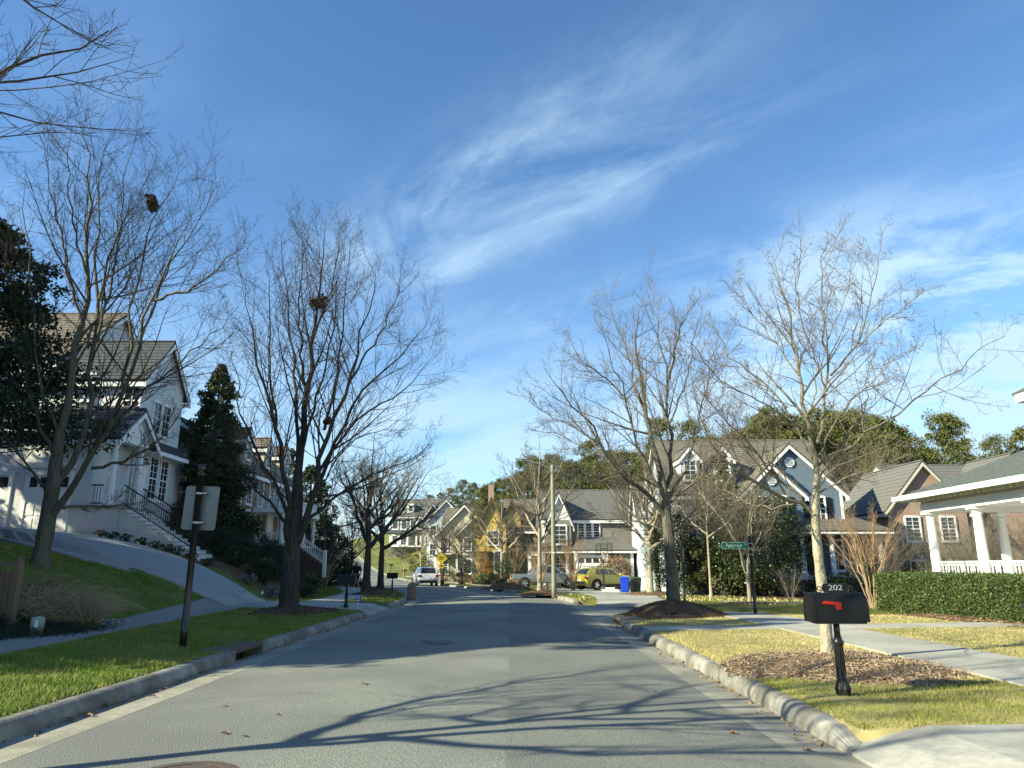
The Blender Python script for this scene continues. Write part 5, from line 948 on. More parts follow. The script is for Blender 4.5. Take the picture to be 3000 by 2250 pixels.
mound('mulch_bed', 'leaf strewn mulch along the front of the blue house', 15.5, 40.8, 6.5, 2.3, .06, 412, None, 1600, chip_d, .08)
def in_mulch(x, y):
    m = np.zeros(x.shape, bool)
    for cx, cy, rx, ry in ((4.62, 11.0, 1.5, 1.7), (4.75, 22.3, 1.5, 1.45), (-6.75, 23.6, 1.2, 2.1), (-7.3, 38.6, .9, 1.9), (11.75, 20.2, .9, 5.3), (8.05, 42.2, 2, 1), (-8.2, 47, 1, 2), (1.5, 40.3, 1.3, 1.3)): m |= ((x - cx) / rx) ** 2 + ((y - cy) / ry) ** 2 < 1
    return m
def in_cdrive(x, y): return (x > np.interp(y, [31, 34.5, 38, 44, 50, 60], [3.5, 3.7, 4.0, 3.8, 3.2, 2.4])) & (x < np.interp(y, [30.5, 33, 37.5, 44, 50, 60], [7.6, 7.1, 7.5, 8.6, 9.4, 9.6])) & (y > 30.5)
lsxv = np.vectorize(lsx)
def grass(name, label, rects, m, hgt, seed, keep=None, w=.004):
    rng = np.random.default_rng(seed); XY = []
    for x0, x1, y0, y1, dens in rects:
        n = int((x1 - x0) * (y1 - y0) * dens); XY.append(np.stack([x0 + (x1 - x0) * rng.random(n), y0 + (y1 - y0) * rng.random(n)], -1))
    XY = np.concatenate(XY); x, y = XY.T; k = ~in_mulch(x, y)
    if keep is not None: k &= keep(x, y)
    x, y = x[k], y[k]; n = len(x); z = H(x, y) - .01; P = np.stack([x, y, z], -1); dist = np.hypot(x, y); ww = (w * np.maximum(1, dist / 9))[:, None]
    a = rng.random(n) * 6.283; s = np.stack([np.cos(a), np.sin(a), np.zeros(n)], -1); hh = (hgt * (.5 + .8 * rng.random(n)))[:, None]
    cl = .6 + .8 * (np.sin(x * 3.1 + 1.7 * np.sin(y * 2.3)) * np.sin(y * 2.7 + x) * .5 + .5); hh = hh * cl[:, None]
    lean = np.concatenate([rng.standard_normal((n, 2)) * .55, np.ones((n, 1))], -1); V = np.stack([P - s * ww, P + s * ww, P + nrmz(lean) * hh], 1).reshape(-1, 3)
    o = np_obj(name, V, np.arange(n * 3).reshape(-1, 3), m); o['kind'] = 'stuff'; tag(o, label, 'grass'); return o
def verge_l(x, y): lx = lsxv(y); return ((x > lx + .04) | (x < lx - 1.42)) & (x < xc(y) - 3.97) & ~((y > 24.7) & (y < 29.5) & (x > -10.2))
def drive_l(x, y): return verge_l(x, y) & (y < np.interp(-x, [10, 11.9, 13.3, 15.3, 17.4], [25.0, 23.9, 22.8, 22.8, 24])) 
grass('grass_verge', 'lush green grass on the left verge', [(-8.3, -4.9, 5.5, 12, 1500), (-8.6, -4.9, 12, 18, 900), (-9.2, -4.9, 18, 25, 420)], blade_l, .075, 501, verge_l)
grass('grass_bank', 'green grass on the left bank', [(-15, -9.3, 13.5, 25, 330)], blade_l, .085, 502, drive_l, .005)
grass('grass_far_verge', 'grass on the verge past the drive', [(-11, -5, 29.6, 50, 120), (-16, -9, 38, 56, 60)], blade_m, .08, 503, lambda x, y: verge_l(x, y), .005)
nob = lambda x, y: (x > 3.07) & ~((x > 5.97) & (x < 7.58)) & ~((y > 16.92) & (y < 17.92)) & (street_sdf(x, y) > .17)
near = lambda x, y: nob(x, y) & ((y > 6.99) | (x > 14))
grass('dormant_lawn', 'straw coloured dormant grass on the right verge and lawn', [(3.1, 6.0, 9, 14, 1150), (3.1, 6, 14, 21, 560), (6, 12, 7, 14, 800), (6, 13, 14, 25, 330)], blade_r, .042, 504, lambda x, y: near(x, y) & ((x > 6) | (y > 9.6 + .3 * np.sin(x * 4))), .004)
grass('green_lawn_patch', 'short olive green grass around the black mailbox', [(3.1, 6.0, 6.4, 9.9, 2100)], mat('grass_blade_olive', (.20, .215, .045), (.33, .30, .10), .8, 3.0, 4, coord='World', spec=.1, c3=(.17, .20, .035), s3=.8), .05, 505, near)
grass('leafy_lawn', 'patchy green lawn with pale leaves across the side street', [(3, 22, 30.6, 44, 130), (-2, 4, 40, 58, 80)], blade_m, .06, 506, lambda x, y: (street_sdf(x, y) > .3) & ~in_cdrive(x, y), .006)
def litter(name, label, rects, m, size, seed, n, keep=None):
    rng = np.random.default_rng(seed); out = []
    for x0, x1, y0, y1 in rects: out.append(np.stack([x0 + (x1 - x0) * rng.random(n), y0 + (y1 - y0) * rng.random(n)], -1))
    XY = np.concatenate(out); x, y = XY.T
    if keep is not None: k = keep(x, y); x, y = x[k], y[k]
    N = len(x); P = np.stack([x, y, H(x, y) + .04], -1); V, F = leaves(rng, P, np.full(N, .015), 1, size, .5, 0, aspect=.75); o = np_obj(name, V, F, m); o['kind'] = 'stuff'; tag(o, label, 'leaf litter')
litter('leaf_litter', 'pale fallen leaves scattered over the lawn across the side street', [(3, 20, 31, 43)], mat('leaf_litter_pale', (.55, .47, .26), (.40, .30, .15), .8, 9), .09, 511, 1500, lambda x, y: (street_sdf(x, y) > .3) & ~in_cdrive(x, y) & ~((y > 33.5) & (y < 34.9) & (x > 9.4)))
litter('leaf_litter', 'dry leaves on the dark mulch bank and drive edge of the white house', [(-16, -9, 28.5, 34), (-8.5, -5, 21, 26)], leaf_dry, .07, 512, 130)
def gutter_litter():
    rng = np.random.default_rng(530); y = np.concatenate([rng.uniform(6.5, 24, 260), rng.uniform(29.8, 45, 160), rng.uniform(7, 21, 150)]); sd = np.concatenate([-np.ones(420), np.ones(150)]); n = len(y)
    x = xc(y) + sd * (3.78 - np.abs(rng.normal(0, .09, n))); P = np.stack([x, y, zr(y) - .012], -1); V, F = leaves(rng, P, np.full(n, .01), 1, .05, .4, 0, aspect=.6); o = np_obj('gutter_litter', V, F, leaf_dry); o['kind'] = 'stuff'; tag(o, 'brown leaf bits gathered in the gutters against the kerbs', 'leaf litter')
gutter_litter()
# single leaves on the road and in the gutters
lm_ = MB(); lm_.add([(0, -.055, .0), (.025, -.02, .022), (.05, 0, .012), (.02, .022, .028), (0, .06, .008), (-.022, .02, .03), (-.052, .004, .01), (-.02, -.022, .02), (0, 0, .006)], [(8, i, (i + 1) % 8) for i in range(8)]); lme = lm_.mesh('fallen_leaf', leaf_dry)
lspots = [(1068, 2017, 1.3), (660, 2163, 1.2), (715, 2172, .8), (445, 2040, 1.2), (437, 1987, 1), (560, 1985, 1.1), (590, 1970, 1.2), (250, 2090, 1.3), (262, 2095, 1.3), (203, 2105, 1.2), (305, 2065, 1.2), (660, 2077, .9), (816, 2107, .8), (1395, 2030, .7), (1372, 2115, .8), (1850, 1960, 1.0), (2150, 2152, 1.3), (2365, 2198, 1.3), (2330, 2165, .9), (2232, 2008, 1), (1920, 2030, .7), (1305, 2024, .6), (1990, 1915, 1.2), (1062, 1930, .7), (905, 1960, .7)]
lspots += [(1230 + 14 * i + 9 * math.sin(i * 3.1), 1745 + 11 * math.sin(i * 1.9), 1.5) for i in range(22)]
for i, (px, py, s) in enumerate(lspots):
    d = ray(px, py); t_ = -CAMH / d[2]; x, y = d[0] * t_, d[1] * t_; z = crown(x, y)
    if 3.3 < abs(x - float(xc(y))) < 4.1: z = float(roadz(x, y)) - .004
    if x > 3.0 or x < -5.0: z = Hf(x, y) + .03
    o = place(lme, 'fallen_leaf', None, (x, y, z), i * 1.7, (s * .72, s * .72, s * .72)); tag(o, 'curled brown leaf lying on the road or gutter', 'leaf', 'fallen leaves on the road')
# road marks that belong to the surface
def blot(px0, px1, py, hgt, seed):
    rng = np.random.default_rng(seed); n = 26; pts = []
    for i in range(n):
        a = 2 * math.pi * i / n; u = (px0 + px1) / 2 + (px1 - px0) / 2 * math.cos(a) * (1 + .25 * rng.normal()); v = py + hgt * math.sin(a) * (1 + .35 * rng.normal()); d = ray(u, v); t_ = -CAMH / d[2]; x, y = d[0] * t_, d[1] * t_; pts.append((x, y, crown(x, y) + .005))
    mb = MB(); mb.add(pts, [tuple(range(n))]); o = mb.build('tar_patch', mat('tar', (.085, .09, .085), (.11, .115, .108), .75, 30, coord='World')); struct(o)
blot(1245, 1325, 1889, 7, 1); blot(1690, 1830, 1880, 5, 2); blot(1575, 1625, 1885, 2, 3)
def crack(pts, seed, w=.006):
    rng = np.random.default_rng(seed); P = resample(pts, .12); P = P + rng.normal(0, .018, P.shape); T = np.gradient(P, axis=0); T /= np.linalg.norm(T, axis=1)[:, None]; N_ = np.stack([-T[:, 1], T[:, 0]], -1); n = len(P); ww = w * (.4 + rng.random((n, 1))); A_, B_ = P - N_ * ww, P + N_ * ww
    V = [(q[0], q[1], crown(q[0], q[1]) + .0055) for q in np.concatenate([A_, B_])]; mb = MB(); mb.add(V, [(i, i + 1, n + i + 1, n + i) for i in range(n - 1)]); struct(mb.build('road_crack', MATS['tar']))
crack([(-.1, 10.3), (.8, 10.2), (2.3, 10.35)], 1); crack([(-3.9, 9.2), (-2.6, 9.5), (-1.4, 9.4)], 2, .004); crack([(-4.1, 14.5), (-1, 14.9), (2.3, 14.7)], 4); crack([(-4.1, 20), (-1, 20.3), (2.2, 20.1)], 6)
mh = thing('manhole_cover', 'rusty iron manhole cover set in the road', 'manhole cover', (-2.45, 5.93, .036)); MB().lathe([(.34, 0), (.34, .014), (.30, .014), (.30, .009), (.0, .009)], 28, (-2.45, 5.93, .036)).build('lid', mat('iron', (.12, .085, .06), (.07, .06, .055), .7, 20), mh)
MB().lathe([(.40, -.01), (.40, .010), (.345, .010), (.345, -.01)], 28, (-2.45, 5.93, .036)).build('ring', MATS['iron'], mh)

# ------------------------------------------------------------------ hedge
def hedge():
    t = thing('hedge', 'long clipped green hedge in front of the white porch', 'hedge', (12.4, 20, .25)); rng = np.random.default_rng(601)
    def c(u, v, w): y = 14.6 + 8.7 * u; x = 11.3 + .06 * (23.3 - y) + 1.5 * v; return x, y, .22 + 1.08 * w
    n = 48000; u, v, w = rng.random(n), rng.random(n), rng.random(n); f = rng.integers(0, 4, n); bump = .03 * np.sin(u * 60 + 3 * w) + .03 * np.sin(w * 9 + u * 33)
    v = np.where(f < 2, np.where(rng.random(n) < .75, 0, 1), v); w = np.where(f == 2, 1, w); u = np.where(f == 3, np.where(rng.random(n) < .9, 1, 0), u)
    x, y, z = c(u, v, w); P = np.stack([x - bump + rng.normal(0, .045, n), y + rng.normal(0, .045, n), z + .5 * bump + rng.normal(0, .03, n)], -1)
    V, F = leaves(rng, P, np.full(n, .01), 1, .046, 1, .3, aspect=.6); np_obj('foliage', V, F, leaf_hedge, t)
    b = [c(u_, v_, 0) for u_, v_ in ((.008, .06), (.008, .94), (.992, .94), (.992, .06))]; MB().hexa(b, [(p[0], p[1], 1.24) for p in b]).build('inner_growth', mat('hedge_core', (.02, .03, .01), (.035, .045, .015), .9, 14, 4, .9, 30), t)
hedge()

# ------------------------------------------------------------------ posts and mailboxes
def mailbox(x, y, label, num=None, face=1, group='kerbside mailboxes', red=True, s=1.0):
    """box across the road direction, door towards the road (face=1: road lies to -x)"""
    g = Hf(x, y); t = thing('mailbox', label, 'mailbox', (x, y, g), 0 if face > 0 else math.pi, group)
    MB().lathe([(.062, -.02), (.066, .03), (.074, .08), (.066, .13), (.05, .165), (.058, .18), (.058, .195), (.048, .205), (.046, .30), (.043, .52), (.05, .535), (.062, .56), (.062, .58), (.046, .60), (.040, .63)], 16).build('post_base', black, t, True, True)
    for k in range(10): a = k * math.pi / 5; MB().tube([(.049 * math.cos(a), .049 * math.sin(a), .21), (.046 * math.cos(a), .046 * math.sin(a), .52)], .006, 4).build('flute', black, t, True)
    for k in range(8): a = k * math.pi / 4; MB().tube([(.06 * math.cos(a), .06 * math.sin(a), .0), (.077 * math.cos(a), .077 * math.sin(a), .08), (.058 * math.cos(a), .058 * math.sin(a), .155)], [.012, .016, .006], 5).build('leaf_ornament', black, t, True)
    MB().lathe([(.034, .60), (.034, .80)], 12).build('post', black, t, True, True)
    L0, L1, w, z0, zs = -.27, .33, .135, .79, .97
    prof = [(-w, z0), (w, z0), (w, zs)] + [(w * math.cos(a), zs + w * 1.0 * math.sin(a)) for a in np.linspace(0.25, math.pi - .25, 9)] + [(-w, zs)]
    bx = MB(); bx.prism([(L0, p, q) for p, q in prof], (L1 - L0, 0, 0)); body = bx.build('box', blackm, t, True, bevel=.006)
    dr = MB(); dr.prism([(L0 - .035, p * 1.05, z0 + (q - z0) * 1.03 - .006) for p, q in prof], (.045, 0, 0)); d = dr.build('door', blackm, t, True, bevel=.008); MB().tube([(L0 - .03, 0, 1.10), (L0 - .07, 0, 1.13), (L0 - .06, 0, 1.10)], .008, 6).build('handle', black, d, True)
    MB().box(L0 + .02, L1 - .02, -w * .7, w * .7, z0 - .022, z0 - .001).build('mount_plate', black, t, True)
    if red:
        fl = MB(); fl.prism([(-.20, -w - .012, .99), (-.17, -w - .012, 1.02), (.02, -w - .012, 1.005), (.02, -w - .012, .925), (-.04, -w - .012, .925), (-.055, -w - .012, .975), (-.15, -w - .012, .985)], (0, .008, 0)); fl.build('flag', mat('flag_red', (.42, .02, .012), (.36, .018, .01), .45, 3), t, True)
    if num:
        pl = MB(); zz = zs + w - .004; zc_ = zz + .055; pts = [(-.135, zz + .012), (.135, zz + .012), (.15, zz + .03), (.15, zz + .08), (.135, zz + .098), (-.135, zz + .098), (-.15, zz + .08), (-.15, zz + .03)]; pl.prism([(.03 + a, -.006, b) for a, b in pts], (0, .012, 0)); po = pl.build('number_plate', blackm, t, True, bevel=.004)
        MB().tube([(.03 + a, -.008, b) for a, b in pts + pts[:1]], .006, 5).build('plate_rim', black, po, True)
        cu = bpy.data.curves.new('number', 'FONT'); cu.body = num; cu.size = .088; cu.extrude = .004; cu.align_x = 'CENTER'; cu.align_y = 'CENTER'; tmp = bpy.data.objects.new('number', cu); C.objects.link(tmp); bpy.context.view_layer.update()
        me = bpy.data.meshes.new_from_object(tmp.evaluated_get(bpy.context.evaluated_depsgraph_get())); bpy.data.objects.remove(tmp); me.materials.clear(); me.materials.append(mat('number_silver', (.30, .31, .30), None, .5)); no = bpy.data.objects.new('number', me); C.objects.link(no); no.parent = po; no.location = (.03, -.011, zc_); no.rotation_euler = (math.pi / 2, 0, 0); no.scale = (1.25, 1, 1)
        for sg in (-1, 1):
            sp = [(.03 + sg * (.155 + .028 - .028 * math.cos(a) * (1 - a / 12)), 0, zz + .045 + .03 * math.sin(a) * (1 - a / 12)) for a in np.linspace(0, 6.6, 16)]; MB().tube(sp, .006, 5).build('scroll', black, po, True)
            sp = [(.03 + sg * (.15 + .07 * u), 0, zz + .03 - .02 * math.sin(u * 3.1) - .012 * u) for u in np.linspace(0, 1, 8)]; MB().tube(sp, .006, 5).build('scroll', black, po, True); MB().lathe([(.0, 0), (.012, .008), (.0, .02)], 8, (.03 + sg * .225, 0, zz + .008)).build('bead', black, po, True)
    if s != 1.0: t.scale = (s, s, s)
    return t
mailbox(3.68, 8.63, 'black mailbox numbered 202 with red flag on the right verge', '202')
mailbox(-5.67, 25.8, 'shaded black mailbox beside the white house drive apron', None, -1, red=False)
mailbox(-7.05, 44.2, 'black mailbox on the left verge just behind the paper leaf bag', None, -1, red=False)
mailbox(-4.9, 70.2, 'black mailbox by the kerb across from the parked white car', None, 1, red=False)
mailbox(-16.4, 114, 'small far mailbox on the tan lawn beside a sapling', None, 1, red=False)
mailbox(-23.6, 146, 'farthest mailbox on the tan slope by the road', None, 1, red=False)
# ------------------------------------------------------------------ signs and poles
def text_mesh(body, size, m, ext=.002, sx=1.0):
    cu = bpy.data.curves.new('lettering', 'FONT'); cu.body = body; cu.size = size; cu.extrude = ext; cu.align_x = 'CENTER'; cu.align_y = 'CENTER'; tmp = bpy.data.objects.new('lettering', cu); C.objects.link(tmp); bpy.context.view_layer.update()
    me = bpy.data.meshes.new_from_object(tmp.evaluated_get(bpy.context.evaluated_depsgraph_get())); bpy.data.objects.remove(tmp); me.materials.clear(); me.materials.append(m); return me
def plate(w, h, r, th, m, name='sign_plate'):
    pts = []
    for cx, cz, a0 in ((w / 2 - r, h / 2 - r, 0), (-w / 2 + r, h / 2 - r, 90), (-w / 2 + r, -h / 2 + r, 180), (w / 2 - r, -h / 2 + r, 270)):
        for k in range(4): a = R(a0 + 30 * k); pts.append((cx + r * math.cos(a), 0, cz + r * math.sin(a)))
    mb = MB(); mb.prism(pts, (0, th, 0)); return mb.mesh(name, m)
def child(me, name, parent, loc, rot=(0, 0, 0), sc=(1, 1, 1)):
    o = bpy.data.objects.new(name, me); C.objects.link(o); o.parent = parent; o.location = loc; o.rotation_euler = rot; o.scale = sc; return o
POST = [(.062, -.1), (.062, .35), (.058, .36), (.058, 3.0), (.066, 3.0), (.066, 3.04), (.045, 3.06), (.03, 3.075), (.055, 3.10), (.066, 3.14), (.062, 3.18), (.04, 3.215), (.0, 3.225)]
x, y = -5.78, 13.44; g = Hf(x, y); t = thing('road_sign', 'blank aluminium back of a sign on a black ball-topped post', 'sign', (x, y, g)); MB().lathe(POST, 16).build('post', black, t, True, True)
pl = child(plate(.66, .80, .05, .004, mat('sign_back_grey', (.20, .215, .215), (.17, .185, .185), .5, 3, metal=.2)), 'sign_plate', t, (.03, .075, 2.42), (0, R(2), R(-6)))
for z in (2.15, 2.68): b = MB(); b.lathe([(.066, -.018), (.066, .018)], 14); child(b.mesh('bracket', alu), 'bracket', t, (0, 0, z)); b = MB(); b.box(.03, .15, -.03, .07, -.012, .012); child(b.mesh('bracket_arm', alu), 'bracket_arm', t, (0, 0, z))
green = mat('sign_green', (.0, .16, .09), (.0, .145, .08), .4, 3); swhite = mat('sign_white', (.78, .8, .76), None, .45)
x, y = 7.73, 24.05; g = Hf(x, y); t = thing('street_name_sign', 'green street name signs on a black ball-topped post at the corner', 'sign', (x, y, g)); k = 2.44 / 3.22
MB().lathe([(r * .95, z * k if z > 0 else z) for r, z in POST], 16).build('post', black, t, True, True)
def name_sign(w, loc, rz, body, suf, fs):
    o = child(plate(w, .22, .03, .005, swhite), 'sign_plate', t, loc, (0, 0, rz)); child(plate(w - .02, .20, .025, .002, green, 'sign_face'), 'sign_face', o, (0, -.0025, 0))
    child(text_mesh(body, fs, swhite), 'lettering', o, (-.03, -.004, -.005), (math.pi / 2, 0, 0), (.82, 1, 1)); child(text_mesh(suf, fs * .48, swhite), 'lettering', o, (w / 2 - .075, -.004, .05), (math.pi / 2, 0, 0), (.85, 1, 1))
name_sign(.88, (-.50, 0, 2.13), R(4), 'Parkridge', 'Ave', .17); name_sign(.80, (.17, .40, 1.92), R(70), 'Sumerlin', 'Dr', .17)
for z in (2.05, 2.2, 1.85, 2.0): b = MB(); b.lathe([(.066, -.012), (.066, .012)], 14); child(b.mesh('band', alu), 'band', t, (0, 0, z))
x, y = 7.45, 32.6; g = Hf(x, y); t = thing('stop_sign', 'stop sign seen edge-on on a black post by the corner drive', 'sign', (x, y, g)); k = 2.55 / 3.22; MB().lathe([(r * .9, z * k if z > 0 else z) for r, z in POST], 14).build('post', black, t, True, True)
oc = MB(); oc.prism([(.36 * math.cos(R(22.5 + 45 * i)), 0, .36 * math.sin(R(22.5 + 45 * i))) for i in range(8)], (0, .004, 0)); child(oc.mesh('sign_plate', swhite), 'sign_plate', t, (.07, -.02, 1.98), (0, 0, R(76)))
oc = MB(); oc.prism([(.34 * math.cos(R(22.5 + 45 * i)), 0, .34 * math.sin(R(22.5 + 45 * i))) for i in range(8)], (0, .004, 0)); child(oc.mesh('sign_face', mat('stop_red', (.45, .01, .012), None, .4)), 'sign_face', t, (.076, -.0185, 1.98), (0, 0, R(76)))
child(text_mesh('STOP', .2, swhite), 'lettering', t, (.082, -.017, 1.98), (math.pi / 2, 0, R(76)))
x, y = -6.45, 68; g = Hf(x, y); t = thing('warning_sign', 'yellow diamond warning sign with a small plate on a post by the white car', 'sign', (x, y, g)); syel = mat('sign_yellow', (.42, .33, .02), (.38, .30, .02), .5)
MB().lathe([(.04, -.1), (.04, 2.75)], 10).build('post', black, t, True, True); o = child(plate(.76, .76, .04, .005, syel), 'sign_plate', t, (0, -.05, 2.35), (0, R(45), 0)); b = MB()
for i, (w_, z_) in enumerate(((.5, .06), (.42, -.1))):
    for q in range(5): b.box(-w_ / 2 + q * w_ / 5, -w_ / 2 + q * w_ / 5 + w_ / 7, -.006, 0, z_, z_ + .1)
child(b.mesh('lettering', blackm), 'lettering', t, (0, -.051, 2.35)); child(plate(.45, .4, .03, .005, syel), 'speed_plate', t, (0, -.05, 1.68)); b = MB(); b.box(-.12, -.06, -.006, 0, 0, .16); b.box(.0, .12, -.006, 0, 0, .16); child(b.mesh('lettering', blackm), 'lettering', t, (0, -.051, 1.6))
x, y = 2.15, 38.4; g = Hf(x, y); t = thing('utility_pole', 'weathered wooden utility pole with a street light arm', 'utility pole', (x, y, g)); pole_m = mat('pole_wood', (.20, .20, .135), (.28, .27, .19), .9, 8, 5, .4, 25, stretch=(5, 5, .5)); MB().lathe([(.125, -.1), (.12, .5), (.098, 6.6), (.09, 6.68), (.0, 6.7)], 14).build('pole', pole_m, t, True, True)
ar = MB(); ar.tube([(0, -.02, 6.45), (-.7, -.05, 6.75), (-1.5, -.1, 6.95)], .025, 7); a_ = ar.build('lamp_arm', alu, t, True); MB().add([(-1.35, -.16, 6.98), (-1.35, -.0, 6.98), (-2.0, -.02, 7.0), (-2.0, -.14, 7.0), (-1.35, -.14, 7.05), (-1.35, -.02, 7.05), (-1.95, -.03, 7.05), (-1.95, -.13, 7.05)], [(0, 1, 2, 3), (4, 7, 6, 5), (0, 4, 5, 1), (1, 5, 6, 2), (2, 6, 7, 3), (3, 7, 4, 0)]).build('lamp_head', alu, t, True); MB().box(-.06, .06, -.128, -.118, 2.1, 2.16).build('tag', swhite, t, True)

# ------------------------------------------------------------------ smaller things on the left
fx0, fy0, fx1, fy1 = -9.9, 15.0, -14.2, 15.9; t = thing('wooden_fence', 'brown wooden board fence at the edge of the left garden', 'fence', (fx0, fy0, Hf(fx0, fy0))); rzf = math.atan2(fy1 - fy0, fx1 - fx0)
bd = MB(); bd.box(-.052, .052, -.012, .012, .06, 1.05); bdm = bd.mesh('board', woodf)
for i in range(36): f = (i + .8) / 36; xx_, yy_ = fx0 + (fx1 - fx0) * f, fy0 + (fy1 - fy0) * f; place(bdm, 'board', t, (xx_, yy_, Hf(fx0, fy0) + (Hf(xx_, yy_) - Hf(fx0, fy0)) * .35), rzf)
pm_ = MB(); pm_.box(-.06, .06, -.06, .06, -.2, 1.28); pm_.hexa([(-.06, -.06, 1.28), (.06, -.06, 1.28), (.06, .06, 1.28), (-.06, .06, 1.28)], [(-.06, -.02, 1.36), (.02, -.02, 1.42), (.02, .02, 1.42), (-.06, .02, 1.36)]); pmm = pm_.mesh('post', woodf)
for f in (0, .5, 1): xx_, yy_ = fx0 + (fx1 - fx0) * f, fy0 + (fy1 - fy0) * f; place(pmm, 'post', t, (xx_, yy_, Hf(fx0, fy0) + (Hf(xx_, yy_) - Hf(fx0, fy0)) * .35), rzf)
for z0, z1 in ((1.05, 1.12), (1.2, 1.26), (.3, .38)):
    b = MB(); za, zb = Hf(fx0, fy0), Hf(fx0, fy0) + (Hf(fx1, fy1) - Hf(fx0, fy0)) * .35; b.hexa([(fx0, fy0 - .035, za + z0), (fx0, fy0 + .035, za + z0), (fx1, fy1 + .035, zb + z0), (fx1, fy1 - .035, zb + z0)], [(fx0, fy0 - .035, za + z1), (fx0, fy0 + .035, za + z1), (fx1, fy1 + .035, zb + z1), (fx1, fy1 - .035, zb + z1)]); b.build('rail', woodf, t)
def tuft(name, label, x, y, n, L, seed, m, spread=.5, w=.006, droop=.9, cat='grass', rx=.2, ry=.2):
    rng = np.random.default_rng(seed); g = Hf(x, y); t = thing(name, label, cat, (x, y, g)); px_, py_ = x + rng.normal(0, rx, n), y + rng.normal(0, ry, n); p = np.stack([px_, py_, H(px_, py_)], -1)
    a = rng.random(n) * 6.283; d = nrmz(np.stack([np.cos(a) * spread * rng.random(n), np.sin(a) * spread * rng.random(n), np.ones(n)], -1)); hd = np.stack([np.cos(a), np.sin(a), np.zeros(n)], -1); LL = L * (.6 + .6 * rng.random(n)); out = [p]
    for k in range(5): d = nrmz(d + hd * droop * .22 + np.array([0, 0, -droop * .13 * k])); p = p + d * (LL / 5)[:, None]; out.append(p)
    P = np.stack(out, 1); V, F = tubes(P, np.linspace(1, .25, 6)[None] * w * np.ones((n, 1)), 3); np_obj('blades', V, F, m, t)['kind'] = 'stuff'; return t
tuft('ornamental_grass', 'clump of dry straw-coloured ornamental grass by the wooden fence', -9.75, 16.3, 1100, 1.25, 611, mat('straw_pale', (.50, .38, .22), (.36, .26, .14), .85, 5), .8, .009, .9, 'ornamental grass', .3, .25)
tuft('ornamental_grass', 'second straw clump beside the forked tree trunk', -10.7, 17.4, 420, .9, 612, straw, .7, .006, .9, 'ornamental grass', .25, .2)
dkl = mat('liriope', (.014, .028, .012), (.03, .05, .022), .5, 9)
for i, (x, y, lab) in enumerate(((-9.75, 13.9, 'dark strap-leaved ground cover in front of the fence'), (-10.3, 14.6, 'dark strap-leaved ground cover along the fence boards'), (-9.3, 14.9, 'dark strap-leaved ground cover around the green utility cap'), (-9.3, 15.6, 'dark strap-leaved ground cover under the straw grass'))): tuft('ground_cover_plant', lab, x, y, 420, .42, 620 + i, dkl, .9, .009, 1.0, 'ground cover', .38, .36)
x, y = -9.02, 14.45; g = Hf(x, y); t = thing('utility_pedestal', 'pale green utility pedestal cap among the dark ground cover', 'utility box', (x, y, g)); pg = mat('pedestal_green', (.30, .36, .30), (.26, .32, .26), .6, 5); MB().lathe([(.11, -.05), (.11, .12), (.118, .12), (.118, .34), (.105, .37), (.0, .385)], 18).build('cap', pg, t, True, True); MB().box(.02, .08, -.1175, -.112, .2, .32).build('label_plate', swhite, t, True)
t = thing('rock_edging', 'row of small pale stones edging the bed by the straw grass', 'stones', (-9.6, 18.2, Hf(-9.6, 18.2))); rng = np.random.default_rng(5); mb = MB()
for i in range(70):
    f = i / 70; x, y = -10.6 + 1.5 * f + rng.normal(0, .1), 18.9 - 1.2 * f + rng.normal(0, .12); r = .045 + .05 * rng.random(); mb.lathe([(r * .6, -.02), (r, r * .3), (r * .75, r * .75), (r * .25, r * .95)], 6, (x, y, Hf(x, y)))
o = mb.build('stones', mat('pale_stone', (.30, .28, .24), (.19, .175, .15), .9, 8), t); o['kind'] = 'stuff'
# leaf bag at the kerb
x, y = -5.0, 37.6; t = thing('leaf_bag', 'brown paper yard-waste bag standing in the gutter', 'paper bag', (x, y, float(roadz(x, y)) - .02)); mb = MB(); rng = np.random.default_rng(8); V = []; lv = [(0, .22, .17), (.1, .235, .185), (.35, .24, .19), (.6, .235, .18), (.72, .2, .15), (.8, .12, .11), (.84, .06, .08)]
for z, a, b in lv:
    for k in range(16): q = 2 * math.pi * k / 16; c_, s_ = math.cos(q), math.sin(q); V.append((math.copysign(abs(c_) ** .55, c_) * a + rng.normal(0, .008), math.copysign(abs(s_) ** .55, s_) * b + rng.normal(0, .008), z + rng.normal(0, .006)))
mb.add(V, [(i * 16 + k, i * 16 + (k + 1) % 16, (i + 1) * 16 + (k + 1) % 16, (i + 1) * 16 + k) for i in range(6) for k in range(16)] + [tuple(range(16))[::-1], tuple(range(96, 112))]); mb.build('bag', mat('kraft_paper', (.27, .185, .125), (.22, .15, .10), .9, 6, 4, .6, 14), t, True, True)
x, y = -5.25, 25.75; t = thing('yard_sign', 'small blue and white stake sign beside the shaded mailbox', 'sign', (x, y, Hf(x, y))); MB().box(-.012, .012, -.006, .006, -.05, .22).build('stake', swhite, t, True); b = MB(); b.prism([(-.065, -.008, .2), (.065, -.008, .2), (.085, -.008, .42), (.0, -.008, .5), (-.06, -.008, .44)], (0, .006, 0)); pl = b.build('panel', mat('sign_blue', (.02, .12, .42), None, .5), t, True)
for z in (.25, .32, .39): MB().box(-.055, .06, -.012, -.009, z, z + .03).build('stripe', swhite, pl, True)
for x, y, lab in ((-10.0, 30.15, 'small white marker flag at the edge of the dark bank'), (-12.6, 29.95, 'little white marker flag near the brick steps')): t = thing('marker_flag', lab, 'flag', (x, y, Hf(x, y))); MB().box(-.004, .004, -.004, .004, 0, .3).build('wire', alu, t, True); b = MB(); b.prism([(0, 0, .3), (-.07, 0, .12), (.07, 0, .12)], (0, .004, 0)); b.build('pennant', swhite, t, True)
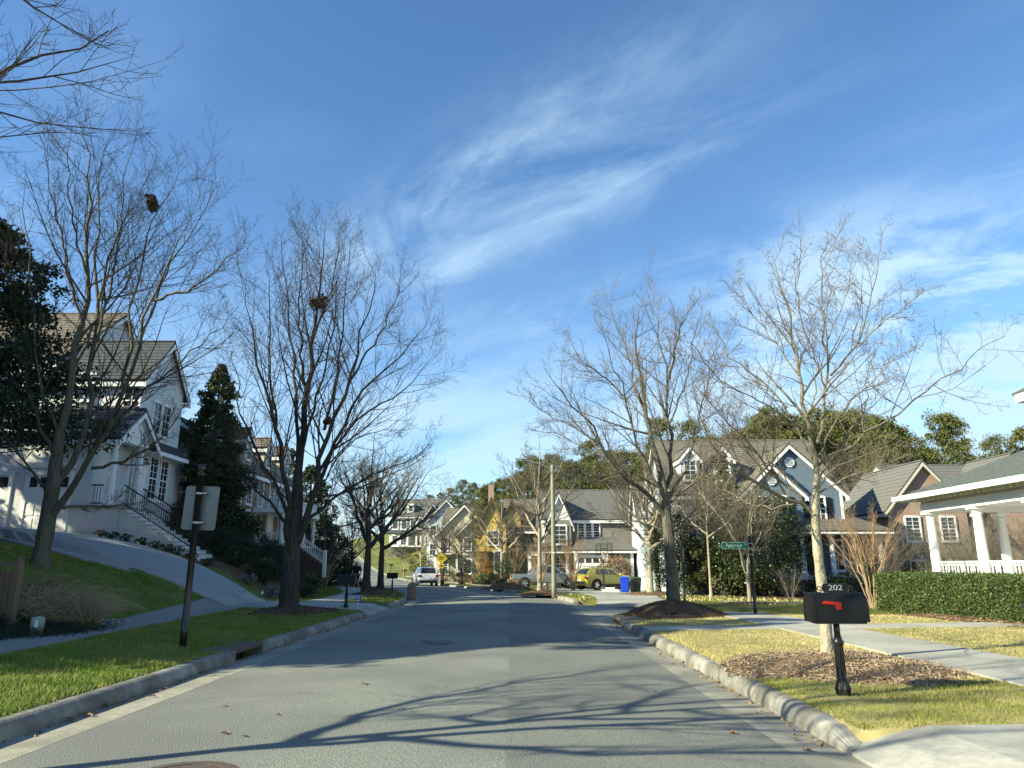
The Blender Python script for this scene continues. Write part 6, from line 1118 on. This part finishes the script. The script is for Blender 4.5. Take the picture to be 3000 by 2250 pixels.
x, y = -9.55, 35.5; t = thing('tilted_post', 'pale green tilted utility marker post on the shaded lawn', 'utility post', (x, y, Hf(x, y))); MB().tube([(0, 0, -.1), (.22, 0, .62)], .055, 10).build('post', pg, t, True); MB().lathe([(.075, .0), (.075, .22), (.05, .26), (0, .27)], 10, (-.18, .05, 0)).build('cap', swhite, t, True)
# squirrel nests in the crowns
for px, py, Y, r, lab in ((931, 885, 25.1, .42, 'big dark leaf nest high in the vase-shaped tree'), (447, 597, 20.0, .24, 'small leaf nest high in the forked tree by the white house'), (958, 1235, 25.1, .16, 'little clump of leaves on a cut branch of the vase-shaped tree')):
    p = at(px, py, Y); rng = np.random.default_rng(int(px)); V, F = leaves(rng, np.array([p]) + rng.normal(0, r * .35, (14, 3)), np.full(14, r * .5), 40, .11, .8, aspect=.7); o = np_obj('leaf_nest', V, F, mat('nest_leaves', (.035, .024, .016), (.07, .05, .03), .9, 9)); tag(o, lab, 'nest')

# ------------------------------------------------------------------ vehicles
rubber = mat('tyre_rubber', (.012, .012, .012), None, .85, 9); rimm = mat('alloy_rim', (.55, .56, .57), None, .3, 3, metal=.8); plast = mat('black_cladding', (.018, .018, .019), None, .6, 8); lred = mat('lamp_red', (.32, .008, .01), None, .2, 3); lclear = mat('lamp_clear', (.7, .7, .7), None, .15, 3)
def wheel_meshes(r, w):
    k = ('wh', r, w)
    if k not in WC:
        a = MB(); prof = [(r * .66, -w / 2), (r * .9, -w / 2 - .004), (r, -w * .36), (r, w * .36), (r * .9, w / 2 + .004), (r * .66, w / 2)]; a.lathe(prof, 26, cap=False); b = MB(); b.lathe([(r * .67, -w * .42), (r * .67, w * .42), (r * .62, w * .44), (r * .6, w * .2), (r * .58, -w * .3)], 26, cap=False); d = MB(); d.lathe([(r * .60, w * .02), (r * .60, w * .06)], 20); c = MB()
        for q in range(5):
            t0 = 2 * math.pi * q / 5
            for off in (-.16, .16):
                u = Vector((math.cos(t0 + off * .5), math.sin(t0 + off * .5), 0)); v = Vector((math.cos(t0 + off), math.sin(t0 + off), 0)); n = Vector((-v.y, v.x, 0)) * r * .06; c.hexa([u * r * .08 - n + Vector((0, 0, w * .3)), u * r * .08 + n + Vector((0, 0, w * .3)), v * r * .63 + n + Vector((0, 0, w * .34)), v * r * .63 - n + Vector((0, 0, w * .34))], [u * r * .08 - n + Vector((0, 0, w * .42)), u * r * .08 + n + Vector((0, 0, w * .42)), v * r * .63 + n + Vector((0, 0, w * .44)), v * r * .63 - n + Vector((0, 0, w * .44))])
        c.lathe([(r * .15, w * .28), (r * .15, w * .45), (r * .1, w * .47), (0, w * .47)], 12); WC[k] = (a.mesh('tyre', rubber, True), b.mesh('rim', rimm), c.mesh('spokes', rimm), d.mesh('brake_disc', plast))
    return WC[k]
def vehicle(name, label, cat, loc, rz, st, paint, wr, axles, hw, glass_side, glass_rear, glass_front, tail, plate_x=True, clad=False, pillars=(), trim_bumper=True, rails=False):
    """st: stations (x, zbottom, zshoulder, ztop, halfwidth, halfwidth_top) from tail to nose"""
    t = thing(name, label, cat, loc, rz); st = np.array(st, float); xs = np.linspace(st[0, 0], st[-1, 0], 60); xs = np.unique(np.concatenate([xs, st[:, 0]])); D = np.stack([np.interp(xs, st[:, 0], st[:, k]) for k in range(1, 6)], -1)
    def sec(d):
        zb, zs, zt, w, wt = d; h = zs - zb
        return np.array([(0, zb), (.86 * w, zb), (.96 * w, zb + .1 * h), (w, zb + .45 * h), (w * .995, zs - .12 * h), (.965 * w, zs), (wt + .02, zt - .09 * max(zt - zs, .05) - .01), (wt - .06, zt - .015), (wt * .5, zt), (0, zt + .008)])
    G = np.array([sec(d) for d in D]); n, k = len(xs), G.shape[1]; V = []
    for i in range(n):
        V += [(xs[i], -p[0], p[1]) for p in G[i]] + [(xs[i], p[0], p[1]) for p in G[i][::-1][1:-1]]
    m = 2 * k - 2; F = [(i * m + j, i * m + (j + 1) % m, (i + 1) * m + (j + 1) % m, (i + 1) * m + j) for i in range(n - 1) for j in range(m)] + [tuple(range(m)), tuple(range((n - 1) * m, n * m))[::-1]]
    mb = MB(); mb.add(V, F); body = mb.build('body', paint, t, True, True); e = body.modifiers.new('edge', 'EDGE_SPLIT'); e.split_angle = R(38)
    def surf(x, u, s):
        i = np.interp(x, xs, np.arange(n)); i0 = int(min(i, n - 2)); f = i - i0; g = G[i0] * (1 - f) + G[i0 + 1] * f; j = min(int(u), k - 2); q = u - j; p = g[j] * (1 - q) + g[j + 1] * q; return Vector((x, -s * p[0], p[1]))
    def patch(nm, pm, x0, x1, u0, u1, s, off=.008, nx=8, nu=4, par=None, x0t=None, x1t=None):
        pts = []
        for a in range(nu + 1):
            fu = a / nu; u = u0 + (u1 - u0) * fu; xa = x0 + ((x0 if x0t is None else x0t) - x0) * fu; xb = x1 + ((x1 if x1t is None else x1t) - x1) * fu
            for b in range(nx + 1):
                x = xa + (xb - xa) * b / nx; p = surf(x, u, s); d1 = surf(x + .02, u, s) - surf(x - .02, u, s); d2 = surf(x, min(u + .1, k - 1.001), s) - surf(x, u - .1, s); nn = d1.cross(d2).normalized()
                if nn.dot(Vector((0, -s * max(.05, abs(p.y)), p.z - 1.0 + (.5 if u > 7 else 0)))) < 0: nn = -nn
                pts.append(p + nn * off)
        mb = MB(); mb.add(pts, [(a * (nx + 1) + b, a * (nx + 1) + b + 1, (a + 1) * (nx + 1) + b + 1, (a + 1) * (nx + 1) + b) for a in range(nu) for b in range(nx)]); return mb.build(nm, pm, par or t, True, True)
    for s in (-1, 1):
        for (a, b, at_, bt_) in glass_side: patch('side_window', glass, a, b, 5.12, 5.9, s, .007, x0t=at_, x1t=bt_)
        if glass_rear: patch('rear_window', glass, glass_rear[0], glass_rear[1], 7.15, 8.99, s, .008)
        if glass_front: patch('windscreen', glass, glass_front[0], glass_front[1], 7.1, 8.99, s, .008)
    tm, rm_, sm_, bm2 = wheel_meshes(wr, .22)
    for ax in axles:
        for s in (-1, 1):
            w_ = child(tm, 'wheel', t, (ax, s * (hw - .075), wr), (-s * math.pi / 2, 0, 0)); child(rm_, 'rim', w_, (0, 0, 0)); child(sm_, 'spokes', w_, (0, 0, 0)); child(bm2, 'brake_disc', w_, (0, 0, 0))
            arch = MB(); r0, r1 = wr * 1.08, wr * (1.3 if clad else 1.16); ap = []
            for q in range(15): a = math.pi * (q / 14 * 1.16 - .08); ap += [(ax + r0 * math.cos(a), s * (hw + .022), wr + r0 * math.sin(a)), (ax + r1 * math.cos(a), s * (hw + .022), wr + r1 * math.sin(a)), (ax + r1 * math.cos(a), s * (hw - .12), wr + r1 * math.sin(a)), (ax + r0 * math.cos(a), s * (hw - .2), wr + r0 * math.sin(a))]
            arch.add(ap, [(q * 4 + j, q * 4 + (j + 1) % 4, q * 4 + 4 + (j + 1) % 4, q * 4 + 4 + j) for q in range(14) for j in range(4)]); arch.build('wheel_arch', plast if clad else paint, t, True)
            well = MB(); well.lathe([(r0 + .01, 0), (r0 + .01, .004)], 24); child(well.mesh('wheel_well', blackm), 'wheel_well', t, (ax, s * (hw + .0025), wr), (-s * math.pi / 2, 0, 0))
    if clad:
        for s in (-1, 1): MB().box(axles[0] + .4, axles[1] - .4, min(s * (hw - .1), s * (hw + .012)), max(s * (hw - .1), s * (hw + .012)), st[3, 1] - .02, st[3, 1] + .14).build('sill_cladding', plast, t, True)
    for (x0, x1, y0, y1, z0, z1) in tail:
        for s in (-1, 1): MB().box(x0, x1, min(s * y0, s * y1), max(s * y0, s * y1), z0, z1).build('tail_light', lred, t, True, bevel=.02)
    x0 = st[0, 0]; zb = st[0, 1]; w0 = st[0, 4]
    if trim_bumper: MB().box(x0 - .06, x0 + .25, -w0 * .93, w0 * .93, zb - .06, zb + .16).build('bumper', plast, t, True, bevel=.03)
    MB().box(x0 - .02, x0 + .02, -.17, .17, st[1, 2] - .36, st[1, 2] - .24).build('licence_plate', swhite, t, True)
    xm = glass_front[1] - .2 if glass_front else st[-1, 0] * .65
    for s in (-1, 1): MB().box(xm - .1, xm + .06, min(s * hw * .96, s * (hw + .2)), max(s * hw * .96, s * (hw + .2)), st[len(st) // 2, 2] + .0, st[len(st) // 2, 2] + .15).build('door_mirror', paint, t, True, bevel=.03)
    if rails:
        for s in (-1, 1): MB().tube([(.75, s * .58, st[:, 3].max() + .0), (.95, s * .58, st[:, 3].max() + .06), (2.1, s * .58, st[:, 3].max() + .05), (2.35, s * .58, st[:, 3].max() - .03)], .022, 6).build('roof_rail', plast, t, True)
    return t
car_white = mat('car_paint_white', (.62, .63, .64), (.60, .61, .62), .28, 2, spec=.5, coat=.5); car_yel = mat('car_paint_yellow', (.33, .285, .028), (.31, .27, .025), .28, 2, spec=.5, coat=.5); car_sil = mat('car_paint_silver', (.20, .225, .23), (.19, .21, .22), .3, 2, metal=.3, coat=.4); car_dk = mat('car_paint_dark', (.03, .035, .045), None, .25, 2, coat=.5)
SUV = [(0, .42, .95, .97, .88, .80), (.06, .36, 1.05, 1.10, .94, .82), (.28, .32, 1.10, 1.52, .97, .74), (.50, .30, 1.10, 1.70, .98, .71), (1.1, .28, 1.09, 1.76, .99, .72), (2.3, .28, 1.07, 1.75, .99, .72), (2.9, .28, 1.05, 1.66, .99, .70), (3.65, .28, 1.03, 1.12, .98, .80), (4.4, .30, .98, 1.05, .95, .80), (4.85, .34, .86, .92, .88, .74), (5.0, .40, .70, .74, .78, .62)]
x, y = -7.75, 69.6; vehicle('parked_suv', 'white suv parked at the right kerb seen from behind', 'car', (x, y, float(zr(y)) - .02), R(105), SUV, car_white, .37, (.98, 3.85), .98, [(.55, 1.35, .72, 1.3), (1.42, 2.3, 1.4, 2.25), (2.38, 3.25, 2.33, 2.85)], (.10, .46), (2.98, 3.58), [(-.02, .2, .66, .95, .86, 1.06)], rails=True)
XT = [(0, .44, .80, .84, .80, .74), (.08, .36, .98, 1.02, .86, .72), (.35, .30, 1.02, 1.30, .89, .66), (.72, .26, 1.01, 1.50, .90, .63), (1.2, .25, 1.00, 1.56, .90, .63), (2.1, .25, .98, 1.55, .90, .63), (2.55, .25, .96, 1.46, .90, .62), (3.25, .26, .95, 1.04, .89, .72), (3.95, .29, .90, .97, .86, .70), (4.35, .34, .78, .84, .78, .62), (4.46, .40, .66, .70, .68, .52)]
vehicle('parked_crossover', 'mustard yellow crossover car parked on the corner drive', 'car', (4.75, 52.9, Hf(5.5, 53.5) + .04), R(33), XT, car_yel, .345, (.86, 3.53), .90, [(.78, 1.22, 1.0, 1.2), (1.28, 2.02, 1.26, 1.98), (2.1, 2.95, 2.06, 2.52)], (.14, .62), (2.62, 3.2), [(-.03, .3, .58, .86, .78, .93)], clad=True, rails=True)
TRK = [(0, .5, .95, .98, .92, .86), (.1, .42, 1.02, 1.05, .95, .86), (1.3, .40, 1.03, 1.06, .96, .86), (1.75, .40, 1.05, 1.62, .97, .70), (2.1, .38, 1.06, 1.76, .97, .68), (3.1, .38, 1.05, 1.75, .97, .68), (3.45, .38, 1.05, 1.62, .97, .68), (4.05, .38, 1.05, 1.14, .96, .82), (4.9, .42, 1.02, 1.08, .93, .80), (5.25, .48, .9, .95, .86, .74), (5.35, .52, .78, .82, .8, .68)]
vehicle('parked_pickup', 'silver pickup parked behind the crape myrtles and utility pole', 'car', (-.1, 57.6, Hf(2, 58) + .03), R(4), TRK, car_sil, .40, (1.0, 4.42), .97, [(1.95, 2.6, 2.05, 2.58), (2.68, 3.7, 2.65, 3.4)], (1.4, 1.95), (3.48, 4.0), [(-.02, .15, .78, .93, .75, 1.0)])
x, y = float(xc(150)) - 1.5, 150.0; vehicle('distant_car', 'dark car far up the road under the overhanging evergreen', 'car', (x, y, float(zr(y)) - .01), R(-78), XT, car_dk, .345, (.86, 3.53), .90, [(.78, 1.22, 1.0, 1.2), (1.28, 2.02, 1.26, 1.98), (2.1, 2.95, 2.06, 2.52)], (.14, .62), (2.62, 3.2), [(-.03, .3, .58, .86, .78, .93)])
# ------------------------------------------------------------------ bins, hoop, bits on the far lawn
def bin_(x, y, m, label, name, rz):
    t = thing(name, label, 'bin', (x, y, Hf(x, y) + .01), rz); MB().hexa([(-.22, -.24, .03), (.22, -.24, .03), (.22, .22, .03), (-.22, .22, .03)], [(-.29, -.31, .86), (.29, -.31, .86), (.29, .30, .86), (-.29, .30, .86)]).build('tub', m, t, True, bevel=.03); MB().hexa([(-.31, -.34, .865), (.31, -.34, .865), (.31, .34, .865), (-.31, .34, .865)], [(-.27, -.28, .95), (.27, -.28, .95), (.27, .30, .97), (-.27, .30, .97)]).build('lid', m, t, True, bevel=.02); MB().tube([(-.24, .36, .88), (.24, .36, .88)], .018, 7).build('handle', m, t, True)
    for s in (-1, 1): w_ = MB(); w_.lathe([(.10, -.02), (.10, .02)], 14); child(w_.mesh('wheel', rubber), 'wheel', t, (s * .24, .24, .10), (0, math.pi / 2, 0))
bin_(7.15, 47.6, mat('bin_blue', (.01, .055, .52), (.01, .05, .46), .45, 3), 'bright blue recycling bin beside the yellow car', 'recycling_bin', R(-10)); bin_(7.92, 48.0, mat('bin_green', (.035, .055, .035), (.045, .065, .04), .5, 3), 'dark green rubbish bin next to the blue bin', 'rubbish_bin', R(8))
x, y = 6.0, 49.0; t = thing('basketball_hoop', 'portable basketball hoop with clear backboard by the yellow car', 'basketball hoop', (x, y, Hf(x, y))); MB().lathe([(.05, .1), (.05, 2.4)], 10).build('pole', black, t, True, True); b_ = MB(); b_.hexa([(-.15, -.35, 0), (1.0, -.35, 0), (1.0, .35, 0), (-.15, .35, 0)], [(-.05, -.25, .17), (.9, -.25, .17), (.9, .25, .17), (-.05, .25, .17)]); b_.build('base', mat('base_pale', (.6, .6, .55), None, .6), t, True, bevel=.03); MB().box(.1, .7, -.15, .15, .17, .28).build('sand_bag', swhite, t, True, bevel=.04)
fr = MB()
for a in ((-.5, .58, -.33, -.29, 2.33, 2.37), (-.5, .58, -.33, -.29, 3.03, 3.07), (-.5, -.46, -.33, -.29, 2.37, 3.03), (.54, .58, -.33, -.29, 2.37, 3.03), (-.19, -.16, -.335, -.3, 2.37, 3.03), (.24, .27, -.335, -.3, 2.37, 3.03), (-.16, .24, -.335, -.3, 2.72, 2.75)): fr.box(*a)
fr.build('backboard_frame', black, t, True); gm = bpy.data.materials.new('clear_acrylic'); gm.use_nodes = True; gb = gm.node_tree.nodes['Principled BSDF']; gb.inputs['Transmission Weight'].default_value = 1; gb.inputs['Roughness'].default_value = .05; gb.inputs['IOR'].default_value = 1.05; MATS['acrylic'] = gm
MB().box(-.46, .54, -.315, -.305, 2.37, 3.03).build('backboard', gm, t, True); MB().tube([(.04 + .22 * math.cos(a), -.58 + .22 * math.sin(a), 2.42) for a in np.linspace(0, 6.283, 18)], .012, 5).build('rim', mat('rim_orange', (.5, .12, .03), None, .5), t, True); MB().tube([(0, 0, 2.35), (.04, -.3, 2.5)], .03, 6).build('arm', black, t, True); nt_ = MB()
for q in range(10): a = q * .6283; nt_.tube([(.04 + .22 * math.cos(a), -.58 + .22 * math.sin(a), 2.41), (.04 + .12 * math.cos(a + .5), -.58 + .12 * math.sin(a + .5), 2.05)], .008, 3)
nt_.build('net', swhite, t, True)['kind'] = 'stuff'
x, y = .62, 47.0; t = thing('cable_pedestal', 'short grey-green cable pedestal on the verge before the pickup', 'utility box', (x, y, Hf(x, y))); MB().lathe([(.09, -.05), (.09, .34), (.1, .34), (.1, .46), (.06, .5), (0, .51)], 14).build('cap', pg, t, True, True); MB().box(-.1, .1, -.1, .1, -.05, .04).build('collar', concrete, t, True)
x, y = 11.05, 16.3; t = thing('path_light', 'dark little path light at the foot of the hedge', 'path light', (x, y, Hf(x, y))); MB().lathe([(.012, -.05), (.012, .42)], 8).build('stem', black, t, True); MB().lathe([(.02, .42), (.085, .43), (.0, .52)], 12).build('shade', black, t, True)
x, y = -3.55, 73.2; t = thing('planter', 'terracotta urn planter by the yellow house steps', 'planter', (x, y, Hf(x, y))); MB().lathe([(.16, 0), (.18, .05), (.22, .4), (.27, .5), (.27, .55), (.2, .55)], 14).build('pot', mat('terracotta', (.36, .19, .11), None, .8), t, True, True); b_ = np.random.default_rng(3); V, F = leaves(b_, np.array([[x, y, Hf(x, y) + .7]]), np.array([.22]), 60, .1); np_obj('plant', V, F, leaf_dry, t)

# ------------------------------------------------------------------ the walker
def skin_mesh(name, verts, edges, radii, m, parent, root=0, sub=2):
    me = bpy.data.meshes.new(name); me.from_pydata(verts, edges, []); o = bpy.data.objects.new(name, me); C.objects.link(o); o.parent = parent; me.materials.append(m)
    sk = o.modifiers.new('skin', 'SKIN'); sk.use_smooth_shade = True
    for v, r in zip(me.skin_vertices[0].data, radii): v.radius = (r, r) if not isinstance(r, tuple) else r; v.use_root = False
    me.skin_vertices[0].data[root].use_root = True; s = o.modifiers.new('sub', 'SUBSURF'); s.levels = sub; s.render_levels = sub; return o
def walker(x, y, h=1.72):
    g = Hf(x, y) + .018; t = thing('person', 'person walking on the left pavement in dark shirt, dark shorts, cap and white shoes', 'person', (x, y, g)); skin = mat('skin', (.42, .26, .19), (.38, .23, .17), .6, 5); dark = mat('dark_cloth', (.016, .016, .019), None, .9, 12)
    k = h / 1.75
    J = dict(pel=(0, 0, .95), wai=(0, -.01, 1.10), che=(0, -.01, 1.32), nk=(0, -.01, 1.48), hd=(0, -.03, 1.58), ht=(0, -.02, 1.68), lh=(-.095, 0, .90), lk=(-.105, -.12, .50), la=(-.11, -.10, .09), lt=(-.12, -.27, .05), rh=(.095, 0, .90), rk=(.10, .03, .49), ra=(.105, .24, .12), rt=(.11, .13, .03),
             ls=(-.185, 0, 1.41), le=(-.27, .06, 1.14), lw=(-.29, -.06, .90), lf=(-.285, -.10, .80), rs=(.185, 0, 1.41), re=(.26, .07, 1.13), rw=(.26, -.10, .95), rf=(.25, -.16, .88), lth=(-.26, -.11, .86), rth=(.225, -.15, .93))
    names = list(J); vs = [tuple(c * k for c in J[n]) for n in names]; E_ = [('pel', 'wai'), ('wai', 'che'), ('che', 'nk'), ('nk', 'hd'), ('hd', 'ht'), ('pel', 'lh'), ('lh', 'lk'), ('lk', 'la'), ('la', 'lt'), ('pel', 'rh'), ('rh', 'rk'), ('rk', 'ra'), ('ra', 'rt'), ('che', 'ls'), ('ls', 'le'), ('le', 'lw'), ('lw', 'lf'), ('che', 'rs'), ('rs', 're'), ('re', 'rw'), ('rw', 'rf'), ('lw', 'lth'), ('rw', 'rth')]
    Rd = dict(pel=.125, wai=.125, che=.14, nk=.06, hd=.095, ht=.075, lh=.085, lk=.058, la=.042, lt=.035, rh=.085, rk=.058, ra=.042, rt=.035, ls=.065, le=.044, lw=.032, lf=.028, rs=.065, re=.044, rw=.032, rf=.028, lth=.012, rth=.012)
    skin_mesh('body', vs, [(names.index(a), names.index(b)) for a, b in E_], [Rd[n] * k for n in names], skin, t)
    def sub(nm, pts, ed, rad, m): return skin_mesh(nm, [tuple(c * k for c in p) for p in pts], ed, [r * k for r in rad], m, t)
    sub('shirt', [J['pel'], J['wai'], J['che'], (0, -.01, 1.45), J['ls'], (-.25, .04, 1.2), J['rs'], (.24, .05, 1.2)], [(0, 1), (1, 2), (2, 3), (2, 4), (4, 5), (2, 6), (6, 7)], [.15, .15, .165, .08, .085, .07, .085, .07], dark)
    sub('shorts', [(0, 0, 1.0), J['lh'], (-.102, -.09, .60), J['rh'], (.10, .02, .60)], [(0, 1), (1, 2), (0, 3), (3, 4)], [.15, .115, .095, .115, .095], dark)
    for a, b in (('la', 'lt'), ('ra', 'rt')): sub('shoe', [(J[a][0], J[a][1] + .03, J[a][2] - .01), J[a], J[b]], [(0, 1), (1, 2)], [.05, .055, .05], swhite)
    cp = MB(); cp.lathe([(.107, 0), (.112, .03), (.10, .09), (.05, .125), (0, .13)], 14, (0, -.025 * k, 1.635 * k)); cp.box(-.08, .08, -.21, -.10, 1.635 * k, 1.65 * k); cp.build('cap', mat('cap_white', (.62, .62, .6), None, .8), t, True, True)
    f = MB(); f.box(-.07, .07, -.128, -.10, 1.575 * k, 1.61 * k); f.build('sunglasses', black, t, True); f = MB(); f.prism([(-.014, -.115, 1.545), (.014, -.115, 1.545), (0, -.14, 1.548), (0, -.112, 1.585)], (0, .01, 0)); f.build('nose', skin, t, True)
    f = MB(); f.box(-.03, .03, -.118, -.10, 1.505 * k, 1.514 * k); f.build('mouth', mat('lip', (.30, .12, .1), None, .6), t, True)
    for s in (-1, 1): f = MB(); f.lathe([(.0, -.03), (.018, -.015), (.018, .015), (0, .03)], 8, (s * .1 * k, -.02, 1.57 * k)); f.build('ear', skin, t, True)
walker(-9.55, 46.0)
